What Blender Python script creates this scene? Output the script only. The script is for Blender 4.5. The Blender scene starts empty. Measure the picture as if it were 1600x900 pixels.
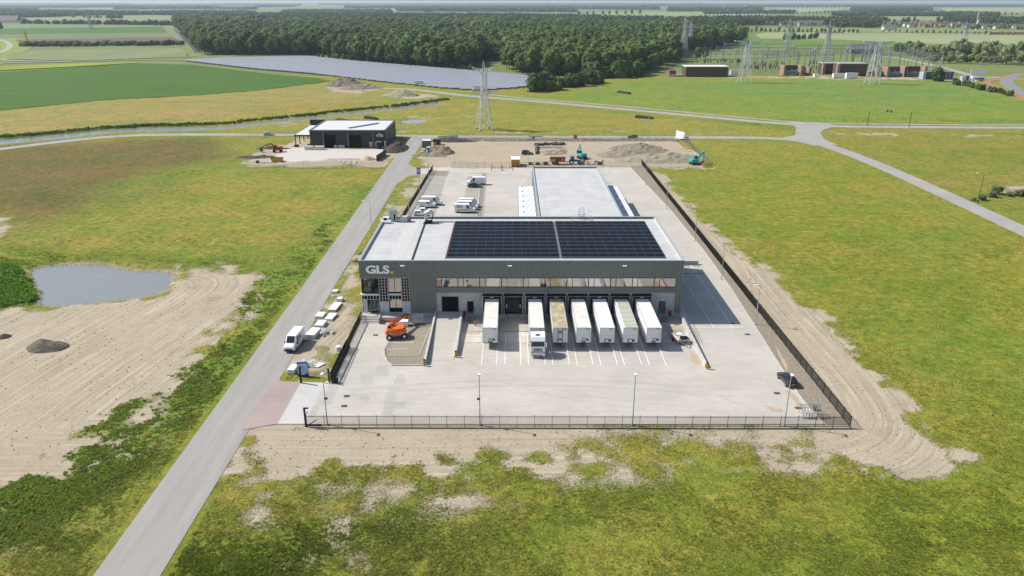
import bpy, math, random
import numpy as np
from mathutils import Vector, Matrix
R=math.radians; random.seed(7); rng=np.random.default_rng(7)
sc=bpy.context.scene
# ---------------------------------------------------------------- camera
F_PX=1190.0; CAM_H=57.0; PITCH=math.atan(448/F_PX)
cd=bpy.data.cameras.new('camera'); cam=bpy.data.objects.new('camera',cd)
sc.collection.objects.link(cam); cam.location=(0,0,CAM_H)
cam.rotation_euler=(math.pi/2-PITCH,0,0)
cd.sensor_width=36; cd.lens=36*F_PX/1600; cd.clip_start=1; cd.clip_end=60000
sc.camera=cam
# ---------------------------------------------------------------- sky and sun
SUN_EL=R(45.5); sdx,sdy=-0.955,0.297          # horizontal direction towards the sun
w=bpy.data.worlds.new('World'); sc.world=w; w.use_nodes=True
nt=w.node_tree; bg=nt.nodes['Background']
sky=nt.nodes.new('ShaderNodeTexSky'); sky.sky_type='NISHITA'; sky.sun_disc=False
sky.sun_elevation=SUN_EL; sky.sun_rotation=math.atan2(sdx,sdy)
sky.air_density=1.0; sky.dust_density=1.2; sky.ozone_density=1.2
nt.links.new(sky.outputs[0],bg.inputs[0]); bg.inputs[1].default_value=0.10
sl=bpy.data.lights.new('sun','SUN'); so=bpy.data.objects.new('sun',sl); sc.collection.objects.link(so)
sl.energy=4.3; sl.angle=R(0.55); sl.color=(1,0.95,0.87)
d=Vector((sdx*math.cos(SUN_EL),sdy*math.cos(SUN_EL),math.sin(SUN_EL)))
so.rotation_euler=d.to_track_quat('Z','Y').to_euler(); so.location=(-60,100,120)
sc.view_settings.view_transform='Standard'; sc.view_settings.look='None'
sc.view_settings.exposure=0.47; sc.view_settings.gamma=1.0
sc.cycles.use_denoising=True; sc.cycles.max_bounces=6; sc.cycles.transparent_max_bounces=12
sc.cycles.volume_bounces=0
# ---------------------------------------------------------------- helpers
cp_,sp_=math.cos(PITCH),math.sin(PITCH)
def g(px,py,z=0.0):
    "survey point of the photograph -> metres on the ground"
    u=(px-800)/F_PX; v=(450-py)/F_PX
    t=(z-CAM_H)/(-sp_+v*cp_)
    return (u*t,(cp_+v*sp_)*t)
def gp(pts,z=0.0): return [g(x,y,z) for x,y in pts]
COL=sc.collection
def tag(o,label=None,cat=None,group=None,kind=None):
    if label: o['label']=label
    if cat: o['category']=cat
    if group: o['group']=group
    if kind: o['kind']=kind
    return o
def E(name,label,cat,loc=(0,0,0),rz=0,group=None):
    o=bpy.data.objects.new(name,None); COL.objects.link(o); o.location=loc; o.rotation_euler=(0,0,rz)
    o.empty_display_size=.3
    return tag(o,label,cat,group)
class MB:
    def __init__(s): s.v=[]; s.f=[]; s.m=[]; s.mats=[]; s.cm=0
    def mat(s,m):
        if m not in s.mats: s.mats.append(m)
        s.cm=s.mats.index(m); return s
    def add(s,vs,fs):
        b=len(s.v); s.v+=[tuple(p) for p in vs]; s.f+=[tuple(b+i for i in f) for f in fs]; s.m+=[s.cm]*len(fs); return s
    def box(s,x0,x1,y0,y1,z0,z1):
        return s.add([(x0,y0,z0),(x1,y0,z0),(x1,y1,z0),(x0,y1,z0),(x0,y0,z1),(x1,y0,z1),(x1,y1,z1),(x0,y1,z1)],
            [(0,3,2,1),(4,5,6,7),(0,1,5,4),(1,2,6,5),(2,3,7,6),(3,0,4,7)])
    def cb(s,cx,cy,cz,sx,sy,sz): return s.box(cx-sx/2,cx+sx/2,cy-sy/2,cy+sy/2,cz-sz/2,cz+sz/2)
    def beam(s,a,b,w,h=None):
        a=Vector(a); b=Vector(b); h=h or w; d=(b-a)
        if d.length<1e-6: return s
        d.normalize(); up=Vector((0,0,1)) if abs(d.z)<.95 else Vector((0,1,0))
        r=d.cross(up).normalized()*(w/2); u=r.cross(d).normalized()*(h/2)
        vs=[a-r-u,a+r-u,a+r+u,a-r+u,b-r-u,b+r-u,b+r+u,b-r+u]
        return s.add(vs,[(0,1,2,3),(7,6,5,4),(0,4,5,1),(1,5,6,2),(2,6,7,3),(3,7,4,0)])
    def cyl(s,a,b,r,n=8,r2=None,cap=True):
        a=Vector(a); b=Vector(b); r2=r if r2 is None else r2
        d=(b-a).normalized(); up=Vector((0,0,1)) if abs(d.z)<.95 else Vector((1,0,0))
        x=d.cross(up).normalized(); y=d.cross(x)
        vs=[a+(x*math.cos(2*math.pi*i/n)+y*math.sin(2*math.pi*i/n))*r for i in range(n)]
        vs+=[b+(x*math.cos(2*math.pi*i/n)+y*math.sin(2*math.pi*i/n))*r2 for i in range(n)]
        fs=[(i,i+n,(i+1)%n+n,(i+1)%n) for i in range(n)]
        if cap: fs+=[tuple(range(n)),tuple(range(2*n-1,n-1,-1))]
        return s.add(vs,fs)
    def prism(s,poly,z0,z1,cap=True):
        n=len(poly); vs=[(x,y,z0) for x,y in poly]+[(x,y,z1) for x,y in poly]
        fs=[(i,(i+1)%n,(i+1)%n+n,i+n) for i in range(n)]
        if cap: fs+=[tuple(range(n-1,-1,-1)),tuple(range(n,2*n))]
        return s.add(vs,fs)
    def profx(s,prof,x0,x1):   # profile in (y,z) pulled along x
        n=len(prof); vs=[(x0,y,z) for y,z in prof]+[(x1,y,z) for y,z in prof]
        return s.add(vs,[(i,(i+1)%n,(i+1)%n+n,i+n) for i in range(n)]+[tuple(range(n-1,-1,-1)),tuple(range(n,2*n))])
    def profy(s,prof,y0,y1):   # profile in (x,z) pulled along y
        n=len(prof); vs=[(x,y0,z) for x,z in prof]+[(x,y1,z) for x,z in prof]
        return s.add(vs,[(i,i+n,(i+1)%n+n,(i+1)%n) for i in range(n)]+[tuple(range(n)),tuple(range(2*n-1,n-1,-1))])
    def sph(s,c,r,n=8,m=5,sz=1):
        vs=[(c[0],c[1],c[2]+r*sz)]
        for j in range(1,m):
            t=math.pi*j/m
            vs+=[(c[0]+r*math.sin(t)*math.cos(2*math.pi*i/n),c[1]+r*math.sin(t)*math.sin(2*math.pi*i/n),c[2]+r*sz*math.cos(t)) for i in range(n)]
        vs.append((c[0],c[1],c[2]-r*sz)); fs=[(0,1+i,1+(i+1)%n) for i in range(n)]
        for j in range(m-2):
            a=1+j*n; fs+=[(a+i,a+n+i,a+n+(i+1)%n,a+(i+1)%n) for i in range(n)]
        a=1+(m-2)*n; fs+=[(a+i,len(vs)-1,a+(i+1)%n) for i in range(n)]
        return s.add(vs,fs)
    def mesh(s,name,smooth=False,off=None):
        me=bpy.data.meshes.new(name)
        vs=s.v if off is None else [(a-off[0],b-off[1],c-off[2]) for a,b,c in s.v]
        me.from_pydata(vs,[],s.f)
        for m in s.mats: me.materials.append(m)
        me.polygons.foreach_set('material_index',s.m)
        if smooth: me.polygons.foreach_set('use_smooth',[True]*len(s.f))
        me.update(); return me
    def build(s,name,parent=None,world=False,smooth=False,loc=(0,0,0)):
        off=tuple(parent.location) if (world and parent) else None
        o=bpy.data.objects.new(name,s.mesh(name,smooth,off)); COL.objects.link(o)
        o.location=loc
        if parent: o.parent=parent
        return o
def ob(name,me,parent=None,loc=(0,0,0),rz=0,scale=None):
    o=bpy.data.objects.new(name,me); COL.objects.link(o); o.location=loc; o.rotation_euler=(0,0,rz)
    if scale: o.scale=scale
    if parent: o.parent=parent
    return o
def copy_tree(o,loc,rz=None,label=None,group=None,parent=None):
    c=o.copy(); COL.objects.link(c); c.parent=parent
    if loc is not None: c.location=loc
    if rz is not None: c.rotation_euler=(0,0,rz)
    if label: c['label']=label
    if group: c['group']=group
    for ch in list(o.children): copy_tree(ch,None,parent=c)
    return c
# ---------------------------------------------------------------- materials
MATS={}
def lnk(t,a,b): t.links.new(a,b)
def mat(name,col,rough=.7,metal=0,var=.12,scale=1.5,bump=0,spec=.4,stretch=None,col2=None,coat=0,emit=0):
    if name in MATS: return MATS[name]
    m=bpy.data.materials.new(name); m.use_nodes=True; t=m.node_tree; b=t.nodes['Principled BSDF']
    b.inputs['Roughness'].default_value=rough; b.inputs['Metallic'].default_value=metal
    b.inputs['Specular IOR Level'].default_value=spec; b.inputs['Coat Weight'].default_value=coat
    ge=t.nodes.new('ShaderNodeNewGeometry'); src=ge.outputs['Position']
    if stretch:
        mp=t.nodes.new('ShaderNodeMapping'); mp.inputs['Scale'].default_value=stretch; lnk(t,src,mp.inputs[0]); src=mp.outputs[0]
    n=t.nodes.new('ShaderNodeTexNoise'); n.inputs['Scale'].default_value=scale; n.inputs['Detail'].default_value=6
    n.inputs['Roughness'].default_value=.62; lnk(t,src,n.inputs['Vector'])
    mr=t.nodes.new('ShaderNodeMapRange'); mr.inputs['From Min'].default_value=.32; mr.inputs['From Max'].default_value=.68
    lnk(t,n.outputs['Fac'],mr.inputs['Value'])
    mx=t.nodes.new('ShaderNodeMix'); mx.data_type='RGBA'; lnk(t,mr.outputs[0],mx.inputs[0])
    if col2 is None: a=[c*(1-var) for c in col]; b2=[min(1,c*(1+var)) for c in col]
    else: a=col; b2=col2
    mx.inputs[6].default_value=(*a,1); mx.inputs[7].default_value=(*b2,1)
    lnk(t,mx.outputs[2],b.inputs['Base Color'])
    if bump:
        bn=t.nodes.new('ShaderNodeBump'); bn.inputs['Strength'].default_value=bump; bn.inputs['Distance'].default_value=.05
        lnk(t,n.outputs['Fac'],bn.inputs['Height']); lnk(t,bn.outputs[0],b.inputs['Normal'])
    if emit:
        b.inputs['Emission Color'].default_value=(*col,1); b.inputs['Emission Strength'].default_value=emit
    MATS[name]=m; return m
def glass(name,col=(.02,.025,.03),rough=.05,metal=0,spec=.8):
    return mat(name,col,rough,metal,var=.1,scale=.4,spec=spec)
M=dict(
 asphalt=mat('asphalt',(.295,.283,.262),.9,var=.10,scale=.22,stretch=(3.0,.22,1),spec=.2),
 road=mat('road_surface',(.31,.30,.28),.9,var=.1,scale=.12,spec=.2),
 kerb=mat('kerb_concrete',(.44,.43,.40),.85,scale=2),
 line=mat('white_marking',(.72,.72,.70),.7,var=.12,scale=2),
 conc=mat('wall_concrete',(.42,.43,.415),.85,var=.13,scale=.6),
 concL=mat('pale_concrete',(.46,.45,.42),.85,var=.12,scale=.8),
 roofw=mat('roof_membrane',(.46,.46,.455),.6,var=.11,scale=.22,spec=.3),
 awn=mat('canopy_membrane',(.62,.63,.65),.5,var=.04,scale=.5,spec=.3),
 clad=mat('green_grey_cladding',(.195,.22,.207),.45,var=.05,scale=.6,metal=.2),
 trim=mat('parapet_trim',(.12,.145,.15),.4,var=.05,metal=.4),
 trimL=mat('parapet_inner_trim',(.30,.35,.36),.5,var=.05),
 dark=mat('dark_rubber',(.012,.013,.015),.7,spec=.3),
 blk=mat('black_metal',(.018,.019,.02),.5,metal=.3),
 inter=mat('dark_interior',(.01,.01,.011),.9,spec=.1),
 steel=mat('galvanised_steel',(.36,.38,.39),.4,metal=.7,var=.12,scale=3),
 pole=mat('grey_pole_paint',(.42,.44,.45),.5,metal=.2),
 alu=mat('silver_aluminium',(.5,.52,.55),.35,metal=.7),
 white=mat('white_paint',(.78,.78,.78),.35,var=.03,spec=.5),
 whiteT=mat('white_trailer_panel',(.74,.74,.74),.45,var=.04,scale=2),
 whited=mat('dirty_white_roof',(.72,.71,.66),.7,var=.14,scale=1.4,stretch=(.7,3,1)),
 blue=mat('dark_blue_print',(.02,.04,.30),.4,var=.03),
 yellow=mat('yellow_paint',(.75,.42,.02),.5,var=.06),
 black=mat('black_paint',(.012,.013,.016),.25,var=.05,spec=.6,coat=.5),
 red=mat('red_paint',(.32,.02,.02),.45,var=.08),
 orange=mat('orange_paint',(.72,.13,.02),.45,var=.07),
 teal=mat('teal_paint',(.02,.36,.34),.4,var=.08),
 tblue=mat('tractor_blue',(.02,.10,.45),.4,var=.08),
 tyre=mat('tyre_rubber',(.016,.016,.016),.85,spec=.2),
 rim=mat('wheel_rim',(.35,.36,.37),.4,metal=.6),
 glass=glass('vehicle_glass'),
 timber=mat('timber_batten',(.66,.55,.45),.7,var=.1,scale=4),
 wpan=mat('pale_grey_panel',(.50,.53,.57),.5,var=.04),
 soil=mat('dark_soil',(.055,.045,.035),.95,var=.4,scale=.8,bump=1),
 pile=mat('sandy_soil',(.21,.175,.125),.95,var=.3,scale=.7,bump=1),
 sandp=mat('yellow_sand',(.44,.36,.24),.95,var=.15,scale=.6,bump=.6),
 brick=mat('brown_brick',(.12,.07,.05),.85,var=.2,scale=1.5),
 rust=mat('rusty_steel',(.13,.05,.03),.8,var=.35,scale=2),
 plast=mat('blue_plastic_sheet',(.35,.42,.47),.4,var=.2,scale=3),
 galv=mat('bright_galvanised',(.55,.58,.61),.45,metal=.15,var=.1),
 foam=mat('white_foam_pack',(.70,.71,.72),.6,var=.06),
 water=None)
# ---------------------------------------------------------------- numpy ground functions
def lattice(seed):
    r=np.random.default_rng(seed); return r.random((256,256))
LAT=[lattice(i) for i in range(6)]
def vnoise(x,y,s,k=0):
    x=np.asarray(x)/s+17.3*k; y=np.asarray(y)/s+7.1*k
    xi=np.floor(x).astype(int); yi=np.floor(y).astype(int); fx=x-xi; fy=y-yi
    fx=fx*fx*(3-2*fx); fy=fy*fy*(3-2*fy); L=LAT[k%6]
    a=L[xi%256,yi%256]; b=L[(xi+1)%256,yi%256]; c=L[xi%256,(yi+1)%256]; d=L[(xi+1)%256,(yi+1)%256]
    return (a*(1-fx)+b*fx)*(1-fy)+(c*(1-fx)+d*fx)*fy
def fbm(x,y,s,k=0,o=4):
    t=0; a=1; n=0
    for i in range(o): t=t+a*vnoise(x,y,s/2**i,k+i); n+=a; a*=.55
    return t/n
def sdf(X,Y,poly,cut=40.):
    "signed distance to polygon, negative inside; exact only within cut of the bounding box"
    P=np.array(poly); x0,y0=P.min(0)-cut; x1,y1=P.max(0)+cut
    out=np.full(X.shape,cut); sel=(X>x0)&(X<x1)&(Y>y0)&(Y<y1)
    if not sel.any(): return out
    x=X[sel]; y=Y[sel]; d=np.full(x.shape,1e18); ins=np.zeros(x.shape,bool); n=len(P)
    for i in range(n):
        ax,ay=P[i]; bx,by=P[(i+1)%n]; ex,ey=bx-ax,by-ay; wx=x-ax; wy=y-ay
        L=ex*ex+ey*ey+1e-12; t=np.clip((wx*ex+wy*ey)/L,0,1)
        d=np.minimum(d,(wx-ex*t)**2+(wy-ey*t)**2)
        c=((ay>y)!=(by>y)); q=(bx-ax)*(y-ay)/((by-ay) if abs(by-ay)>1e-9 else 1e-9)+ax
        ins^=(c&(x<q))
    d=np.sqrt(d); out[sel]=np.where(ins,-d,d); return out
def sm(e0,e1,x): t=np.clip((x-e0)/(e1-e0),0,1); return t*t*(3-2*t)
def strip(pts,wd):
    "polygon band of width wd (number or list) round a polyline"
    n=len(pts); W=list(wd) if isinstance(wd,(list,tuple)) else [wd]*n; l=[];r=[]
    for i in range(n):
        a=Vector(pts[max(0,i-1)]); b=Vector(pts[min(n-1,i+1)]); d=(b-a).normalized(); nx=Vector((-d.y,d.x))*W[i]/2
        p=Vector(pts[i]); l.append(tuple(p+nx)); r.append(tuple(p-nx))
    return l,r
def smooth(pts,k=2):
    for _ in range(k):
        q=[pts[0]]
        for a,b in zip(pts[:-1],pts[1:]):
            q.append((a[0]*.75+b[0]*.25,a[1]*.75+b[1]*.25)); q.append((a[0]*.25+b[0]*.75,a[1]*.25+b[1]*.75))
        q.append(pts[-1]); pts=q
    return pts
# ---- named outlines (metres) ----
YB=135.3                                            # front wall of the warehouse
ROAD_W=[(-46.6,20),(-44.4,64.8),(-44.75,150),(-45.6,265),(-46.0,336),(-50,346),(-20,346),(-35.5,340),(-38.6,325),(-38.9,284),(-36.5,278),(-33.2,275),(-33.2,263.6),(-36,262),(-38.3,250),(-38.0,160),(-37.5,120),(-37.3,64.8),(-37.1,20)]
road_ew=smooth(gp([(-300,262),(-120,246),(0,233.3),(100,220.5),(184,212.4),(260,210.2),(415,210.6),(560,212),(640,213),(900,214.2),(1100,214.8),(1190,215.2),(1250,219),(1290,226),(1360,252),(1440,287),(1600,361),(1800,455)]))
road_n=smooth(gp([(560,137),(640,139),(690,145),(740,151),(800,155),(900,164),(1000,173),(1100,182.5),(1200,191.5),(1260,196),(1330,198.3),(1600,199.8),(1900,201)]))
path_n=smooth(gp([(762,147.5),(800,151.6),(900,160),(1000,168.5),(1100,178),(1200,187.3),(1240,190.8),(1300,193),(1450,195),(1600,195.5),(1900,196.5)]))
link=smooth(gp([(1262,191),(1264,197),(1262,208),(1268,218),(1290,227)]))
YARD=[(-33.9,95.7),(44.9,95.7),(44.2,103),(44.5,113),(45.0,124),(46.2,150),(46.6,176),(46.0,215),(43.1,277),(-29.4,277),(-31.4,274.5),(-33.3,274.5),(-33.3,264.5),(-29.4,264.5),(-30.4,200),(-29.4,166),(-29.0,136),(-28.9,108.4),(-34.4,108.6)]
PAD2=gp([(372,260),(398,240),(452,222),(468,216),(618,217),(626,232),(604,250),(596,260)])
SITE=gp([(650,259),(662,238),(668,224),(690,217.5),(860,217),(1056,216.6),(1066,225),(1084,240),(1112,260),(1113,263),(700,263.5)])
POND=smooth(gp([(40,419),(70,411),(115,408),(165,409),(180,414),(215,419),(262,420),(275,424),(272,438),(262,452),(232,462),(150,471),(95,477),(52,475),(60,465),(52,448),(44,436)]),1)
canal=smooth(gp([(-200,236),(0,221.5),(45,217),(100,212),(150,206.5),(217,200.3),(300,200.8),(350,198.5),(400,193),(470,185),(525,178.5),(600,171.5),(690,159.5)]))
pud=[gp([(618,188),(640,184.5),(668,185),(664,191),(634,193)]),gp([(610,203),(640,202),(650,205),(612,207)]),gp([(950,203),(965,201.6),(980,203),(975,205.4),(955,205.2)]),
     gp([(1118,206),(1150,205.2),(1158,206.5),(1130,208)])]
CW=[13.5-6.5*min(1,max(0,(i/(len(canal)-1)-.1)/.8)) for i in range(len(canal))]
def band(pl,wd): l,r=strip(pl,wd); return l+r[::-1]
B_EW=band(road_ew,6.2); B_N=band(road_n,6.6); B_P=band(path_n,3.0)
B_L=band(link,11.0)
PAVED=[ROAD_W,B_EW,B_N,B_P,B_L,YARD]
CROP=gp([(-300,128),(0,113),(216,99),(300,101.5),(430,117),(500,122.5),(518,127),(400,142),(300,149.5),(170,156),(0,172.5),(-300,198)])
SOLAR=gp([(283,95),(350,91.5),(480,88.6),(560,97),(700,108.5),(800,117),(866,124),(842,134),(800,139),(745,142),(690,138.5),(600,129),(480,115),(400,108.5)])
# ---- bare sand, level and softness ----
L_SAND=[(-400,905),(-400,470),(0,487),(60,478),(150,472),(232,463),(256,459),(285,416),(330,414),(376,424),(404,441),(398,465),(382,495),(345,520),(300,556),(240,602),(189,647),(120,690),(60,730),(0,775)]
R_SAND=[(985,262),(1034,273),(1062,302),(1110,350),(1153,401),(1217,428),(1249,465),(1306,508),(1327,547),(1361,583),(1422,644),(1455,689),(1500,708),(1461,733),(1400,742),(1322,730),(1194,720),(1147,722),(1050,731),(1016,723),(975,724),(850,740),(700,742),(600,745),(519,756),(428,752),(335,790),(330,745),(381,671),(434,650),(478,640),(1280,640),(1240,590),(1150,440)]
SANDS=[(gp(L_SAND),1.0,5),(gp([(985,262)]+R_SAND[1:17]+[(1310,722),(1250,705),(1240,590),(1150,440)]),1.05,3.0),(gp([(330,750),(381,671),(434,650),(478,640),(1280,640),(1340,660),(1400,700),(1330,722),(1150,716),(975,712),(850,722),(600,734),(480,738),(400,745)]),.92,6.5),(gp([(352,513),(300,560),(190,680),(60,800),(-80,960),(-200,960),(-100,830),(189,640),(300,540)]),.50,10),
 (gp([(340,775),(430,745),(850,738),(1016,725),(900,765),(620,785),(420,812),(320,830)]),.52,11),
 (gp([(538,775),(552,790),(560,830),(566,905),(528,905),(530,850),(522,800)]),.47,3),
 (gp([(496,850),(510,850),(512,905),(484,905)]),.5,2),(gp([(415,880),(438,868),(440,905),(410,905)]),.5,2),
 (gp([(433,592),(532,438),(577,378),(606,330),(604,345),(563,440),(567,497),(519,600)]),.74,2),
 (gp([(606,330),(655,264),(676,264),(632,341),(600,341)]),.56,2.5),
 (PAD2,.95,2.5),(SITE,1.0,2),(gp([(-60,330),(0,338),(36,352),(10,366),(-60,378)]),.8,3),(gp([(1548,291),(1600,288),(1700,295),(1700,312),(1600,307),(1562,299)]),.85,3),
 (gp([(505,137),(520,130),(560,132),(585,140),(560,146),(515,144)]),.8,4),(gp([(596,150),(630,143),(690,150),(650,155),(610,152)]),.8,4),
 (gp([(600,160),(690,157),(690,159),(620,166)]),.5,5),(gp([(700,182),(730,175),(760,178),(735,186)]),.5,6),(gp([(630,178),(680,181),(690,185),(640,184)]),.45,6),
 (gp([(420,262),(640,207.5),(700,207),(1090,209),(1240,211),(1236,207.4),(1090,206.6),(640,205.6)]),.0,1),
 (gp([(640,206.6),(1000,208.6),(1100,209.3),(1240,210.2),(1240,208.6),(1000,207.2),(640,205)]),.44,2.5),
 (gp([(1300,204),(1380,206),(1480,211),(1600,211),(1600,214),(1400,213),(1310,210)]),.5,4),
 (gp([(430,190),(520,196),(560,202),(500,203),(440,198)]),.42,6),
 (gp([(1435,100),(1500,103),(1545,111),(1500,113),(1440,108)]),.9,8),
 (gp([(1060,98),(1100,103),(1100,108),(1250,122),(1430,124),(1500,122),(1470,116),(1300,114),(1060,113)]),.45,8),
 (gp([(1085,118),(1500,124),(1500,126),(1085,121)]),.5,5),
 (gp([(0,60),(90,62),(60,82),(0,80)]),.5,8)]
# ---- vegetation colours ----
OL=(.212,.226,.042); 
TINTS=[(gp([(-300,250),(0,226),(330,213),(372,240),(290,262),(210,312),(110,335),(40,352),(-60,330),(-300,300)]),(.138,.120,.036),14),
 (gp([(140,320),(210,268),(300,258),(340,250),(395,238),(390,262),(300,280),(230,300),(160,330)]),(0.16,0.205,0.034),14),
 (gp([(-200,960),(-100,840),(75,719),(189,640),(312,524),(384,480),(404,430),(425,435),(612,262),(632,255),(390,590),(145,905)]),(.150,.215,.034),5),
 (gp([(240,960),(335,790),(520,757),(850,742),(1000,728),(880,800),(850,960)]),(0.128,0.159,0.028),14),
 (gp([(240,960),(320,810),(400,790),(500,800),(430,960)]),(0.122,0.177,0.018),6),
 (gp([(850,960),(900,760),(1000,728),(1300,740),(1500,760),(1500,960)]),(.192,.218,.036),14),
 (gp([(1250,960),(1450,760),(1800,700),(1800,960)]),(0.177,0.226,0.027),16),
 (gp([(-100,395),(28,408),(44,425),(62,452),(58,470),(0,486),(-100,492)]),(0.122,0.232,0.020),2),
 (gp([(0,380),(60,395),(300,405),(420,400),(400,420),(280,412),(160,405),(40,410),(0,405)]),(0.134,0.183,0.024),5),
 (gp([(-400,255),(-300,198),(0,173),(170,157),(400,142),(515,129),(600,140),(660,152),(700,152),(690,157),(600,168),(460,184),(345,196),(210,197),(120,203),(0,216)]),(0.262,0.238,0.076),8),
 (gp([(640,150),(520,142),(600,152),(560,170),(690,158)]),(0.207,0.232,0.049),6),
 (gp([(420,165),(560,160),(690,156),(600,168),(460,184),(345,196)]),(0.232,0.220,0.055),8),
 (gp([(0,212),(100,203),(217,195.5),(345,194.5),(460,183),(600,167.5),(690,155.5),(697,157.5),(600,170.5),(460,186.3),(345,198),(217,199),(100,209),(0,219)]),(0.055,0.104,0.018),2),
 (gp([(800,153),(870,150),(930,136),(1010,124),(1100,123),(1520,126),(1600,160),(1700,190),(1240,190),(1150,180),(800,151)]),(0.165,0.238,0.043),8),
 (gp([(1000,130),(1300,128),(1500,128),(1560,150),(1400,165),(1150,150)]),(0.146,0.232,0.055),14),
 (gp([(1130,76),(1480,78),(1600,90),(1600,125),(1500,124),(1060,112)]),(0.207,0.244,0.061),12),
 (gp([(800,159),(900,168),(1100,186),(1240,198),(1240,203),(1100,196),(900,176),(800,164)]),(0.122,0.207,0.024),3),
 (gp([(400,176),(600,168),(780,158),(1000,178),(1200,198),(1200,210),(640,204),(300,206)]),(0.226,0.232,0.049),10),
 (gp([(1040,270),(1300,230),(1600,370),(1800,470),(1700,720),(1500,700),(1300,500)]),(0.193,0.222,0.032),20),
 (gp([(1310,200),(1600,202),(1800,202),(1800,440),(1600,350),(1290,222)]),(0.201,0.213,0.043),10)]
def ground_masks(X,Y):
    P=np.full(X.shape,40.)
    for poly in PAVED: P=np.minimum(P,sdf(X,Y,poly,12))
    wb=np.minimum(sdf(X,Y,POND,20),sdf(X,Y,band(canal,CW),20))
    for q in pud: wb=np.minimum(wb,sdf(X,Y,q,10)+.6)
    sand=np.zeros(X.shape)
    for poly,lv,so_ in SANDS:
        s=sdf(X,Y,poly,30); v=lv*(1-sm(-so_,so_,s)); sand=np.maximum(sand,v)
    nz=fbm(X,Y,13,0,5); nf=fbm(X,Y,3.4,3,5)
    sand=np.where(sand>.01,sand+(nz-.5)*2.1*(1-np.abs(sand-.5)*1.1)+(nf-.5)*(.5+2.2*np.exp(-((sand-.5)/.28)**2)),sand*0)
    sand=np.maximum(sand,.62*(1-sm(-.1,1.6,wb))+(nf-.5)*.2-.05)
    return P,wb,np.clip(sand,0,1)
def ground_tint(X,Y):
    C=np.empty(X.shape+(3,)); C[:]=OL
    jx=(fbm(X,Y,25,1,3)-.5)*24; jy=(fbm(X,Y,25,4,3)-.5)*24
    for poly,c,so_ in TINTS:
        wv=np.where(np.abs(so_)<4,.12,1.0)
        s=sdf(X+jx*wv,Y+jy*wv,poly,45); a=(1-sm(-so_,so_,s))[...,None]; C=C*(1-a)+np.array(c)*a
    return C
def ground_height(X,Y,P,wb,sand):
    h=(fbm(X,Y,9,2,4)-.5)*.55+(fbm(X,Y,1.6,5,2)-.5)*.16
    far=sm(2,9,P); h=h*far*(.55+.45*(1-sand))-.012*(1-far)
    h=np.where(P<.5,np.minimum(h,-.035),h)
    h=h-1.35*(1-sm(-2.0,.9,wb))-0.12*(1-sm(0,3,wb))*far
    return h
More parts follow.
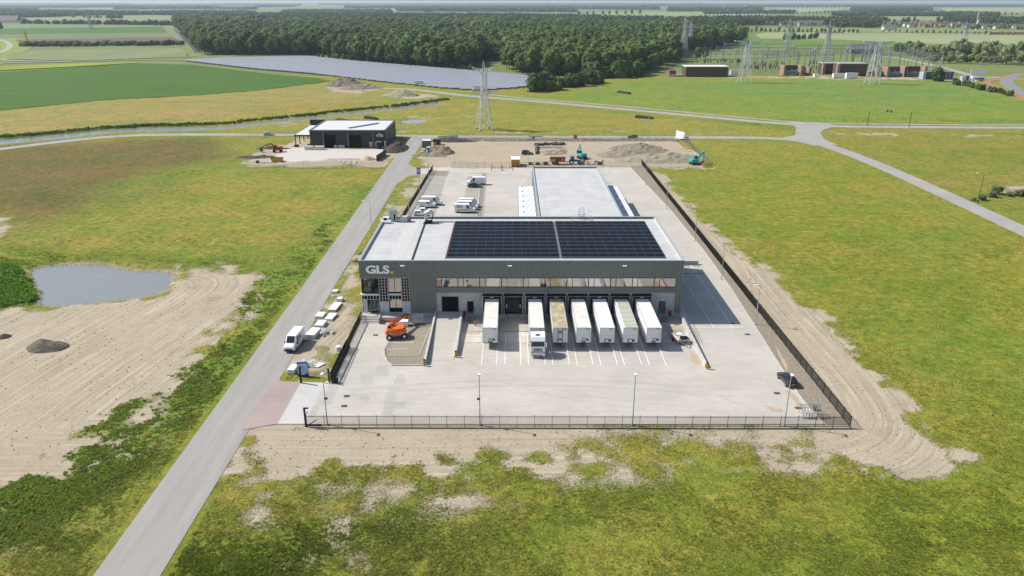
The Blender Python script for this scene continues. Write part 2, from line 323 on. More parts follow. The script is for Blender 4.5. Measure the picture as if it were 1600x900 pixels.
# ---------------------------------------------------------------- terrain sheet
def make_ground():
    ys=[28.]
    while ys[-1]<640: ys.append(ys[-1]+max(.55,ys[-1]*.0056))
    ys=np.array(ys); xs=[0.]
    while xs[-1]<500: xs.append(xs[-1]+(.75 if xs[-1]<90 else max(.75,.009*xs[-1])))
    xs=np.array(xs); xs=np.concatenate([-xs[:0:-1],xs])
    X,Y=np.meshgrid(xs,ys); P,wb,sand=ground_masks(X,Y); Z=ground_height(X,Y,P,wb,sand); C=ground_tint(X,Y)
    ny,nx=X.shape
    v=np.stack([X,Y,Z],-1).reshape(-1,3); i=np.arange(ny*nx).reshape(ny,nx)
    fa=np.stack([i[:-1,:-1],i[:-1,1:],i[1:,1:],i[1:,:-1]],-1).reshape(-1,4)
    me=bpy.data.meshes.new('ground'); me.vertices.add(len(v)); me.vertices.foreach_set('co',v.ravel())
    me.loops.add(fa.size); me.loops.foreach_set('vertex_index',fa.ravel().astype(np.int32))
    me.polygons.add(len(fa)); me.polygons.foreach_set('loop_start',np.arange(0,fa.size,4,dtype=np.int32))
    me.polygons.foreach_set('loop_total',np.full(len(fa),4,dtype=np.int32)); me.update()
    me.polygons.foreach_set('use_smooth',[True]*len(fa))
    a=me.attributes.new('veg','FLOAT_COLOR','POINT'); a.data.foreach_set('color',np.concatenate([C.reshape(-1,3),np.ones((len(v),1))],1).ravel())
    # track field: u across the wheel tracks, strength w
    gl=smooth(gp([(-100,760),(60,640),(180,560),(290,490),(345,455),(352,437),(330,425),(300,425)]),2)
    gr=[(52.5,284),(53.5,200),(53.5,120),(53,100),(49,93),(40,90),(0,88.5),(-70,88.5)]
    d=np.full(v.shape[0],1e9); V=v[:,:2]
    for gl_ in (gl,smooth(gr,2)):
        G=np.array(gl_)
        for a_,b_ in zip(G[:-1],G[1:]):
            e=b_-a_; t=np.clip(((V-a_)@e)/(e@e),0,1); q=V-a_-t[:,None]*e; dd=np.hypot(q[:,0],q[:,1])*np.sign(e[0]*q[:,1]-e[1]*q[:,0]+1e-9)
            d=np.where(np.abs(dd)<np.abs(d),dd,d)
    st=sm(.5,.8,sand.reshape(-1))*(1-sm(30,60,np.abs(d)))
    st=np.where(Y.reshape(-1)>290,0,st)
    m=me.attributes.new('msk','FLOAT_VECTOR','POINT')
    m.data.foreach_set('vector',np.stack([sand.reshape(-1),d,st],1).ravel())
    o=bpy.data.objects.new('ground',me); COL.objects.link(o); tag(o,kind='structure')
    # material
    mt=bpy.data.materials.new('ground_soil_and_grass'); mt.use_nodes=True; t=mt.node_tree; b=t.nodes['Principled BSDF']
    b.inputs['Roughness'].default_value=.95; b.inputs['Specular IOR Level'].default_value=.15
    N=t.nodes.new
    def noise(sc_,det=5,rough=.6,vec=None):
        n=N('ShaderNodeTexNoise'); n.inputs['Scale'].default_value=sc_; n.inputs['Detail'].default_value=det; n.inputs['Roughness'].default_value=rough
        lnk(t,vec or ge.outputs['Position'],n.inputs['Vector']); return n.outputs['Fac']
    def ma(op,a,b_,cl=False):
        n=N('ShaderNodeMath'); n.operation=op; n.use_clamp=cl
        for k,q in enumerate((a,b_)):
            if q is None: continue
            if isinstance(q,(int,float)): n.inputs[k].default_value=q
            else: lnk(t,q,n.inputs[k])
        return n.outputs[0]
    def mr(x,a,b_,c=0,d_=1):
        n=N('ShaderNodeMapRange'); lnk(t,x,n.inputs[0]); n.inputs[1].default_value=a; n.inputs[2].default_value=b_; n.inputs[3].default_value=c; n.inputs[4].default_value=d_; return n.outputs[0]
    def mix(f,a,b_,mode='MIX'):
        n=N('ShaderNodeMix'); n.data_type='RGBA'; n.blend_type=mode
        if isinstance(f,(int,float)): n.inputs[0].default_value=f
        else: lnk(t,f,n.inputs[0])
        for k,q in ((6,a),(7,b_)):
            if isinstance(q,tuple): n.inputs[k].default_value=(*q,1)
            else: lnk(t,q,n.inputs[k])
        return n.outputs[2]
    ge=N('ShaderNodeNewGeometry')
    av=N('ShaderNodeAttribute'); av.attribute_name='veg'; am=N('ShaderNodeAttribute'); am.attribute_name='msk'
    sx=N('ShaderNodeSeparateXYZ'); lnk(t,am.outputs['Vector'],sx.inputs[0])
    n05=noise(2.6,5,.7); n2=noise(.55,5,.65); n10=noise(.11,4,.6); n40=noise(.03,4,.6); nfine=noise(9,3,.7)
    mp=N('ShaderNodeMapping'); mp.inputs['Scale'].default_value=(.35,1.1,1); mp.inputs['Rotation'].default_value=(0,0,.12); lnk(t,ge.outputs['Position'],mp.inputs[0]); nst=noise(.5,5,.65,mp.outputs[0])
    # vegetation
    col=mix(mr(n40,.38,.62,0,.6),av.outputs['Color'],mix(1.0,av.outputs['Color'],(1.3,1.02,1.0),'MULTIPLY'))
    col=mix(mr(n10,.42,.62,0,.9),col,mix(1.0,col,(.72,.92,.66),'MULTIPLY'))
    col=mix(mr(nst,.48,.68,0,.8),col,mix(1.0,col,(1.42,1.08,1.45),'MULTIPLY'))
    mp2=N('ShaderNodeMapping'); mp2.inputs['Scale'].default_value=(.012,.05,1); mp2.inputs['Rotation'].default_value=(0,0,-.08); lnk(t,ge.outputs['Position'],mp2.inputs[0]); nst2=noise(1,6,.68,mp2.outputs[0])
    col=mix(mr(nst2,.47,.60,0,.75),col,mix(1.0,col,(1.16,1.0,1.3),'MULTIPLY')); col=mix(mr(nst2,.46,.36,0,.6),col,mix(1.0,col,(.72,.88,.8),'MULTIPLY'))
    col=mix(mr(n2,.30,.70,0,1),mix(1.0,col,(.56,.64,.58),'MULTIPLY'),mix(1.0,col,(1.34,1.28,1.25),'MULTIPLY'))
    col=mix(mr(n05,.32,.66,0,1),mix(1.0,col,(.62,.68,.6),'MULTIPLY'),mix(1.0,col,(1.34,1.28,1.25),'MULTIPLY'))
    col=mix(mr(nfine,.35,.65,0,.8),mix(1.0,col,(.82,.85,.8),'MULTIPLY'),mix(1.0,col,(1.2,1.15,1.05),'MULTIPLY'))
    # sand
    s=mix(mr(n10,.35,.65),(.355,.298,.205),(.44,.378,.272)); s=mix(mr(n2,.35,.7,0,.7),s,(.47,.41,.315)); s=mix(mr(n05,.36,.62,.55,0),s,(.27,.22,.155))
    s=mix(mr(nfine,.35,.6,.35,0),s,(.24,.2,.15))
    cb=N('ShaderNodeCombineXYZ'); lnk(t,ma('MULTIPLY',sx.outputs[1],1.5),cb.inputs[0])
    sp=N('ShaderNodeSeparateXYZ'); lnk(t,ge.outputs['Position'],sp.inputs[0])
    lnk(t,ma('MULTIPLY',ma('ADD',sp.outputs[0],sp.outputs[1]),.035),cb.inputs[1])
    tr=noise(1.0,4,.55,cb.outputs[0]); trm=ma('MULTIPLY',mr(tr,.52,.70,0,.5),sx.outputs[2])
    s=mix(trm,s,(.25,.205,.145))
    trl=ma('MULTIPLY',mr(tr,.44,.34,0,.6),sx.outputs[2]); s=mix(trl,s,(.5,.44,.345))
    f=ma('ADD',sx.outputs[0],ma('MULTIPLY',ma('SUBTRACT',n05,.5),1.1)); f=mr(f,.32,.70)
    lnk(t,mix(f,col,s),b.inputs['Base Color'])
    hv=ma('ADD',ma('MULTIPLY',n05,.8),ma('MULTIPLY',n2,.9)); hs=ma('SUBTRACT',ma('MULTIPLY',n05,.25),ma('MULTIPLY',trm,.35))
    hm=N('ShaderNodeMix'); lnk(t,f,hm.inputs[0]); lnk(t,hv,hm.inputs[2]); lnk(t,hs,hm.inputs[3])
    bn=N('ShaderNodeBump'); bn.inputs['Strength'].default_value=.8; bn.inputs['Distance'].default_value=.35; lnk(t,hm.outputs[0],bn.inputs['Height']); lnk(t,bn.outputs[0],b.inputs['Normal'])
    me.materials.append(mt)
    return o
ground=make_ground()
# ---------------------------------------------------------------- sheets
def tri(poly):
    from mathutils.geometry import tessellate_polygon
    return [tuple(t) for t in tessellate_polygon([[Vector((x,y,0)) for x,y in poly]])]
def sheet(name,poly,z,m,thick=.0,kind='structure',parent=None,label=None,cat=None):
    mb=MB().mat(m); n=len(poly); fs=[]
    A=sum(poly[i][0]*poly[(i+1)%n][1]-poly[(i+1)%n][0]*poly[i][1] for i in range(n))
    if A<0: poly=poly[::-1]
    for t in tri(poly):
        a,b,c=[Vector((*poly[k],0)) for k in t]
        fs.append(t if (b-a).cross(c-a).z>0 else t[::-1])
    mb.add([(x,y,z) for x,y in poly],fs)
    if thick:
        mb.add([(x,y,z) for x,y in poly]+[(x,y,z-thick) for x,y in poly],[(i,i+n,(i+1)%n+n,(i+1)%n) for i in range(n)])
    o=mb.build(name,parent)
    if not parent: tag(o,label,cat,kind=kind)
    return o
def ribbon(name,pl,wd,z,m,thick=.15):
    l,r=strip(pl,wd); mb=MB().mat(m); n=len(pl)
    mb.add([(x,y,z) for x,y in l]+[(x,y,z) for x,y in r]+[(x,y,z-thick) for x,y in l]+[(x,y,z-thick) for x,y in r],
      [(i,i+n,i+1+n,i+1) for i in range(n-1)]+[(i,i+1,i+1+2*n,i+2*n) for i in range(n-1)]+[(i+n,i+3*n,i+1+3*n,i+1+n) for i in range(n-1)])
    o=mb.build(name); tag(o,kind='structure'); return o
sheet('access_road',ROAD_W,.012,M['asphalt'],.2)
ribbon('east_west_road',road_ew,6.2,.045,M['road'],.25)
ribbon('north_road',road_n,6.6,.05,M['road'],.25)
ribbon('cycle_path',path_n,3.0,.042,M['road'],.25)
ribbon('junction_link_road',link,11,.055,M['road'],.25)
def fillets():
    a=gp([(1228,191.5),(1250,190.8),(1290,192.5),(1310,197),(1288,202),(1278,211),(1290,224),(1275,228),(1240,219),(1215,216.5),(1240,212),(1248,206),(1244,198)])
    sheet('junction_surface',a,.06,M['road'],.25)
fillets()
# water
mw=bpy.data.materials.new('water_surface'); mw.use_nodes=True; t=mw.node_tree; b=t.nodes['Principled BSDF']
b.inputs['Base Color'].default_value=(.19,.20,.19,1); b.inputs['Roughness'].default_value=.06; b.inputs['IOR'].default_value=1.33; b.inputs['Specular IOR Level'].default_value=.9
n=t.nodes.new('ShaderNodeTexNoise'); n.inputs['Scale'].default_value=1.3; n.inputs['Detail'].default_value=4
ge=t.nodes.new('ShaderNodeNewGeometry'); mp=t.nodes.new('ShaderNodeMapping'); mp.inputs['Scale'].default_value=(.6,1.6,1); lnk(t,ge.outputs[0],mp.inputs[0]); lnk(t,mp.outputs[0],n.inputs['Vector'])
bn=t.nodes.new('ShaderNodeBump'); bn.inputs['Strength'].default_value=.5; bn.inputs['Distance'].default_value=.22; lnk(t,n.outputs[0],bn.inputs['Height']); lnk(t,bn.outputs[0],b.inputs['Normal'])
M['water']=mw
mud=mat('silty_water',(.20,.22,.23),.15,var=.08,scale=.3,spec=.8)
def grow(poly,k):
    c=Vector((sum(p[0] for p in poly)/len(poly),sum(p[1] for p in poly)/len(poly)))
    return [tuple(c+(Vector(p)-c)*k) for p in poly]
sheet('pond_water',grow(POND,1.05),-.62,M['water'])
o=ribbon('canal_water',canal,[q*1.15 for q in CW],-.45,M['water'],.05)
for q in pud: sheet('puddle_water',grow(q,1.15),-.55,mud)
# distant ground
def far_mat(name,col,var=.12,scale=.01,stretch=(1,1,1)): return mat(name,col,.95,var=var,scale=scale,stretch=stretch,spec=.1)
FG=far_mat('distant_meadow',(.15,.185,.06),.18,.004)
mb=MB().mat(FG)
a=500;y1=639.5;S=40000
mb.add([(-S,-2000,-.35),(S,-2000,-.35),(S,27,-.35),(-S,27,-.35),(-a,27,-.35),(a,27,-.35),(a,y1,-.35),(-a,y1,-.35),(-S,y1,-.35),(S,y1,-.35),(-S,S,-.35),(S,S,-.35)],
 [(0,1,2,5,4,3),(3,4,7,8),(5,2,9,6),(8,7,6,9,11,10)])
tag(mb.build('far_ground'),kind='structure')
FIELDS=[('crop_field',CROP,.2,(.062,.125,.020)),
 ('crop_field',gp([(-300,118),(0,103.5),(214,96.6),(216,98.5),(120,104),(0,110),(-300,124)]),.3,(.22,.27,.03)),
 ('pasture',gp([(8,92),(46,78),(280,75.5),(308,88.5),(110,95)]),.1,(.19,.215,.10)),
 ('pasture',gp([(-300,70),(0,60),(30,59),(60,63),(45,78),(8,92),(-300,110)]),.12,(.20,.25,.06)),
 ('soil_strip',gp([(32,68),(24,62),(270,57.5),(284,65)]),.15,(.13,.10,.085)),
 ('pasture',gp([(-200,64),(0,59.5),(24,62),(270,57.5),(262,51),(0,53.2),(-200,56)]),.1,(.15,.185,.085)),
 ('crop_field',gp([(-200,54),(0,53),(262,51),(254,41.8),(0,44.5),(-200,46)]),.15,(.07,.15,.03)),
 ('pasture',gp([(-200,47),(0,44.5),(254,41.8),(262,51),(300,80),(312,84),(290,62),(274,42),(270,40.5),(180,37),(0,37),(-200,38)]),.09,(.17,.21,.10)),
 ('pasture',gp([(34,34),(38,27),(270,23),(272,33)]),.1,(.20,.23,.11)),
 ('pasture',gp([(100,11),(190,8.5),(400,9),(400,12),(250,14),(120,13.5)]),.1,(.26,.26,.16)),
 ('pasture',gp([(440,28.5),(455,26.5),(620,27),(590,29)]),.1,(.22,.25,.12)),
 ('pasture',gp([(540,16.5),(560,13.5),(640,13.5),(640,17)]),.1,(.36,.33,.19)),
 ('pasture',gp([(905,25),(920,20),(1010,18),(1100,19),(1100,25)]),.1,(.22,.27,.10)),
 ('pasture',gp([(1100,18),(1250,12),(1330,11.5),(1330,14),(1180,24),(1100,24)]),.12,(.27,.29,.16)),
 ('pasture',gp([(1470,13),(1700,10),(1700,20),(1480,20)]),.12,(.27,.28,.13)),
 ('pasture',gp([(1370,31),(1380,24.6),(1520,26),(1530,29),(1450,31.5)]),.1,(.21,.27,.11)),
 ('pasture',gp([(1150,46),(1200,43),(1400,44),(1600,47),(1600,50),(1330,51.5)]),.08,(.19,.23,.09)),
 ('pasture',gp([(1180,54),(1200,50),(1330,51.5),(1700,54),(1700,72),(1470,69),(1310,62),(1190,60)]),.1,(.26,.29,.15)),
 ('pasture',gp([(1160,62),(1190,60),(1310,62),(1470,69),(1440,75),(1390,77),(1140,74),(1140,70)]),.11,(.13,.19,.045)),
 ('pasture',gp([(1050,86),(1110,76),(1140,74),(1330,77),(1390,77),(1320,84),(1070,96)]),.07,(.16,.20,.075))]
for k,(nm,poly,z,c) in enumerate(FIELDS):
    sheet(nm,poly,z,far_mat('field_%02d'%k,c,.17 if k==0 else .12,.12 if k==0 else .02,(.12,1.6,1) if k==0 else (1,.3,1)),.5)
for pl,wd in (([(0,100),(0,99.2),(26,98.5),(190,94.5),(240,93),(300,94)],5),([(-60,92),(0,83),(18,73),(12,66),(0,62)],7),([(0,92),(25,96),(120,96)],5),
   ([(1330,86),(1390,88),(1440,98),(1500,112),(1530,124),(1560,121)],6)):
    ribbon('farm_track',smooth(gp(pl)),wd,.2,M['road'],.4)
ribbon('drainage_ditch_water',smooth(gp([(271,45),(279,52),(290,62),(300,72),(309,82)])),6.5,.22,mud,.3)
# roundabout on the right
ROAD2=mat('roundabout_asphalt',(.20,.205,.21),.9,var=.08,scale=.1); REDP=mat('red_cycle_path',(.36,.15,.12),.9,var=.1,scale=.3)
ribbon('roundabout_road',smooth(gp([(1600,115),(1580,119),(1572,126),(1576,134),(1600,146),(1680,180)])),9,.16,ROAD2,.3)
ribbon('roundabout_road',smooth(gp([(1574,122),(1590,124),(1620,126)])),8,.18,ROAD2,.3)
ribbon('cycle_path',smooth(gp([(1640,113),(1580,119.5),(1548,126),(1540,129),(1550,135),(1600,153),(1700,188)])),4.5,.2,REDP,.3)
# ================================================================ yard paving
def paving_mat(name,c1,c2,bw=.6,rw=.3,sc_=1.0,rough=.85,bumpy=.3):
    m=bpy.data.materials.new(name); m.use_nodes=True; t=m.node_tree; b=t.nodes['Principled BSDF']; N=t.nodes.new
    b.inputs['Roughness'].default_value=rough; b.inputs['Specular IOR Level'].default_value=.2
    ge=N('ShaderNodeNewGeometry'); br=N('ShaderNodeTexBrick'); lnk(t,ge.outputs[0],br.inputs['Vector'])
    br.inputs['Scale'].default_value=sc_; br.inputs['Brick Width'].default_value=bw; br.inputs['Row Height'].default_value=rw; br.inputs['Mortar Size'].default_value=.012
    br.inputs['Color1'].default_value=(*c1,1); br.inputs['Color2'].default_value=(*c2,1); br.inputs['Mortar'].default_value=(*[q*.6 for q in c1],1)
    n=N('ShaderNodeTexNoise'); n.inputs['Scale'].default_value=.09; n.inputs['Detail'].default_value=9; n.inputs['Roughness'].default_value=.68; lnk(t,ge.outputs[0],n.inputs[0])
    mp=N('ShaderNodeMapping'); mp.inputs['Scale'].default_value=(.5,4.0,1); mp.inputs['Rotation'].default_value=(0,0,.1); lnk(t,ge.outputs[0],mp.inputs[0])
    n2=N('ShaderNodeTexNoise'); n2.inputs['Scale'].default_value=.35; n2.inputs['Detail'].default_value=7; lnk(t,mp.outputs[0],n2.inputs[0])
    r=N('ShaderNodeMapRange'); r.inputs[1].default_value=.3; r.inputs[2].default_value=.7; r.inputs[3].default_value=.84; r.inputs[4].default_value=1.10; lnk(t,n.outputs[0],r.inputs[0])
    r2=N('ShaderNodeMapRange'); r2.inputs[1].default_value=.3; r2.inputs[2].default_value=.7; r2.inputs[3].default_value=.94; r2.inputs[4].default_value=1.04; lnk(t,n2.outputs[0],r2.inputs[0])
    mu=N('ShaderNodeMath'); mu.operation='MULTIPLY'; lnk(t,r.outputs[0],mu.inputs[0]); lnk(t,r2.outputs[0],mu.inputs[1])
    mx=N('ShaderNodeMix'); mx.data_type='RGBA'; mx.blend_type='MULTIPLY'; mx.inputs[0].default_value=1; lnk(t,br.outputs[0],mx.inputs[6]); lnk(t,mu.outputs[0],mx.inputs[7])
    lnk(t,mx.outputs[2],b.inputs['Base Color'])
    bn=N('ShaderNodeBump'); bn.inputs['Strength'].default_value=bumpy; bn.inputs['Distance'].default_value=.02; lnk(t,br.outputs['Fac'],bn.inputs['Height']); bn.invert=True; lnk(t,bn.outputs[0],b.inputs['Normal'])
    return m
PAVE=paving_mat('yard_pavers',(.465,.435,.385),(.495,.46,.405)); PAVD=paving_mat('darker_pavers',(.41,.39,.355),(.435,.415,.375))
PAVW=paving_mat('pale_new_pavers',(.50,.49,.47),(.53,.515,.49)); PINK=paving_mat('pink_clinker_paving',(.40,.31,.295),(.44,.345,.325),.22,.11)
BAYM=paving_mat('parking_bay_pavers',(.33,.305,.265),(.37,.34,.29)); GRAV=mat('gravel_bed',(.24,.205,.155),.95,var=.28,scale=2.5,bump=1)
SLAB=mat('concrete_slab',(.47,.455,.42),.85,var=.1,scale=.6)
yard=sheet('yard_paving',YARD,.06,PAVE,.3)
sheet('gravel_strip',[(45.3,95.7),(48.2,95.5),(48.3,281),(43.5,277.5),(46.4,215),(47.0,176),(46.6,150),(45.4,124),(44.9,113),(44.6,103)],.05,GRAV,.3)
sheet('entrance_apron',gp([(379,672),(434,662.5),(472,597),(439,596),(431,587)]),.064,PINK,.3)
sheet('pale_apron',gp([(434,662),(479,662),(500,612),(517,600),(471,597)]),.068,PAVW)
for pk_,q in enumerate(([(500,633),(516,633),(531,600),(516,600)],[(561,600),(584,600),(580,588),(608,588),(604,571),(592,571),(585,585),(566,585)],[(597,650),(612,650),(620,612),(636,612),(631,584),(622,584),(612,606),(606,606)],
    [(606,636),(632,636),(636,628),(610,628)],[(480,652),(492,652),(500,633),(490,633)],[(560,627),(576,627),(578,620),(562,620)])):
    sheet('paving_repair_patch',gp(q),.0702+.0006*pk_,PAVD)
# kerb along the right edge
kp=[(44.75,95.6),(44.3,103),(44.65,113),(45.15,124),(46.35,150),(46.75,176),(46.15,215),(43.25,277)]
mb=MB().mat(M['kerb'])
for a,b in zip(kp[:-1],kp[1:]):
    n=int((Vector(b)-Vector(a)).length)
    for i in range(n):
        p=Vector(a).lerp(Vector(b),i/n); q=Vector(a).lerp(Vector(b),(i+.97)/n); mb.beam((p.x,p.y,.08),(q.x,q.y,.08),.25,.2)
tag(mb.build('kerb'),kind='structure')
# slabs before the docks
for r_,(ya,yb) in enumerate(((123.7,125.95),(126.0,128.3))):
    for i in range(21):
        xa=-9.3+i*1.98; mb=None
        if r_==0 and i==0:
            s0=MB().mat(SLAB).box(0.02,1.94,0.02,2.22,0,.035).mesh('paving_slab')
        o=ob('paving_slab',s0,yard,(xa,ya,.06+.003*((i*7+r_*3)%3)))
o=MB().mat(M['steel']).box(-9.3,32,128.35,128.6,.06,.085).build('drain_channel'); tag(o,kind='structure')
mb=MB().mat(M['line'])
for a,b in ((752.5,776),(789,814),(826,852),(864,890),(902,927),(939,965),(976,1003),(1015,1041)):
    for px in (a,b):
        x=g(px,571)[0]; mb.box(x-.07,x+.07,114.7,127.5 if px<1030 else 124,.088,.099)
for px in (1041,): pass
for x0,y0,x1,y1 in ((33.8,130.6,33.8,166),(37.6,130.6,37.6,166),(41.2,130.6,41.2,166),):
    mb.box(x0-.06,x0+.06,y0,y1,.064,.07)
mb.box(32.9,43.2,130.4,130.55,.064,.07); mb.box(32.9,41,148.2,148.32,.071,.074)
tag(mb.build('yard_markings'),kind='structure')
mb=MB().mat(mat('iron_cover',(.08,.075,.07),.7,metal=.4))
for p in [(542,619.5),(538,635),(1247,638),(1168,523),(1177,413),(1145,506),(1214,615),(587,524)]:
    x,y=g(*p); mb.box(x-.45,x+.45,y-.35,y+.35,.066,.078)
for p in [(1072,416),(1088,416),(1093,428),(1073,428),(1090,428)]:
    x,y=g(*p); mb.box(x-.9,x+.9,y-.2,y+.2,.066,.078)
tag(mb.build('drain_covers'),kind='structure')
DIRT=mat('sandy_stain',(.40,.32,.23),.9,var=.12,scale=1)
def blob(name,pts,z,m,jit=.35,seed=1):
    r=random.Random(seed); q=smooth(pts+[pts[0]],2)[:-1]; sheet(name,[(x+r.uniform(-jit,jit),y+r.uniform(-jit,jit)*1.5) for x,y in q],z,m)
for k,q in enumerate(([(1078,548),(1085,549),(1098,569),(1093,570),(1086,572),(1080,562)],[(1195,634),(1204,635),(1225,640),(1222,645),(1200,642)],[(1228,612),(1238,612),(1262,645),(1255,645)],[(1150,398),(1158,400),(1175,436),(1168,436)],
    [(1212,545),(1217,546),(1233,578),(1227,579)],[(725,519),(752,519),(752,523),(728,522)],[(1038,512),(1068,508),(1072,516),(1045,518)],[(740,534),(752,534),(748,538)])):
    blob('sand_stain',gp(q),.11+.001*k if k in(5,6) else .067+.0004*k,DIRT,.12,k)
# low grey wall block closing the side yard
o=MB().mat(M['conc']).box(33.2,43.0,166.5,167.1,.0,.9).mat(M['concL']).box(33.15,43.05,166.45,167.15,.9,1.0).build('low_wall'); tag(o,'low grey concrete wall closing off the side yard beside the warehouse','wall')
# ================================================================ warehouse
X0,X1,YR,ZT=-28.8,32.3,166.5,11.6
WH=E('warehouse','large green grey parcel depot with ribbed cladding, solar panels and loading docks','warehouse',(1.75,YB,0))
def W(mb,name,parent=WH,smooth=False,label=None):
    o=mb.build(name,None,smooth=smooth); 
    o.data.transform(Matrix.Translation(-Vector(WH.location)) ); o.parent=parent
    if label: o['label']=label
    return o
def corr(mb,x0,x1,z0,z1,y,pitch=.6,dep=.13,dirn=-1):
    n=max(1,int((x1-x0)/pitch)); p=(x1-x0)/n
    for i in range(n):
        a=x0+i*p; xs=[(a,0),(a+p*.42,0),(a+p*.52,1),(a+p*.86,1),(a+p*.96,0),(a+p,0)]
        vs=[(x,y+dirn*dep*k,z0) for x,k in xs]+[(x,y+dirn*dep*k,z1) for x,k in xs]
        mb.add(vs,[(j,j+1,j+7,j+6) if dirn<0 else (j+1,j,j+6,j+7) for j in range(5)])
def corry(mb,y0,y1,z0,z1,x,pitch=.55,dep=.06,dirn=-1):
    n=max(1,int((y1-y0)/pitch)); p=(y1-y0)/n
    for i in range(n):
        a=y0+i*p; ys=[(a,0),(a+p*.42,0),(a+p*.52,1),(a+p*.86,1),(a+p*.96,0),(a+p,0)]
        vs=[(x+dirn*dep*k,y,z0) for y,k in ys]+[(x+dirn*dep*k,y,z1) for y,k in ys]
        mb.add(vs,[(j+1,j,j+6,j+7) if dirn<0 else (j,j+1,j+7,j+6) for j in range(5)])
c=MB().mat(M['clad'])
OX=-19.4; CX0,CX1=-14.4,31.05
corr(c,X0,X1,8.15,ZT-.12,YB)          # top band
corr(c,OX,CX0,1.0,8.15,YB)            # left field
corr(c,CX0,CX1,5.15,6.25,YB); corr(c,CX1,X1,1.0,8.15,YB)
c.box(X0,OX,YB-.01,YB+.5,8.05,8.149); c.box(OX-.002,X1-.002,YB+.02,YB+.4,8.10,ZT-.15) ; c.box(CX0,CX1,YB+.05,YB+.4,5.10,6.2)
corry(c,YB,YR,.9,ZT-.12,X0,dirn=-1) if False else corry(c,YB,YR,8.15,ZT-.12,X0); corry(c,YB+9,YR,.9,8.15,X0); corry(c,YB,YR,.9,ZT-.12,X1,dirn=1)
c.box(X0,X1,YR-.3,YR,.0,ZT-.13)
W(c,'cladding')
w_=MB().mat(M['conc']).box(CX0,CX1,YB+.03,YB+.35,.0,5.10); 
# wall cores
w_.box(OX,CX0,YB+.06,YB+.4,0,8.1).box(CX1,X1-.05,YB+.06,YB+.4,0,8.1).box(OX,CX0,YB-.02,YB+.05,0,1.0).box(CX1,X1,YB-.02,YB+.05,0,1.0)
w_.box(X0+.05,X0+.35,YB+9,YR-.3,0,ZT-.3).box(X1-.35,X1-.05,YB+.4,YR-.3,0,ZT-.3).box(X0+.05,X0+.3,YB+.5,YB+9,8.1,ZT-.3)
W(w_,'concrete_wall')
r_=MB().mat(M['roofw']).box(X0+.3,X1-.3,YB+.3,YR-.3,10.9,11.1); rf=W(r_,'roof')
p=MB().mat(M['trimL'])
p.box(X0-.06,X1+.06,YB-.1,YB+.32,ZT-.12,ZT).box(X0-.06,X1+.06,YR-.35,YR+.06,ZT-.119,ZT+.002).box(X0-.06,X0+.34,YB+.3,YR-.3,ZT-.118,ZT+.001).box(X1-.34,X1+.06,YB+.3,YR-.3,ZT-.118,ZT+.001)
p.mat(M['trim']).box(X0+.3,X1-.3,YR-.36,YR-.3,11.1,ZT-.12).mat(M['roofw']).box(X0+.3,X0+.36,YB+.3,YR-.36,11.1,ZT-.12).box(X1-.36,X1-.3,YB+.3,YR-.36,11.1,ZT-.12)  # rear inner face darker than the sides: its shade put into the colour
W(p,'parapet')
s=MB().mat(M['blk']).beam((-18.95,YB+.4,11.2),(-19.25,163.6,11.2),.22,.22); W(s,'roof_seam')
DK=mat('roof_walkway',(.475,.465,.45),.8,var=.08,scale=1.2)
s=MB().mat(DK).box(-23.4,-20.6,YB+.6,YR-.8,11.105,11.115); W(s,'roof_walkway')
s=MB().mat(M['trim'])
for k in range(1,11): s.box(X0+.5,X1-.5,YB+k*2.85,YB+k*2.85+.02,11.1,11.104)
W(s,'membrane_seams')
# window band : 11 modules
SG=mat('sun_glass',(.42,.40,.39),.04,metal=1,var=.05,scale=.1); GG=mat('green_glass',(.10,.13,.12),.03,metal=.85,var=.3,scale=.5)
MW=4.128; bx=CX0
nar=None
for i in range(11):
    a=bx+i*MW; f=MB().mat(M['blk'])
    for (l,h) in ((a,a+.10),(a+1.0,a+1.1),(a+MW-.05,a+MW+.05 if i<10 else a+MW)): f.box(l,h,YB-.05,YB+.25,6.30,8.10)
    f.box(a,a+MW,YB-.07,YB+.25,6.25,6.33).box(a,a+MW,YB-.07,YB+.25,8.04,8.15)
    o=W(f,'window'); 
    pn=MB().mat(SG).add([(a+.1,YB+.03,6.33),(a+1.0,YB+.03,6.33),(a+1.0,YB+.03,8.04),(a+.1,YB+.03,8.04)],[(0,1,2,3)]); W(pn,'pane',o)
    pn=MB().mat(SG).add([(a+1.1,YB+.03,6.33),(a+MW-.05,YB+.03,6.33),(a+MW-.05,YB+.03,8.04),(a+1.1,YB+.03,8.04)],[(0,1,2,3)]); W(pn,'pane',o)
W(MB().mat(M['inter']).box(CX0,CX1,YB+.3,YB+.5,6.2,8.15),'band_backing')
# wall lamps
for x in (-20.5,-.6+.2,21.1): W(MB().mat(M['blk']).box(x-.06,x+.06,YB-.5,YB-.05,10.75,10.82).mat(M['white']).box(x-.38,x+.38,YB-.75,YB-.4,10.6,10.78),'wall_lamp')
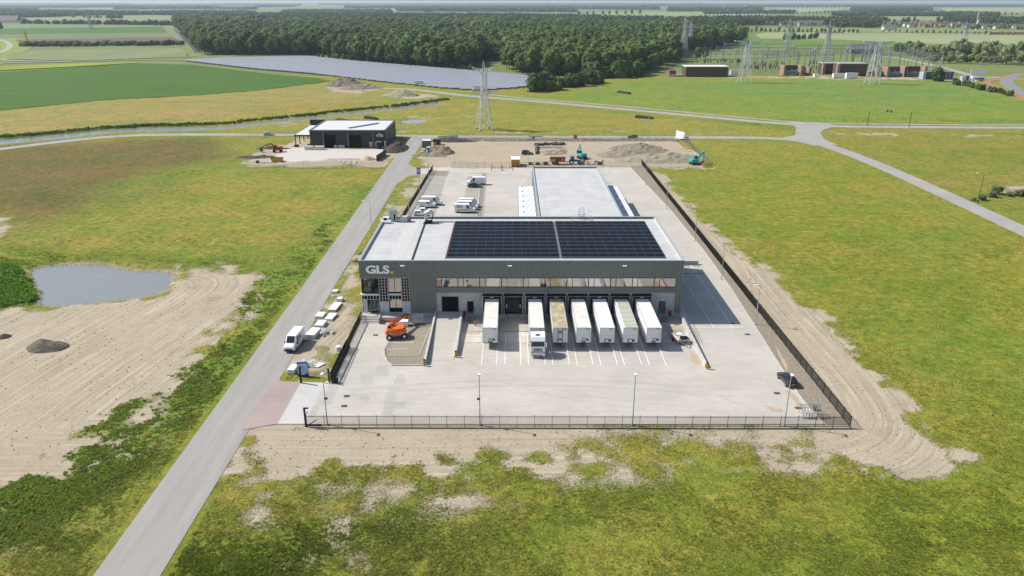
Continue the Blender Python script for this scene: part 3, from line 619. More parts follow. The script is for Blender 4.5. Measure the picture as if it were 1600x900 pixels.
# loading docks
DOCKS=[-3.8+4.07*i for i in range(8)]
for i,x in enumerate(DOCKS):
    o=W(MB().mat(M['dark']).box(x-1.72,x-1.25,YB-.62,YB+.02,.95,4.55).box(x+1.25,x+1.72,YB-.62,YB+.02,.95,4.55).box(x-1.249,x+1.249,YB-.62,YB+.02,3.75,4.551).mat(M['inter']).box(x-1.24,x+1.24,YB-.03,YB+.02,.95,3.75),'dock_shelter')
    f=MB().mat(M['alu']).box(x-1.78,x-1.70,YB-.68,YB-.6,.9,4.6).box(x+1.70,x+1.78,YB-.68,YB-.6,.9,4.6).box(x-1.78,x+1.78,YB-.69,YB-.59,4.56,4.64); W(f,'frame',o)
    f=MB().mat(M['dark']).add([(x-1.8,YB-.72,4.66),(x+1.8,YB-.72,4.66),(x+1.8,YB,4.95),(x-1.8,YB,4.95),(x-1.8,YB-.72,4.62),(x+1.8,YB-.72,4.62),(x+1.8,YB,4.62),(x-1.8,YB,4.62)],[(0,1,2,3),(4,5,1,0),(7,4,0,3),(5,6,2,1)]); W(f,'hood',o)
    f=MB().mat(M['blue'] if i in(1,4,6) else M['pole']).box(x-.35,x+.35,YB-.66,YB-.625,4.3,4.5); W(f,'number_plate',o)
    f=MB().mat(M['steel']).box(x-1.1,x-.6,YB-.25,YB+.03,.55,.95).box(x+.6,x+1.1,YB-.25,YB+.03,.55,.95).mat(M['dark']).box(x-1.15,x+1.15,YB-.35,YB+.03,.9,1.1); W(f,'bumper',o)
    W(MB().mat(M['conc']).box(x-2.0,x-1.3,YB-.6,YB+.03,0.06,.9),'plinth',o); W(MB().mat(M['conc']).box(x+1.3,x+2.0,YB-.6,YB+.03,.06,.9),'plinth',o)
x=DOCKS[1]
o=W(MB().mat(mat('dark_dock_door',(.035,.038,.04),.5)).box(x-1.22,x+1.22,YB-.09,YB-.031,1.1,3.7),'sectional_door'); W(MB().mat(M['glass']).box(x-.4,x+.4,YB-.11,YB-.091,2.75,2.95).box(x-.4,x+.4,YB-.11,YB-.091,2.2,2.4),'door_window',o)
W(MB().mat(M['white']).box(x-1.7+.35,x-1.7+.47,YB-.66,YB-.625,2.2,3.0),'guide_light'); W(MB().mat(M['white']).box(x+1.23,x+1.35,YB-.66,YB-.625,2.2,3.0),'guide_light')
# ramp door, person doors
o=W(MB().mat(M['inter']).box(-13.3,-10.35,YB-.02,YB+.03,1.25,4.2),'ramp_door'); W(MB().mat(M['blk']).box(-13.42,-13.3,YB-.06,YB+.03,1.2,4.32).box(-10.35,-10.23,YB-.06,YB+.03,1.2,4.32).box(-13.3,-10.35,YB-.06,YB+.03,4.2,4.32),'frame',o)
W(MB().mat(M['concL']).box(-14.4,-13.42,YB-.03,YB+.03,1.1,2.1),'plinth_panel',o)
for x,c_ in ((-7.95,M['inter']),(28.75,mat('brown_door',(.12,.09,.07),.6,var=.4,scale=3))):
    o=W(MB().mat(c_).box(x-.48,x+.48,YB-.02,YB+.03,1.2,3.25),'door'); W(MB().mat(M['blk']).box(x-.6,x-.48,YB-.05,YB+.03,1.15,3.35).box(x+.48,x+.6,YB-.05,YB+.03,1.15,3.35).box(x-.48,x+.48,YB-.05,YB+.03,3.25,3.35),'frame',o)
    W(MB().mat(M['white']).box(x-.2,x+.2,YB-.2,YB,3.6,3.75),'door_lamp',o)
# office corner
g1=MB().mat(M['inter']).box(X0+.4,OX,YB+1.2,YB+1.4,1.0,8.1).box(X0+.35,X0+.45,YB+1.2,YB+9,1.0,8.1); W(g1,'office_backing')
def offwin(xa,xb,za,zb,nm,mm,y=YB+.22,dark=None):
    n=nm; f=MB().mat(M['blk']); wd=(xb-xa)/n
    for i in range(n+1): f.box(xa+i*wd-.05,xa+i*wd+.05,y-.06,y+.06,za,zb)
    f.box(xa,xb,y-.07,y+.07,za-.06,za+.04).box(xa,xb,y-.07,y+.07,zb-.04,zb+.06); o=W(f,'office_window')
    for i in range(n): W(MB().mat(mm).add([(xa+i*wd+.05,y,za),(xa+(i+1)*wd-.05,y,za),(xa+(i+1)*wd-.05,y,zb),(xa+i*wd+.05,y,zb)],[(0,1,2,3)]),'pane',o)
offwin(-28.3,-25.2,5.15,8.0,2,GG); offwin(-23.55,-21.0,5.15,8.0,2,SG); offwin(-27.6,-25.1,1.1,3.75,3,GG); offwin(-23.4,-21.0,1.9,3.75,2,SG)
W(MB().mat(M['inter']).box(-23.4,-21.0,YB+.1,YB+.2,1.1,1.85),'dark_panel')
W(MB().mat(M['white']).box(X0-.1,-25.2,YB-.25,YB+.5,4.65,4.9),'ledge'); W(MB().mat(M['white']).box(-23.6,-21.0,YB-.05,YB+.3,4.65,4.9),'ledge'); W(MB().mat(M['white']).box(-23.5,-21.0,YB-.05,YB+.2,1.0,1.1),'ledge')
mb=MB().mat(M['wpan']).box(-28.45,-27.65,YB-.03,YB+.3,1.0,3.7); W(mb,'wall_panel')
for xa,xb in ((-25.25,-24.35),(-24.32,-23.5),(-21.0,-20.2),(-20.17,-19.42)): W(MB().mat(M['wpan']).box(xa,xb,YB-.12,YB+.05,.75,3.3),'wall_panel')
W(MB().mat(M['inter']).box(-25.3,-23.5,YB+.06,YB+.2,1,8.1).box(-21.0,OX,YB+.06,YB+.2,1,8.1).box(X0+.3,-23.5,YB+.05,YB+.12,3.8,4.65).box(-23.5,-21,YB+.05,YB+.12,3.8,4.65).box(X0+.25,X0+.4,YB+.05,YB+8,1,8.1),'backing_board')
def lattice_panel(xa,xb,za,zb,nx_,nz,tall=True):
    m_=MB().mat(M['timber'])
    o=W(m_.box(xa-.04,xa+.04,YB-.12,YB-.02,za,zb),'lattice')
    for i in range(1,nx_+1): x=xa+(xb-xa)*i/nx_; W(MB().mat(M['timber']).box(x-.04,x+.04,YB-.12,YB-.02,za,zb),'batten',o)
    for j in range(nz+1): z=za+(zb-za)*j/nz; W(MB().mat(M['wpan']).box(xa-.06,xb+.06,YB-.16,YB-.121,z-.035,z+.035),'batten',o)
lattice_panel(-25.2,-23.6,3.4,8.15,3,8); lattice_panel(-20.95,-19.5,3.4,8.15,3,8); lattice_panel(-28.7,-25.3,3.8,4.6,6,1); lattice_panel(-23.4,-21.1,3.8,4.6,4,1)
for i in range(13): W(MB().mat(M['timber']).box(-28.4+i*.73-.04,-28.4+i*.73+.04,YB-.14,YB+.1,7.95,8.3),'fixing_bracket')
# terrace, steps, planter
T1=MB().mat(M['concL']).box(-28.6,-25.2,133.9,135.25,.06,.95)
for k in range(4): T1.box(-28.5,-25.2,133.9-.38*(k+1),133.9-.38*k-.005,.06,.78-.19*k)
W(T1,'entrance_steps'); W(MB().mat(M['concL']).box(-25.15,-24.95,132.0,135.2,.06,1.25).box(-24.9,-20.3,133.1,135.15,.06,.95).mat(M['steel']).box(-24.85,-20.6,133.0,133.09,.1,.35),'planter')
W(MB().mat(M['orange']).box(-24.6,-21.6,132.85,132.99,.45,.6),'orange_beam')
rl=MB().mat(M['steel'])
for x in (-28.65,-25.3):
    for y in (132.4,133.9,135.1): rl.cyl((x,y,.1),(x,y,1.9),.03,6)
    rl.beam((x,132.4,1.1),(x,135.1,1.9),.05)
W(rl,'handrail')
# lettering
def text_mesh(s,size,bold=.02,ext=.03,shear=0,m=None,name='lettering',sp=1.0):
    cu=bpy.data.curves.new('txt','FONT'); cu.body=s; cu.size=size; cu.offset=bold; cu.extrude=ext; cu.shear=shear; cu.space_character=sp; cu.resolution_u=3
    to=bpy.data.objects.new('txt',cu); COL.objects.link(to); dg=bpy.context.evaluated_depsgraph_get()
    me=bpy.data.meshes.new_from_object(to.evaluated_get(dg)); bpy.data.objects.remove(to); me.name=name
    me.materials.clear(); me.materials.append(m or M['white']); 
    co=[v.co for v in me.vertices]; x0=min(c.x for c in co); x1=max(c.x for c in co); y0=min(c.y for c in co); y1=max(c.y for c in co)
    me.transform(Matrix.Translation((-(x0+x1)/2,-(y0+y1)/2,0))@Matrix.Identity(4)); me['w']=x1-x0; me['h']=y1-y0
    return me
def put_text(me,parent,loc,face='-y',w=None,h=None):
    "stand a flat text mesh upright, reading from side -y, +x or -x"
    me=me.copy(); S=Matrix.Diagonal(((w/me['w'] if w else 1),(h/me['h'] if h else 1),1,1))
    rot=Matrix.Rotation(math.pi/2,4,'X')
    z={'-y':0,'+x':math.pi/2,'-x':-math.pi/2,'+y':math.pi}[face]
    me.transform(Matrix.Rotation(z,4,'Z')@rot@S); o=ob('lettering',me,parent,loc); return o
LET=mat('sign_letter_white',(.93,.95,.97),.5,var=.02)
SEGS=dict(G=[(5.2,4.6,5.2,4.6)],)
tx=text_mesh('GLS',2.6,.10,.09,m=LET,sp=.95)
o=put_text(tx,WH,(-25.25-1.75,-.16,9.85),'-y',w=4.5,h=1.65)
mb=MB().mat(M['yellow']).cyl((-22.55-1.75,-.25,9.3),(-22.55-1.75,-.08,9.3),.33,18); mb.build('yellow_dot',WH)
# ---- rear hall
RX0,RX1,RZ,RYE=6.3,26.3,9.0,232.5
c=MB().mat(M['clad']); c.box(RX0,RX1,YR+.02,RYE,0,RZ-.1)
corry(c,YR,RYE,.3,RZ-.1,RX0-.002); corry(c,YR,RYE,.3,RZ-.1,RX1+.002,dirn=1); rh=W(c,'rear_hall')
W(MB().mat(M['roofw']).box(RX0+.35,RX1-.35,YR+.1,RYE-.3,RZ-.2,RZ-.05),'roof',rh)
q=MB().mat(M['trimL']).box(RX0-.1,RX0+.35,YR+.05,RYE,RZ-.099,RZ+.25).box(RX1-.35,RX1+.1,YR+.05,RYE,RZ-.099,RZ+.25).mat(M['trim']).box(RX0-.1,RX1+.1,RYE-.34,RYE+.1,RZ-.098,RZ+.3); W(q,'parapet',rh)
W(MB().mat(M['trim']).box(RX0+2.2,RX0+2.23,YR+.2,RYE-.5,RZ-.05,RZ-.045).box(RX1-2.2,RX1-2.17,YR+.2,RYE-.5,RZ-.05,RZ-.045),'gutter_line',rh)
for sx_,xa,xb,yb in ((-1,1.75,RX0-.05,243.0),(1,RX1+.05,31.5,243.0)):
    cn=W(MB().mat(M['awn']).box(min(xa,xb),max(xa,xb),YR+.1,225.0,4.85,5.1).mat(M['trimL']).box(min(xa,xb)-.05,max(xa,xb)+.05,225,225.2,4.82,5.16).box((xa-.12 if sx_<0 else xb),(xa if sx_<0 else xb+.12),YR+.1,225.2,4.82,5.16),'canopy')
    e=xa+1.3 if sx_<0 else xb-1.6; t_=RX0 if sx_<0 else RX1
    for k in range(10):
        y=171+k*5.8; W(MB().mat(M['blk']).cyl((e,y,5.1),(t_,y+2.4,8.6),.028,5).box(e-.15,e+.15,y-.15,y+.15,5.1,5.3),'tie_rod',cn)
        if k%2==0: W(MB().mat(M['blk']).box((xa+.3 if sx_<0 else xb-.5),(xa+.5 if sx_<0 else xb-.3),y-.1,y+.1,0,4.85),'post',cn)
# ---- solar arrays on the roof
PVM=mat('solar_cell',(.004,.005,.009),.3,var=.3,scale=1,spec=.06); PVF=mat('panel_frame',(.025,.03,.035),.5); EDGEC=mat('lit_edge_grey',(.115,.145,.16),.6)
def pv(w_,d_,tilt):
    c_=math.cos(tilt)*d_; h=math.sin(tilt)*d_
    a=[(0,0,0),(w_,0,0),(w_,c_,h),(0,c_,h)]
    mb=MB().mat(PVF); mb.add(a+[(x,y,z-.06) for x,y,z in a],[(0,1,5,4)[::-1],(1,2,6,5)[::-1],(2,3,7,6)[::-1],(3,0,4,7)[::-1],(4,5,6,7)[::-1]])
    i=.03; mb.add([(i,i,i*math.tan(tilt)),(w_-i,i,i*math.tan(tilt)),(w_-i,c_-i,h-i*math.tan(tilt)),(i,c_-i,h-i*math.tan(tilt))],[(0,1,2,3)])
    mb.add(a,[(0,1,2,3)]); mb.f.pop(); mb.m.pop()
    mb.mat(PVM).add([(0.03,.03,.006+.03*math.tan(tilt)),(w_-.03,.03,.006+.03*math.tan(tilt)),(w_-.03,c_-.03,h+.006-.03*math.tan(tilt)),(.03,c_-.03,h+.006-.03*math.tan(tilt))],[(0,1,2,3)])
    mb.mat(PVF).add([(0,0,.001),(w_,0,.001),(w_,c_,h+.001),(0,c_,h+.001)],[(0,1,2,3)])
    return mb.mesh('solar_panel')
for ai,(xa,xb,nc) in enumerate(((-12.4,9.05,12),(9.55,29.4,11))):
    A=E('solar_array',('larger left block of black solar panels on the flat depot roof','right block of black solar panels on the flat depot roof')[ai],'solar panels',(xa,138.1,11.25),group='rooftop solar blocks')
    pw=(xb-xa)/nc; rp=2.53; pm=pv(pw-.06,rp-.22,R(3.5))
    for j in range(10):
        for i in range(nc): ob('solar_panel',pm,A,(i*pw,j*rp,0))
    for j in range(11): MB().mat(EDGEC).box(-.02,xb-xa,j*rp-.17,j*rp-.03,-.05,.13).build('lit_edge_bar',A)  # bars added to imitate the lit edges of the panel rows
    if ai==0:
        eb=MB().mat(M['steel'])
        for j in range(24): eb.box(xb-xa+.08,xb-xa+.40,j*1.06,j*1.06+.6,-.1,.12)
        tag(eb.build('ballast_blocks',A),kind='stuff')
        MB().mat(M['rust']).box(-.35,-.1,-.3,25.3,-.12,.02).build('edge_rail',A)
# roof equipment
o=E('rooftop_ventilation_unit','tall grey ventilation tower with a dark slot at the roof back edge','ventilation unit',(-26.4,164.4,11.1))
MB().mat(mat('unit_grey',(.40,.43,.42),.5,metal=.2)).cb(0,0,1.25,1.5,1.3,2.5).build('housing',o); MB().mat(M['inter']).box(.15,.5,-.68,-.655,.3,1.7).build('slot',o); MB().mat(M['steel']).cb(0,0,2.55,1.6,1.4,.1).build('cap',o)
o=E('rooftop_condenser','small white condenser with dark fan left of the roof tower','condenser',(-28.0,163.9,11.1))
MB().mat(M['white']).cb(0,0,.6,1.3,.8,.9).box(-.5,-.4,-.3,.3,0,.15).box(.4,.5,-.3,.3,0,.15).build('housing',o); MB().mat(M['inter']).cyl((-.1,-.42,.6),(-.1,-.405,.6),.36,12).build('fan',o)
o=E('rooftop_heat_unit','boxy light grey heat unit right of the roof tower','heat unit',(-23.6,163.9,11.1))
MB().mat(mat('unit_green_grey',(.42,.48,.48),.5)).cb(-.4,0,.65,1.6,1.2,1.2).build('housing',o); MB().mat(M['trim']).cb(.75,0,.6,.7,1.1,1.05).build('fan_section',o); MB().mat(M['steel']).box(-2.0,-1.2,-.2,.2,.2,.5).build('duct',o)
o=MB().mat(M['white']).cyl((-28.9,162.3,11.45),(-26.6,162.3,11.45),.33,10).build('rooftop_duct'); tag(o,'short white duct lying in front of the small condenser','duct')
o=E('rooftop_pipe_cluster','silver bent ducts with dark fittings at the end of the roof seam','duct',(-18.7,163.7,11.1))
MB().mat(M['alu']).cyl((-.4,.2,.1),(-.4,.2,2.0),.35,10).cyl((-.4,.2,2.0),(.6,-.2,2.5),.35,10).cyl((.6,-.2,2.5),(1.1,-.4,2.1),.38,10).build('duct',o)
MB().mat(M['blk']).cb(.3,-.6,.3,1.4,.6,.5).cb(-.3,-1.2,.2,.8,.5,.4).cyl((.9,-.4,.2),(1.2,-.4,1.8),.12,8).beam((-.9,-1.7,.06),(2.6,-1.7,.06),.5,.1).build('fittings',o)
MB().mat(M['rust']).beam((.5,-.3,.12),(6.3,-.4,.12),.14).build('cable_tray',o)
o=E('roof_access_ladder','steel ladder cage with guard rails at the back edge of the roof','ladder',(15.6,165.6,11.1))
mb=MB().mat(M['steel'])
for x in (-.55,.55): mb.cyl((x,.4,-2),(x,.4,2.6),.05,6).cyl((x,-.5,0),(x,-.5,1.5),.05,6).beam((x,.4,1.6),(x,-.5,1.4),.06)
for z in (1.0,1.7,2.3,2.6): mb.beam((-.55,.4,z),(.55,.4,z),.06)
for k in range(8): mb.beam((-.55,.4,-1.5+k*.35),(.55,.4,-1.5+k*.35),.05)
mb.build('ladder',o)
for s in (-1,1):
    mb=MB().mat(M['pole'])
    for z in (.6,1.15): mb.beam((s*.6,-.2,z+.1),(s*2.2,-1.2,z),.05)
    mb.cyl((s*2.2,-1.2,0),(s*2.2,-1.2,1.2),.04,6).cyl((s*2.2,-2.4,0),(s*2.2,-2.4,1.2),.04,6).beam((s*2.2,-1.2,1.15),(s*2.2,-2.4,1.15),.05).mat(M['orange']).cb(s*2.0,-2.5,.1,.5,.4,.2); mb.build('guard_rail',o)
# ramp, walls
o=MB().mat(PAVE).add([(-14.35,116.5,.075),(-9.85,116.5,.075),(-9.85,133.2,1.2),(-14.35,133.2,1.2),(-14.35,135.25,1.2),(-9.85,135.25,1.2),(-14.35,135.25,0),(-9.85,135.25,0),(-14.35,116.5,0),(-9.85,116.5,0)],[(0,1,2,3),(3,2,5,4)]).build('ramp'); tag(o,kind='structure')
for i,(x,y0,lab) in enumerate(((-14.6,114.9,'low concrete wall between the planted bay and the loading ramp'),(-9.65,118.2,'low concrete wall on the dock side of the loading ramp'))):
    o=MB().mat(M['concL']).add([(x-.18,y0,.05),(x+.18,y0,.05),(x+.18,135.2,.05),(x-.18,135.2,.05),(x-.18,y0,.95),(x+.18,y0,.95),(x+.18,135.2,1.55),(x-.18,135.2,1.55)],[(4,5,6,7),(0,1,5,4),(1,2,6,5),(2,3,7,6),(3,0,4,7)]).build('ramp_wall'); tag(o,lab,'wall')
o=E('side_retaining_wall','long pale wall with a steel railing right of the dock yard','wall',(32.2,124,0))
MB().mat(M['concL']).add([(-.17,-10.3,.05),(.17,-10.3,.05),(.17,10.8,.05),(-.17,10.8,.05),(-.17,-10.3,.8),(.17,-10.3,.8),(.17,10.8,1.3),(-.17,10.8,1.3)],[(4,5,6,7),(0,1,5,4),(1,2,6,5),(2,3,7,6),(3,0,4,7)]).build('wall',o)
mb=MB().mat(M['steel'])
for k in range(8): mb.cyl((0,10.5-k*1.5,1.0),(0,10.5-k*1.5,2.2),.03,5)
mb.beam((0,10.5,2.2),(0,0,2.0),.05).beam((0,10.5,1.7),(0,0,1.5),.05); mb.build('railing',o)
def bollard(x,y,lab):
    o=E('striped_bollard',lab,'bollard',(x,y,.06),group='yellow and black bollards')
    MB().mat(M['yellow']).cyl((0,0,0),(0,0,1.15),.2,10).build('post',o)
    b_=MB().mat(M['blk'])
    for z in (.22,.62,1.0): b_.cyl((0,0,z),(0,0,z+.16),.207,10)
    b_.build('stripes',o)
bollard(-14.62,114.4,'yellow and black bollard at the end of the wall by the planted bay'); bollard(-9.6,117.7,'yellow and black bollard at the foot of the ramp on the dock side')
bollard(32.25,113.2,'yellow and black bollard at the end of the long right wall'); bollard(-6.9,131.3,'yellow and black bollard beside the steps left of the docks'); bollard(27.4,131.6,'yellow and black bollard at the steps right of the docks')
for k,(x,lab) in enumerate(((-9.05,'red extinguisher cabinet left of the steps by the ramp'),(30.3,'red extinguisher cabinet right of the far right steps'))):
    o=MB().mat(M['red']).box(x-.25,x+.25,YB-.45,YB-.05,.5,1.5).mat(M['blk']).box(x-.2,x+.2,YB-.47,YB-.451,.6,1.4).mat(M['red']).box(x-.17,x+.17,YB-.49,YB-.471,.63,1.37).build('extinguisher_cabinet'); tag(o,lab,'cabinet')
def steps(x,lab):
    o=E('steel_steps',lab,'steps',(x,YB-.75,0)); st=M['steel']
    MB().mat(st).box(-.7,.7,-.35,.65,1.1,1.18).build('landing',o)
    for k in range(5): MB().mat(st).box(-.65,.65,-.35-.3*(k+1),-.35-.3*k-.03,.92-.19*k,.97-.19*k).build('tread',o)
    for s in (-1,1):
        MB().mat(st).cyl((s*.7,.6,1.1),(s*.7,.6,2.2),.03,6).cyl((s*.7,-.35,1.1),(s*.7,-.35,2.2),.03,6).cyl((s*.7,-1.9,.06),(s*.7,-1.9,1.1),.03,6).beam((s*.7,.6,2.2),(s*.7,-.35,2.2),.05).beam((s*.7,-.35,2.2),(s*.7,-1.9,1.1),.05).beam((s*.7,-.35,1.1),(s*.7,-1.9,.1),.06).build('handrail',o)
steps(-7.95,'steel steps with handrails to the door left of the docks'); steps(28.75,'steel steps with handrails to the door right of the docks')
# planted bay
sheet('planted_bay',smooth(gp([(601,545),(602,556),(606,566),(614,571),(661,571)]),1)+[(-14.85,133.0),(-21.3,131.9)],.09,GRAV,.1)
sheet('parking_bay',gp([(607,557),(655,557),(672,515),(622,515),(612,538)]),.11,mat('bay_soil_and_grid',(.27,.235,.175),.95,var=.25,scale=2,bump=.6),.1)
sheet('path_strip',gp([(620,507),(681,505),(684,499),(640,499),(624,501)]),.12,PAVW,.1)
mb=MB().mat(M['kerb']); kk=gp([(600,545),(601,557),(605,566),(613,571.5),(661,571.5)])
for a,b in zip(kk[:-1],kk[1:]): mb.beam((*a,.12),(*b,.12),.22,.22)
for a,b in zip(*(lambda q:(q[:-1],q[1:]))(gp([(607,557),(655,557),(672,515),(622,515)]))): mb.beam((*a,.13),(*b,.13),.12,.12)
mb.mat(M['line'])
for a,b in (((605,547),(638,545)),((610,536),(648,536))):
    p_,q_=g(*a),g(*b); mb.beam((*p_,.115),(*q_,.115),.1,.02)
tag(mb.build('bay_kerb'),kind='structure')
# ================================================================ fences
def fence_parts(h=1.85,L=2.5,sp=.125,bw=.03):
    mb=MB().mat(M['blk']); n=int(L/sp)
    for i in range(1,n): mb.add(*barv(i*sp,bw,.08,h))
    mb.box(.03,L-.03,-.02,.02,.18,.23).box(.03,L-.03,-.02,.02,h-.18,h-.13)
    pm=mb.mesh('fence_panel'); po=MB().mat(M['blk']).box(-.035,.035,-.035,.035,0,h+.1).mesh('fence_post'); return pm,po
def barv(x,w,z0,z1):
    a=w/2; return [(x-a,-a,z0),(x+a,-a,z0),(x+a,a,z0),(x-a,a,z0),(x-a,-a,z1),(x+a,-a,z1),(x+a,a,z1),(x-a,a,z1)],[(0,1,5,4),(1,2,6,5),(2,3,7,6),(3,0,4,7),(4,5,6,7)]
FP,PO=fence_parts()
def bar_fence(name,a,b,label,pm=FP,po=PO,L=2.5,z=0,cat='fence'):
    a=Vector((*a,z)); b=Vector((*b,z)); d=b-a; n=max(1,round(d.length/L)); rz=math.atan2(d.y,d.x); sc_=d.length/n/L
    f=E(name,label,cat,a,rz)
    for i in range(n): ob('fence_panel',pm,f,(i*d.length/n,0,0),0,(sc_,1,1))
    for i in range(n+1): ob('fence_post',po,f,(i*d.length/n,0,0))
    return f
bar_fence('bar_fence',(-29.3,95.0),(48.25,94.75),'long black bar fence along the near edge of the yard')
bar_fence('bar_fence',(48.25,94.75),(48.4,283),'very long black bar fence running down the right side of the site')
bar_fence('bar_fence',(-30.4,204),(-28.6,272.5),'black bar fence between the rear car park and the verge')
bar_fence('bar_fence',(-28.75,119),(-28.75,134.2),'short black bar fence from the office steps down to the gate')
bar_fence('sliding_gate',(-28.45,108.6),(-28.45,121.5),'black sliding gate rolled open beside the left fence',cat='gate')
bar_fence('bar_fence',(-28.9,108.5),(-28.9,121),'black bar fence section with the gate parked behind it')
mb=MB().mat(M['steel']).beam((-27.6,108,.1),(-27.2,133.8,.1),.12,.08); tag(mb.build('gate_rail'),kind='structure')
o=E('gate_post_frame','black gate post frame at the left end of the near fence','gate post',(-29.5,95.1,0))
MB().mat(M['blk']).box(-.12,.12,-.12,.12,0,3.0).box(-.12,.6,-.1,.1,2.9,3.05).build('post',o); MB().mat(M['blk']).beam((.1,0,.1),(1.6,.2,1.0),.1).beam((0,.3,.1),(2.2,.3,.1),.15).beam((.1,-.3,1.8),(.1,1.2,1.8),.08).build('brace',o)
o=E('gate_motor_post','black gate post with small control box at the open end of the gate','gate post',(-29.1,108.3,0))
MB().mat(M['blk']).box(-.12,.12,-.12,.12,0,2.6).build('post',o); MB().mat(M['concL']).box(-.6,.4,-.35,.35,.05,.2).build('base',o); MB().mat(M['dark']).cb(.9,.1,.5,.9,.5,.8).build('motor',o)
# building site mesh fencing
def mesh_parts(L=3.5,h=2.0,m=M['steel']):
    mb=MB().mat(m)
    for i in range(1,12): mb.add(*barv(i*L/12,.02,.15,h))
    for j in range(1,5): mb.box(0,L,-.01,.01,.15+j*.37,.17+j*.37)
    mb.box(0,L,-.02,.02,h-.03,h+.02).box(0,L,-.02,.02,.13,.17); pm=mb.mesh('fence_panel')
    return pm,MB().mat(m).box(-.03,.03,-.03,.03,0,h+.05).box(-.12,.12,-.35,.35,0,.12).mesh('fence_post')
MP,MO=mesh_parts(); RP,RO=mesh_parts(m=mat('brown_mesh',(.16,.10,.07),.6)) ; 
MEM=g(713,261),g(888,262.5)
bar_fence('mesh_fence',(-22,275.8),(20,277.2),'reddish brown mesh fence between the depot and the building site left of the hall',RP,RO,3.0)
bar_fence('mesh_fence',(22,277.2),(47,278),'grey mesh fence along the building site right of the hall',MP,MO,3.5)
bar_fence('mesh_fence',(47.5,277),(68,276.5),'grey mesh fence between the black fence and the yellow banner',MP,MO,3.5)
bar_fence('mesh_fence',g(1113,262),g(1066,217),'steel mesh fence on the slanting right edge of the building site',MP,MO,3.5)
bar_fence('mesh_fence',g(700,217.4),g(1050,218.4),'grey mesh fence along the far road behind the building site',MP,MO,3.5)
bar_fence('mesh_fence',g(384,262),g(596,263),'grey mesh fence before the paved yard of the black hall',MP,MO,3.5)
bar_fence('mesh_fence',g(388,205+10),g(455,212.8),'low mesh fence by the road left of the black hall',MP,MO,3.5)

# ================================================================ lamps
def lamp(x,y,h,label,arm=(0,0),grp='lamp posts round the depot',box=False,col='pole'):
    o=E('lamp_post',label,'lamp post',(x,y,0),group=grp)
    MB().mat(M[col]).cyl((0,0,0),(0,0,h),.10,7,.055).cb(0,0,.1,.3,.3,.2).build('pole',o)
    ax,ay=arm; hd=MB().mat(M['white'])
    if ax or ay:
        MB().mat(M[col]).beam((0,0,h-.05),(ax,ay,h+.05),.07).build('arm',o)
    L=max(.1,math.hypot(ax,ay)); ux,uy=(ax/L,ay/L) if (ax or ay) else (0,-1)
    hd.beam((ax-ux*.1,ay-uy*.1,h+.06),(ax+ux*.65,ay+uy*.65,h+.1),.34,.14); hd.build('lamp_head',o)
    if box: MB().mat(M['blk']).cb(-.15*box,0,h*.52,.45,.3,.2).build('camera_box',o)
    return o
lamp(-26.55,95.6,8.2,'slim lamp post left of the yard by the entrance gate end',box=-1); lamp(-4.6,95.5,8.2,'slim lamp post behind the near fence, left of the yard centre',box=1)
lamp(17.3,95.5,8.2,'slim lamp post behind the near fence, right of the yard centre'); lamp(39.05,95.3,8.2,'slim lamp post in front of the parked black car')
for (x,y,h,t_) in ((45.9,131.9,7.9,'lamp post beside the corner of the building shadow'),(45.8,156.6,7.9,'lamp post by the side yard near the low grey wall'),(46.4,185,7.9,'lamp post third along the right kerb, level with the rear hall start'),(45.2,217,7.9,'lamp post on the gravel strip level with the middle of the rear hall'),(44.2,248,7.9,'farthest lamp post on the right gravel strip')):
    lamp(x,y,h,t_,(-.5,0))
GS='street lamps along the access road'
lamp(-36.6,191,8.9,'tall street lamp curving over the access road by the meadow',(-1.4,0),GS); lamp(-28.4,256,10,'tall lamp post at the top of the rear car park fence',(.0,-.5),GS); lamp(-28.9,207.5,7,'lamp post on the verge just behind the office roof corner',(-.9,0),GS)
lamp(5.9,277.5,7,'thin lamp post beside the yellow container',(0,-.5),GS); lamp(33.5,277.5,7,'thin lamp post right of the rear hall by the site fence',(0,-.5),GS); lamp(-21.0,277,8,'thin lamp post by the building site entrance',(0,-.5),GS)
GF='street lamps on the far roads'
def glamp(px,py,h,t_,arm): x,y=g(px,py); lamp(x,y,h,t_,arm,GF)
glamp(1259,193,9,'street lamp on the far side of the junction',(-.6,0)); glamp(1296,215,8.7,'street lamp with short double arm right of the junction',(-1.6,.1)); glamp(1583,200,8.6,'street lamp with hooked arm at the right edge of the far road',(-1.6,0))
glamp(1012,216,9,'white post beside the dark car on the far road',(0,-.3)); glamp(184,214,7,'street lamp on the bend of the road left',(-1,0)); glamp(627,213,8,'street lamp at the corner right of the black hall',(0,-.6))
x,y=g(1528,317); lamp(x,y,9,'dark lamp post by the bushes at the diagonal road',(-1.5,0.3),GF,col='blk')
for px,py in ((1355,197),(1420,199.5)):
    x,y=g(px,py); o=MB().mat(M['rust']).cyl((0,0,0),(0,0,7),.16,6).build('wind_sock_mast',loc=(x,y,0)); tag(o,'left of two brown masts by the far road' if px<1400 else 'right of two brown masts by the far road','mast','brown masts on the far road verge')
x,y=g(1389,187); o=E('wind_banner','small red and white striped banner between two brown masts','banner',(x,y,4)); MB().mat(M['red']).box(-2,-1,0,.1,0,1).box(0,1,0,.1,-.4,.7).build('red_stripes',o); MB().mat(M['white']).box(-1,0,0,.1,-.2,.9).box(1,2,0,.1,-.5,.4).build('white_stripes',o)
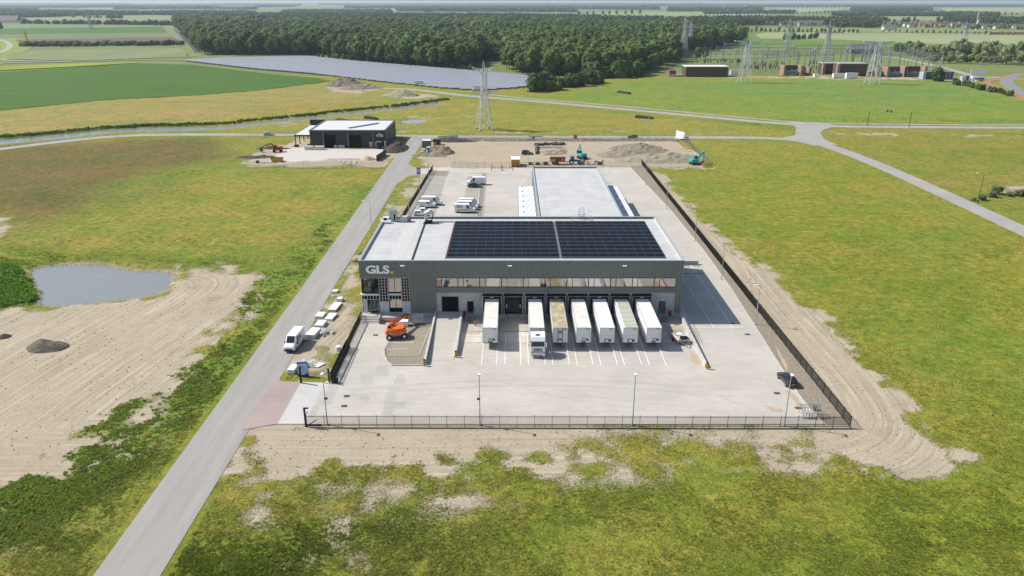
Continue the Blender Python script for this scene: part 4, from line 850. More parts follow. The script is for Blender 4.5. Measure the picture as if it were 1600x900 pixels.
# blue banner pole, blue sign, dark post
o=E('banner_pole','tall grey pole with a blue and white banner at the rear entrance','banner',(-29.3,236.5,0)); MB().mat(M['pole']).cyl((0,0,0),(0,0,8.3),.09,7).build('pole',o)
MB().mat(M['plast']).box(-.6,.6,-.06,.06,6.3,8.2).mat(M['blue']).box(-.61,.61,-.07,.07,7.9,8.25).box(-.61,.61,-.07,.07,6.2,6.7).build('banner',o)
o=E('information_sign','blue and white information board standing in the weeds by the entrance','sign',(-33.9,110.8,0),R(4)); MB().mat(M['blue']).box(-.85,.85,-.12,.12,0,2.5).build('board',o)
MB().mat(mat('sign_pale_blue',(.45,.58,.75),.5)).box(-.8,.8,-.135,-.121,.5,2.3).build('panel',o); MB().mat(M['blue']).box(-.4,.1,-.15,-.136,1.75,1.8).box(-.4,.3,-.15,-.136,1.55,1.6).box(-.4,.2,-.15,-.136,1.35,1.4).mat(M['yellow']).box(.2,.45,-.15,-.121,2.25,2.4).mat(M['white']).box(-.2,.3,-.15,-.121,.3,.5).build('print',o)
o=MB().mat(M['blk']).box(-.14,.14,-.14,.14,0,3.0).build('intercom_post',loc=(-33.6,108.3,0)); tag(o,'black square post beside the blue information board','post')
# ================================================================ vehicles
def tmat(nm): return M[nm]
def wheel(par,x,y,r,w_=.22,rim='rim',n=14):
    o=MB().mat(M['tyre']).cyl((0,-w_/2,0),(0,w_/2,0),r,n).build('wheel',par,smooth=False,loc=(x,y,r)); s=1 if y>0 else -1
    MB().mat(M[rim]).cyl((0,s*w_*.5,0),(0,s*(w_*.5+.015),0),r*.6,10).build('rim',o)
def body(S,m,glass_i,wi,parent,trim=None):
    mb=MB().mat(m); rows=[]
    for (x,zb,zw,zt,w_,wt) in S:
        rows.append([(x,-w_*.93,zb),(x,-w_,zb+.2),(x,-w_,zw),(x,-wt,zt-.05),(x,-wt*.88,zt),(x,wt*.88,zt),(x,wt,zt-.05),(x,w_,zw),(x,w_,zb+.2),(x,w_*.93,zb)])
    vs=[p for r_ in rows for p in r_]; n=10; fs=[]
    for i in range(len(S)-1):
        for j in range(n-1): a=i*n+j; fs.append((a,a+1,a+n+1,a+n)[::-1])
    fs.append(tuple(range(n))); fs.append(tuple(range((len(S)-1)*n,len(S)*n))[::-1]); fs=[f[::-1] for f in fs]
    mb.add(vs,fs); b=mb.build('body',parent)
    def quad(a,b_,c,d,nm,sh=(.08,.1)):
        P=[Vector(q) for q in (a,b_,c,d)]
        def bl(u,v): return (P[0]*(1-u)+P[1]*u)*(1-v)+(P[3]*(1-u)+P[2]*u)*v
        u0,v0=sh; Q=[bl(u0,v0),bl(1-u0,v0),bl(1-u0,1-v0),bl(u0,1-v0)]
        nn=(Q[1]-Q[0]).cross(Q[3]-Q[0]).normalized()
        if nn.dot((Q[0]+Q[2])/2-Vector((sum(s_[0] for s_ in S)/len(S),0,.8)))<0: nn=-nn
        MB().mat(M['glass']).add([q+nn*.012 for q in Q],[(0,1,2,3)]).build(nm,parent)
    for i in glass_i:
        for s in (0,1):
            r0,r1=rows[i],rows[i+1]
            if s==0: quad(r0[2],r1[2],r1[3],r0[3],'side_window')
            else: quad(r0[7],r1[7],r1[6],r0[6],'side_window')
    for i,nm in wi: r0,r1=rows[i],rows[i+1]; quad(r0[4],r0[5],r1[5],r1[4],nm,(.04,.06))
    return b
def lights(par,xf,xr,y,zf,zr,plate=True):
    for s in (-1,1):
        MB().mat(M['white']).cb(xf,s*y,zf,.08,.3,.16).build('headlight',par); MB().mat(M['red']).cb(xr,s*(y+.02),zr,.08,.14,.34).build('tail_light',par)
    if plate: MB().mat(M['yellow']).cb(xf+.04,0,zf-.28,.05,.5,.12).cb(xr-.03,0,zr-.1,.05,.5,.12).build('number_plate',par)
def van(label,loc,rz,L=6.0,H=2.55,paint='white',grp=None,gls=False,win=False,lime=False):
    o=E('delivery_van',label,'van',loc,rz,grp); xr=-L/2; xf=L/2
    S=[(xr,.4,1.25,H-.05,.96,.86),(xr+.1,.38,1.25,H,1.0,.88),(xf-2.6,.36,1.25,H,1.0,.88),(xf-1.75,.36,1.22,H-.03,1.0,.86),(xf-.80,.36,1.25,1.46,.98,.84),(xf-.14,.38,1.0,1.20,.96,.80),(xf,.42,.8,.98,.9,.74)]
    body(S,M[paint],[2],[(3,'windshield')],o)
    for s in (-1,1):
        wheel(o,xr+1.15,s*.92,.36); wheel(o,xf-.98,s*.92,.36); MB().mat(M['blk']).cb(xf-1.45,s*1.12,1.35,.18,.22,.35).build('mirror',o)
    MB().mat(M['blk']).cb(xf-.03,0,.45,.2,1.75,.25).cb(xf+.01,0,.68,.08,1.1,.14).build('bumper',o); MB().mat(M['dark']).box(xr+.2,xf-.3,-.85,.85,.2,.4).build('underbody',o)
    MB().mat(M['pole']).cb(0-.3,-1.01,1.15,L*.55,.03,.03).cb(-.3,1.01,1.15,L*.55,.03,.03).build('side_rail',o)
    lights(o,xf-.05,xr,.76,.95,1.1)
    if win:
        for s in (-1,1): MB().mat(M['glass']).cb(xf-3.3,s*.952,1.75,.9,.05,.5).build('side_window',o)
    if gls:
        tt=text_mesh('GLS',.9,.03,.01,m=M['blue'],shear=.25)
        for s in (-1,1):
            q=put_text(tt,o,(xr+1.5,s*.965,1.95),'-y' if s<0 else '+y',w=1.7,h=.62)
        if lime: MB().mat(mat('lime_stripe',(.42,.55,.12),.5)).cb(-.6,-1.005,.95,3.6,.012,.4).cb(-.6,1.005,.95,3.6,.012,.4).build('stripe',o)
    return o
def car(label,loc,rz,paint,L=4.4,H=1.5,grp=None,wagon=0.0):
    o=E('parked_car',label,'car',loc,rz,grp); xr=-L/2; xf=L/2
    S=[(xr,.35,.75,.85,.80,.66),(xr+.12,.28,.85,.98,.88,.68),(xr+.75-wagon,.26,.92,H-.08,.9,.66),(xr+1.4,.26,.92,H,.9,.64),(xf-2.05,.26,.92,H-.03,.9,.64),(xf-1.2,.26,.90,.97,.9,.7),(xf-.25,.28,.75,.80,.86,.66),(xf,.36,.58,.62,.78,.6)]
    body(S,M[paint],[2,3],[(4,'windshield'),(1,'rear_window')],o)
    for s in (-1,1): wheel(o,xr+.85,s*.82,.32,.2); wheel(o,xf-.9,s*.82,.32,.2); MB().mat(M['blk']).cb(xf-1.5,s*.98,1.0,.15,.16,.12).build('mirror',o)
    lights(o,xf-.06,xr+.02,.68,.62,.78); MB().mat(M['blk']).cb(xf-.02,0,.42,.1,1.4,.14).build('bumper',o); return o
ROADA=R(-90)
van('white high roofed van with side window parked on the access road',(-38.3,122.3,.05),R(-94),win=True)
GB='vans in the rear car park'
van('white high roofed panel van nearest the building site, in the right row',(-11.8,249,.06),R(180),grp=GB)
van('tall white van parked behind the smaller white van by the fence',(-23.9,222.0,.06),R(-2),grp=GB); van('small low white van in front of the tall one by the fence',(-25.0,219.0,.06),R(-1),L=4.9,H=1.95,grp=GB)
van('farthest of three white vans with blue lettering in a row',(-12.6,219.6,.06),R(-5),grp=GB,gls=True); van('middle of three white vans with blue lettering in a row',(-12.9,216.6,.06),R(-5),grp=GB,gls=True)
van('nearest white van with blue lettering and a lime stripe',(-13.5,213.2,.06),R(-3),grp=GB,gls=True,lime=True)
car('black estate car beside the big white van in the rear car park',(-12.2,244.8,.06),R(-3),'black',L=4.5)
car('small white hatchback at the near left corner of the rear car park',(-24.9,212.6,.06),R(-4),'white',L=3.9,wagon=.3)
car('white car mostly hidden by the depot roof edge',(-25.9,209.8,.06),R(-4),'white',L=4.2,wagon=.3)
car('black hatchback parked at the right edge of the big yard',(43.9,108.6,.07),R(96),'black',L=4.5)
x,y=g(420,211.5); car('silver grey car driving on the far road left of the black hall',(x,y,.06),R(0),'alu',L=4.5)
x,y=g(988,215.6); car('dark grey estate car on the far road behind the building site',(x,y,.06),R(180),'trim',L=4.6)
x,y=g(824,241.5); v=car('black high van like car parked on the building site sand',(x,y,.0),R(0),'black',L=4.6,H=1.85,wagon=.5)
# trailers
def trailer(i,label,roofm,side_blue=False,L=13.75,kind=0):
    x=DOCKS[i]; o=E('box_trailer',label,'trailer',(x-.0,YB-.5-L,.09),0,'box trailers backed onto the loading docks')
    MB().mat(M['whiteT']).box(-1.27,1.27,0,L,1.15,3.96).build('body',o)
    MB().mat(roofm).box(-1.24,1.24,.03,L-.03,3.961,3.99).build('roof',o)
    MB().mat(M['pole']).box(-1.3,-1.22,-.03,L,3.9,4.01).box(1.22,1.3,-.03,L,3.9,4.01).box(-1.22,1.22,-.03,.04,3.9,4.005).box(-1.3,-1.24,-.03,.04,1.15,3.9).box(1.24,1.3,-.03,.04,1.15,3.9).build('edge_rail',o)
    MB().mat(M['dark']).box(-1.2,1.2,.1,L,.98,1.149).box(-.5,-.3,2,L,.7,.98).box(.3,.5,2,L,.7,.98).build('chassis',o)
    for s in (-1,1):
        MB().mat(M['steel']).box(s*.9-.08,s*.9+.08,2.6,2.8,.05,1.0).box(s*.9-.2,s*.9+.2,2.5,2.9,0,.06).build('landing_leg',o)
        for k in range(3): 
            w_=MB().mat(M['tyre']).cyl((s*.85,L-4.6+k*1.3,.5),(s*1.2,L-4.6+k*1.3,.5),.5,12).build('wheel',o)
        MB().mat(M['pole']).box(s*1.25-.02,s*1.25+.02,3.6,L-5.4,.45,1.0).build('side_guard',o)
    if kind==0: MB().mat(M['blk']).box(-.35,.35,-.06,-.001,1.2,1.5).cyl((.62,-.12,1.75),(.62,-.001,1.75),.2,10).mat(M['pole']).box(-.32,.3,-.05,-.001,1.7,2.05).box(.95,1.0,-.04,-.001,1.4,3.7).mat(M['yellow']).box(-.2,.2,-.075,-.061,1.28,1.4).build('front_fittings',o)
    elif kind==1: MB().mat(M['blk']).box(-.45,.45,-.05,-.001,1.2,1.85).cyl((.6,-.1,1.6),(.6,-.001,1.6),.18,8).mat(M['white']).box(-.3,.3,-.065,-.051,1.3,1.75).mat(M['pole']).box(-1.2,1.2,-.02,-.001,2.5,2.53).box(-1.2,1.2,-.02,-.001,2.0,2.03).build('front_fittings',o)
    elif kind==2:
        MB().mat(M['blk']).box(-.45,-.36,-.05,-.001,1.15,3.9).box(.3,.39,-.05,-.001,1.15,3.9).box(-.36,.3,-.06,-.001,1.75,1.9).mat(M['white']).box(-.25,.2,-.12,-.001,1.2,1.6).build('front_fittings',o)
        put_text(text_mesh('W',.8,.03,.01,m=M['dark']),o,(0-.03,-.03,3.2),'-y',w=.62,h=.5); MB().mat(M['red']).box(-.3,.25,-.02,-.001,2.88,2.95).mat(M['dark']).box(.7,.95,-.02,-.001,3.6,3.66).build('small_print',o)
    MB().mat(M['dark']).box(.35,1.0,-.02,-.001,3.68,3.78).build('height_label',o)
    if side_blue:
        tt=put_text(text_mesh('GLS',1.2,.04,.01,m=M['blue'],shear=.2),o,(-1.275,L-2.6,2.6),'-x',w=2.8,h=1.0)
        MB().mat(M['blue']).box(-1.285,-1.271,L-5.2,L-4.6,1.5,2.1).build('blue_mark',o)
    return o
TMK=paving_mat('tyre_marked_pavers',(.445,.418,.372),(.475,.443,.392))
RWH=mat('worn_trailer_roof',(.78,.77,.73),.7,scale=1.3,stretch=(.5,2.2,1),col2=(.48,.45,.38)); RBG=mat('beige_dusty_roof',(.38,.33,.22),.9,var=.34,scale=.9,stretch=(1,.6,1)); RPL=mat('clean_trailer_roof',(.76,.76,.77),.5,var=.03)
RGR=mat('greenish_slatted_roof',(.34,.37,.20),.7,var=.08); RWC=mat('creamy_trailer_roof',(.68,.67,.61),.7,var=.1,scale=2)
for k_,(pts_,w__) in enumerate((([(20,100),(8,103),(-4,110),(-8,118)],.5),([(22,101.5),(10,104.5),(-2,111.5),(-6,119)],.5),([(34,100),(24,108),(18,116)],.45),([(36,100.5),(26,108.5),(20,116.5)],.45),([(-26,104),(-10,107),(10,108),(34,104)],.5),([(-26,106),(-10,109),(10,110),(36,106)],.5))):
    l_,r__=strip(smooth(pts_,2),w__); sheet('tyre_mark',l_+r__[::-1],.0745+.0006*k_,TMK)
trailer(0,'white box trailer with worn roof at the far left dock',RWH)
trailer(2,'white trailer still coupled to the white lorry cab',RWH,kind=3)
trailer(3,'box trailer with beige dusty roof and a dark W on its front',RBG,kind=2)
trailer(4,'white box trailer with streaky roof right of the one marked W',RWH,True)
trailer(5,'white box trailer with clean plain roof, third from the right',RPL,True,kind=1)
t6=trailer(6,'box trailer with greenish ribbed roof, second from the right',RGR,True,kind=1)
for k in range(22): MB().mat(RWC).box(-1.0,1.2,.3+k*.6,.5+k*.6,3.985,4.06).build('roof_rib',t6)
MB().mat(RPL).box(-1.24,-1.0,.03,13.7,3.991,4.0).build('roof_strip',t6)
trailer(7,'rightmost white box trailer with creamy roof',RWC,True)
# lorry tractor unit
o=E('lorry_cab','white lorry tractor unit with sloping windscreen facing the yard','lorry',(DOCKS[2]+.05,117.35,.09))
cb=MB().mat(M['white']).profx([(0,.55),(-.03,1.2),(.02,2.05),(.28,2.95),(.75,3.55),(1.6,3.92),(2.25,3.94),(2.25,.75),(1.7,.75)],-1.24,1.24); cb.build('cab',o)
MB().mat(M['glass']).add([(-1.12,.028,2.12),(1.12,.028,2.12),(1.02,.262,2.9),(-1.02,.262,2.9)],[(0,1,2,3)]).build('windshield',o).location=(0,-.02,0)
MB().mat(M['trim']).add([(-1.1,.2,2.98),(1.1,.2,2.98),(1.1,.02,2.86),(-1.1,.02,2.86)],[(0,1,2,3),(3,2,1,0)]).build('sun_visor',o)
MB().mat(M['blk']).add([(-.35,1.02,3.7),(.35,1.02,3.7),(.35,1.35,3.84),(-.35,1.35,3.84)],[(0,1,2,3)]).build('roof_hatch',o)
for k in range(4): MB().mat(M['pole'] if k%2 else M['trim']).box(-.85+.05*k,.85-.05*k,-.06,-.02,1.05+k*.2,1.2+k*.2).build('grille_bar',o)
MB().mat(M['blk']).cyl((0,-.07,1.55),(0,-.05,1.55),.14,10).build('badge',o)
MB().mat(M['white']).box(-1.25,1.25,-.12,.4,.35,.85).mat(M['blk']).box(-.8,.8,-.14,-.121,.42,.6).build('bumper',o); MB().mat(M['yellow']).box(-.25,.25,-.17,-.141,.42,.54).build('number_plate',o)
for s in (-1,1):
    MB().mat(M['plast']).box(s*1.0-.2,s*1.0+.2,-.1,0,.9,1.15).build('headlight',o); MB().mat(M['white']).box(s*1.42-.12,s*1.42+.12,.1,.25,1.95,2.7).beam((s*1.2,.25,2.6),(s*1.42,.18,2.6),.05).build('mirror',o)
    MB().mat(M['white']).add([(s*1.24,2.25,1.0),(s*1.24,2.9,1.0),(s*1.24,2.9,3.6),(s*1.24,2.25,3.9)],[(0,1,2,3),(3,2,1,0)]).build('side_fairing',o)
    MB().mat(M['glass']).add([(s*1.25,.55,2.1),(s*1.25,1.3,2.1),(s*1.25,1.3,2.85),(s*1.25,.65,2.85)],[(0,1,2,3),(3,2,1,0)]).build('side_window',o)
    for y in (1.1,4.6):
        q=MB().mat(M['tyre']).cyl((s*.9,y,.5),(s*1.22,y,.5),.5,14).build('wheel',o); MB().mat(M['rim']).cyl((s*1.21,y,.5),(s*1.235,y,.5),.3,10).build('rim',q)
MB().mat(M['dark']).box(-.5,.5,1.5,5.6,.7,1.0).box(-1.1,1.1,2.3,3.4,.5,1.0).build('chassis',o)
# boom lift
o=E('boom_lift','orange telescopic boom lift with its arm reaching to the office front','boom lift',(-20.9,125.9,.06),R(12))
MB().mat(M['trim']).box(-1.5,1.5,-.9,.9,.45,.85).build('chassis',o)
for x in (-1.35,1.35):
    for y in (-1.05,1.05): 
        q=MB().mat(M['tyre']).cyl((x,y-.2,.55),(x,y+.2,.55),.55,14).build('wheel',o); MB().mat(M['white']).cyl((x,y+(-.21 if y<0 else .21),.55),(x,y+(-.2 if y<0 else .2),.55),.28,10).build('rim',q)
b_=MB().mat(M['orange']); pr=smooth([(-1.8,-1.0),(-.6,-1.3),(1.2,-1.25),(1.75,-.7),(1.75,.7),(1.2,1.2),(-.6,1.25),(-1.8,.9),(-1.8,-1.0)],1)[:-1]
n=len(pr); b_.add([(x,y,.9) for x,y in pr]+[(x,y,1.75) for x,y in pr]+[(x*.86,y*.86,2.1) for x,y in pr],[(i,(i+1)%n,(i+1)%n+n,i+n) for i in range(n)]+[(i+n,(i+1)%n+n,(i+1)%n+2*n,i+2*n) for i in range(n)]+[tuple(range(2*n,3*n))]); b_.build('turntable_body',o)
MB().mat(M['pole']).box(-1.3,-.3,-1.32,-1.28,1.2,1.4).box(.6,1.3,-1.32,-1.28,1.3,1.5).build('decal',o); MB().mat(M['blk']).cb(-1.2,-.3,2.1,.6,.5,.8).build('pivot',o)
bm_=Matrix.Rotation(-R(12),4,'Z')
def L_(x,y,z): return bm_@(Vector((x,y,z))-Vector(o.location))
p0=L_(-21.9,126.0,2.5); tip=L_(-19.7,131.0,2.35); bc=L_(-18.0,131.7,.75)
MB().mat(M['orange']).beam(p0,p0.lerp(tip,.62),.46,.5).build('boom',o); MB().mat(M['orange']).beam(p0.lerp(tip,.6),tip,.34,.38).mat(M['blk']).beam(p0.lerp(tip,.1)+Vector((0,0,.3)),tip+Vector((0,0,.28)),.1).build('telescope',o)
MB().mat(M['orange']).beam(tip,bc+Vector((-.8,-.3,.2)),.26,.3).mat(M['red']).cb(*tip,.5,.4,.5).build('jib',o)
bk=MB().mat(M['pole']); cx,cy,cz=bc
for dx in (-1.2,-.4,.4,1.2):
    for dy in (-.45,.45): bk.beam((cx+dx,cy+dy,cz),(cx+dx,cy+dy,cz+1.1),.05)
for z in (0,.55,1.1):
    for dy in (-.45,.45): bk.beam((cx-1.2,cy+dy,cz+z),(cx+1.2,cy+dy,cz+z),.05)
    for dx in (-1.2,1.2): bk.beam((cx+dx,cy-.45,cz+z),(cx+dx,cy+.45,cz+z),.05)
bk.mat(M['steel']).cb(cx,cy,cz,2.4,.95,.06); bk.build('work_basket',o)
o=MB().mat(M['white']).cb(0,0,.55,2.3,1.2,.95).mat(M['timber']).cb(0,0,.05,2.2,1.1,.08).build('panel_pack',loc=(-20.6,131.3,.06)); tag(o,'white wrapped panel pack under the lift basket','pack')
# flatbed trailer with junk
o=E('car_trailer','small flat trailer loaded with scrap beside the right wall','trailer',(29.9,124.6,.09),R(15))
MB().mat(M['steel']).box(-1.2,1.2,-1.9,1.9,.55,.65).box(-1.22,-1.15,-1.9,1.9,.65,.95).box(1.15,1.22,-1.9,1.9,.65,.95).box(-1.2,1.2,-1.92,-1.85,.65,.95).build('bed',o); MB().mat(M['steel']).beam((-.8,-1.9,.55),(0,-3.4,.5),.1).beam((.8,-1.9,.55),(0,-3.4,.5),.1).cyl((0,-3.3,0),(0,-3.3,.7),.05,6).build('drawbar',o)
for s in (-1,1): MB().mat(M['tyre']).cyl((s*1.05,0,.32),(s*1.25,0,.32),.32,12).build('wheel',o)
MB().mat(M['timber']).box(-.9,.2,-1.5,1.2,.66,.8).mat(M['white']).beam((-.9,1.3,.8),(.9,-.9,1.2),.3,.1).cb(.4,.5,.95,.7,.9,.4).mat(M['blk']).cb(.3,-1.2,.95,1.2,.6,.45).mat(M['alu']).beam((-.6,-1.6,.9),(-.5,1.5,1.1),.15).build('scrap_load',o)
# roll cages in the corner
o=E('bicycle_rack','galvanised rack of hoops near the corner of the near fence','rack',(43.9,98.0,.06))
for k in range(8): 
    x=-1.5+k*.42; MB().mat(M['steel']).beam((x,.8,0),(x,.8,1.5),.05).beam((x,-.8,0),(x,-.8,.9),.05).beam((x,-.8,.9),(x,.8,1.5),.05).build('hoop',o)
MB().mat(M['steel']).beam((-1.6,.8,.9),(1.5,.8,.9),.05).beam((-1.6,-.8,.5),(1.5,-.8,.5),.05).beam((-1.6,-.8,.05),(2.6,-.8,.05),.08).beam((-1.6,.8,1.4),(1.5,.8,1.4),.05).build('cross_rail',o)
o=MB().mat(M['steel']).cb(0,0,.4,.7,.5,.7).build('kerb_box',loc=(45.0,99.8,.06)); tag(o,'small grey box on the kerb near the hoop rack','box')
# foam packs on the verge
PK=[(-36.0,112.6,1.5,2.6,1.0,'white foam pack nearest the blue information board'),(-36.2,126.9,2.1,3.8,1.15,'largest white wrapped pack on the verge, level with the van back'),(-35.9,131.4,2.0,3.0,.8,'white pack in the middle of the row on the verge'),
 (-34.8,135.0,1.9,3.5,.6,'low white pack right of the middle one on the verge'),(-37.0,135.8,1.9,2.6,.7,'white pack closest to the road edge, with blue foil'),(-35.1,140.2,2.0,4.6,.6,'long white pack at the top of the row'),(-34.9,144,1.3,1.4,.9,'small white bag at the far end of the pack row'),(-37.0,149,1.4,1.5,.5,'loose white foil heap furthest up the verge')]
for x,y,a,b_,h,lab in PK:
    a*=.82; b_*=.88; h=.15+(h-.15)*.72
    o=E('foam_pack',lab,'pack',(x,y,.0),R(-8+random.random()*6),'white packs on the verge')
    MB().mat(M['timber']).box(-a/2,a/2,-b_/2,b_/2,.02,.14).build('pallet',o)
    k=max(2,int(h/.28))
    for j in range(k): 
        e=.03*(j%2); MB().mat(M['foam']).box(-a/2+e,a/2-e,-b_/2+e,b_/2-e,.15+j*(h-.15)/k,.13+(j+1)*(h-.15)/k).build('layer',o)
for k,(x,y,lab) in enumerate(((-34.6,113.9,'crumpled pale foil next to the flat white board'),(-33.9,127.2,'torn pale foil right of the largest white pack'))):
    r=random.Random(k); mb=MB().mat(M['plast'])
    for j in range(12): a=Vector((r.uniform(-1,1),r.uniform(-1.2,1.2),r.uniform(.1,.7))); mb.add([a,a+Vector((r.uniform(.2,.8),r.uniform(-.3,.4),r.uniform(-.2,.2))),a+Vector((r.uniform(.2,.6),.6,r.uniform(-.3,.3))),a+Vector((-.2,.5,.1))],[(0,1,2,3)])
    tag(mb.build('crumpled_foil',loc=(x,y,0)),lab,'foil')
o=MB().mat(M['foam']).add([(-.9,-.6,.15),(.5,-.9,.15),(1.4,.5,.2),(0,.8,.2),(-.9,-.6,.08),(.5,-.9,.08),(1.4,.5,.12),(0,.8,.12)],[(0,1,2,3),(0,4,5,1),(1,5,6,2),(2,6,7,3),(3,7,4,0)]).build('flat_board',loc=(-32.7,114.6,0)); tag(o,'flat white board lying in the weeds near the blue sign','board')
o=MB().mat(M['white']).cyl((0,0,.4),(0,0,1.3),.45,10).build('water_tank',loc=(-30.0,119.4,0)); tag(o,'pale round tank seen through the left fence','tank')
# barriers behind the rear yard
for k,(x0_,x1_,lab) in enumerate(((-7.5,-3.6,'low red and white barrier left of the lamp post at the rear fence'),(-3.4,.4,'low red and white barrier at the right of the rear fence'))):
    o=E('site_barrier',lab,'barrier',(x0_,271,.06)); MB().mat(M['white']).box(0,x1_-x0_,-.04,.04,.8,1.0).mat(M['red']).box(.8,1.6,-.05,.05,.8,1.0).box(2.4,3.2,-.05,.05,.8,1.0).build('rail',o)
    for x in (.1,x1_-x0_-.1): MB().mat(M['blk']).box(x-.1,x+.1,-.1,.1,0,1.9).build('post',o)
# rear parking bays
sheet('parking_bay',[(-29.6,206),(-21.8,206),(-22.9,262),(-28.6,262)],.085,BAYM,.05); sheet('parking_bay',[(-14.4,206),(-9.9,206),(-10.6,262),(-15.2,262)],.085,BAYM,.05); sheet('gravel_strip',[(-28.8,262),(-22.9,262),(-22.6,270.5),(-28.4,270.5)],.08,GRAV,.05); sheet('gravel_strip',[(-9.8,206),(-8.3,206),(-9.2,266),(-10.5,266)],.09,GRAV,.05)
mb=MB().mat(M['kerb'])
for a,b in (((-8.2,200),(-9.1,266)),((-15.3,266),(-9.1,266)),((-9.9,200),(-10.6,262)),((-29.0,207),(-27.9,262)),((-22.8,262),(-22.5,270.5))): mb.beam((*a,.12),(*b,.12),.2,.12)
mb.mat(M['line'])
for k in range(20):
    y=208+k*2.8; mb.box(-28.7+.02*(y-206),-22.4,y,y+.1,.089,.093); mb.box(-14.9,-10.3,y,y+.1,.089,.093)
tag(mb.build('bay_markings'),kind='structure')
mb=MB().mat(mat('drain_slot_brown',(.30,.2,.15),.8,var=.5,scale=2))
for x0_,x1_,y in ((-8,1.3,205.5),(-7.5,1.3,236.5),(-20,-13,209.5),(33,42,206),(33,42,236.5)): mb.box(x0_,x1_,y,y+.18,.064,.072)
tag(mb.build('drain_channel'),kind='structure')
# ================================================================ excavators and plant
def excavator(label,loc,rz,paint,boom,tracks=True,arm='blk',cat='excavator'):
    o=E('excavator',label,cat,loc,rz)
    if tracks:
        for s in (-1,1): 
            MB().mat(M['dark']).profx([(-1.9,.45),(-1.6,.05),(1.6,.05),(1.9,.45),(1.6,.85),(-1.6,.85)],s*1.15-.28,s*1.15+.28).build('track',o)
        MB().mat(M['blk']).cb(0,0,.75,1.7,1.6,.5).build('undercarriage',o)
    else:
        MB().mat(M['blk']).cb(0,0,.95,1.3,3.4,.4).build('undercarriage',o)
        for s in (-1,1):
            for y in (-1.3,1.3): MB().mat(M['tyre']).cyl((s*.95-.25,y,.55),(s*.95+.25,y,.55),.55,12).build('wheel',o)
    MB().mat(M[paint]).profx([(-2.0,1.05),(-2.15,1.5),(-2.05,2.05),(-1.3,2.25),(.2,2.1),(.9,1.8),(.9,1.05)],-1.2,1.2).build('engine_house',o)
    MB().mat(M[arm]).box(-1.15,-.2,.0,1.35,1.2,2.85).build('cab',o); MB().mat(M['glass']).box(-1.1,-.25,1.351,1.37,1.5,2.75).box(-1.17,-1.151,.1,1.25,1.7,2.7).build('cab_window',o)
    a,b,c=boom; p0=(.35,.8,1.6)
    MB().mat(M[paint]).beam(p0,a,.36,.5).beam(a,b,.34,.42).build('boom',o); MB().mat(M[paint]).beam(b,c,.28,.34).build('stick',o)
    MB().mat(M['blk']).profx([(c[1]-.5,c[2]),(c[1]+.3,c[2]+.1),(c[1]+.1,c[2]-.9),(c[1]-.6,c[2]-.9),(c[1]-.9,c[2]-.4)],c[0]-.5,c[0]+.5).build('bucket',o); return o
x,y=g(909,247.5); e=excavator('teal tracked excavator with raised arm in the middle of the building site',(x,y,0),R(20),'teal',((.35,2.0,3.2),(.35,2.9,4.9),(.35,4.3,2.2)))
x,y=g(1086,257); excavator('teal excavator with folded arm beside the yellow banner',(x,y,0),R(-75),'teal',((.35,1.6,3.9),(.35,3.0,4.6),(.35,3.2,1.2)))
x,y=g(434,237.5); excavator('red and dark wheeled excavator digging beside the paved yard of the black hall',(x,y,0),R(100),'red',((.35,2.2,3.4),(.35,4.8,2.8),(.35,6.6,1.4)),False)
def skip(px,py,rz,paint,label,L=3.4,w_=1.7,h=1.3):
    x,y=g(px,py); o=E('skip',label,'skip',(x,y,0),rz)
    pr=[(-L/2,h),(-L/2+.7,0),(L/2-.2,0),(L/2,h)]; mb=MB().mat(M[paint])
    mb.add([(a,-w_/2,z) for a,z in pr]+[(a,w_/2,z) for a,z in pr],[(0,1,2,3),(4,7,6,5),(0,4,5,1),(1,5,6,2),(2,6,7,3)]); mb.build('bin',o)
    MB().mat(M['soil']).box(-L/2+.5,L/2-.2,-w_/2+.05,w_/2-.05,h*.5,h*.8).build('load',o); MB().mat(M[paint]).box(-L/2-.05,L/2+.05,-w_/2-.05,-w_/2+.02,h-.1,h).box(-L/2-.05,L/2+.05,w_/2-.02,w_/2+.05,h-.1,h).build('rim',o)
ys=mat('dirty_yellow',(.48,.25,.03),.6,var=.2,scale=2); M['dyel']=ys
skip(433,252.5,0,'dyel','yellow skip at the left front of the paved yard',4.4,2.4,1.5)
x,y=g(415,255.3); o=MB().mat(M['steel']).beam((-2.8,0,.15),(4.2,0,.15),.5,.25).mat(M['blk']).cb(-3,.2,.5,1.2,.6,1).build('steel_beam',loc=(x,y,0)); tag(o,'long grey steel beam lying in front of the yellow skip','beam')
for k,(px,lab) in enumerate(((829,'leftmost of three digging buckets by the rear fence'),(840,'middle of three digging buckets by the rear fence'),(852,'rightmost and tallest of three digging buckets by the rear fence'))):
    x,y=g(px,257.3); o=E('digging_bucket',lab,'bucket',(x,y,0),R(10*k),'digging buckets by the rear fence'); s=1+.25*(k==2)
    MB().mat(M['rust']).profx([(-.6,1.0*s),(-.7,.3),(-.3,0),(.5,.1),(.7,.7*s)],-.75,.5).build('shell',o); MB().mat(M['alu']).cb(.85,-.1,.45*s,.5,1.0,.9*s).build('side_plate',o)
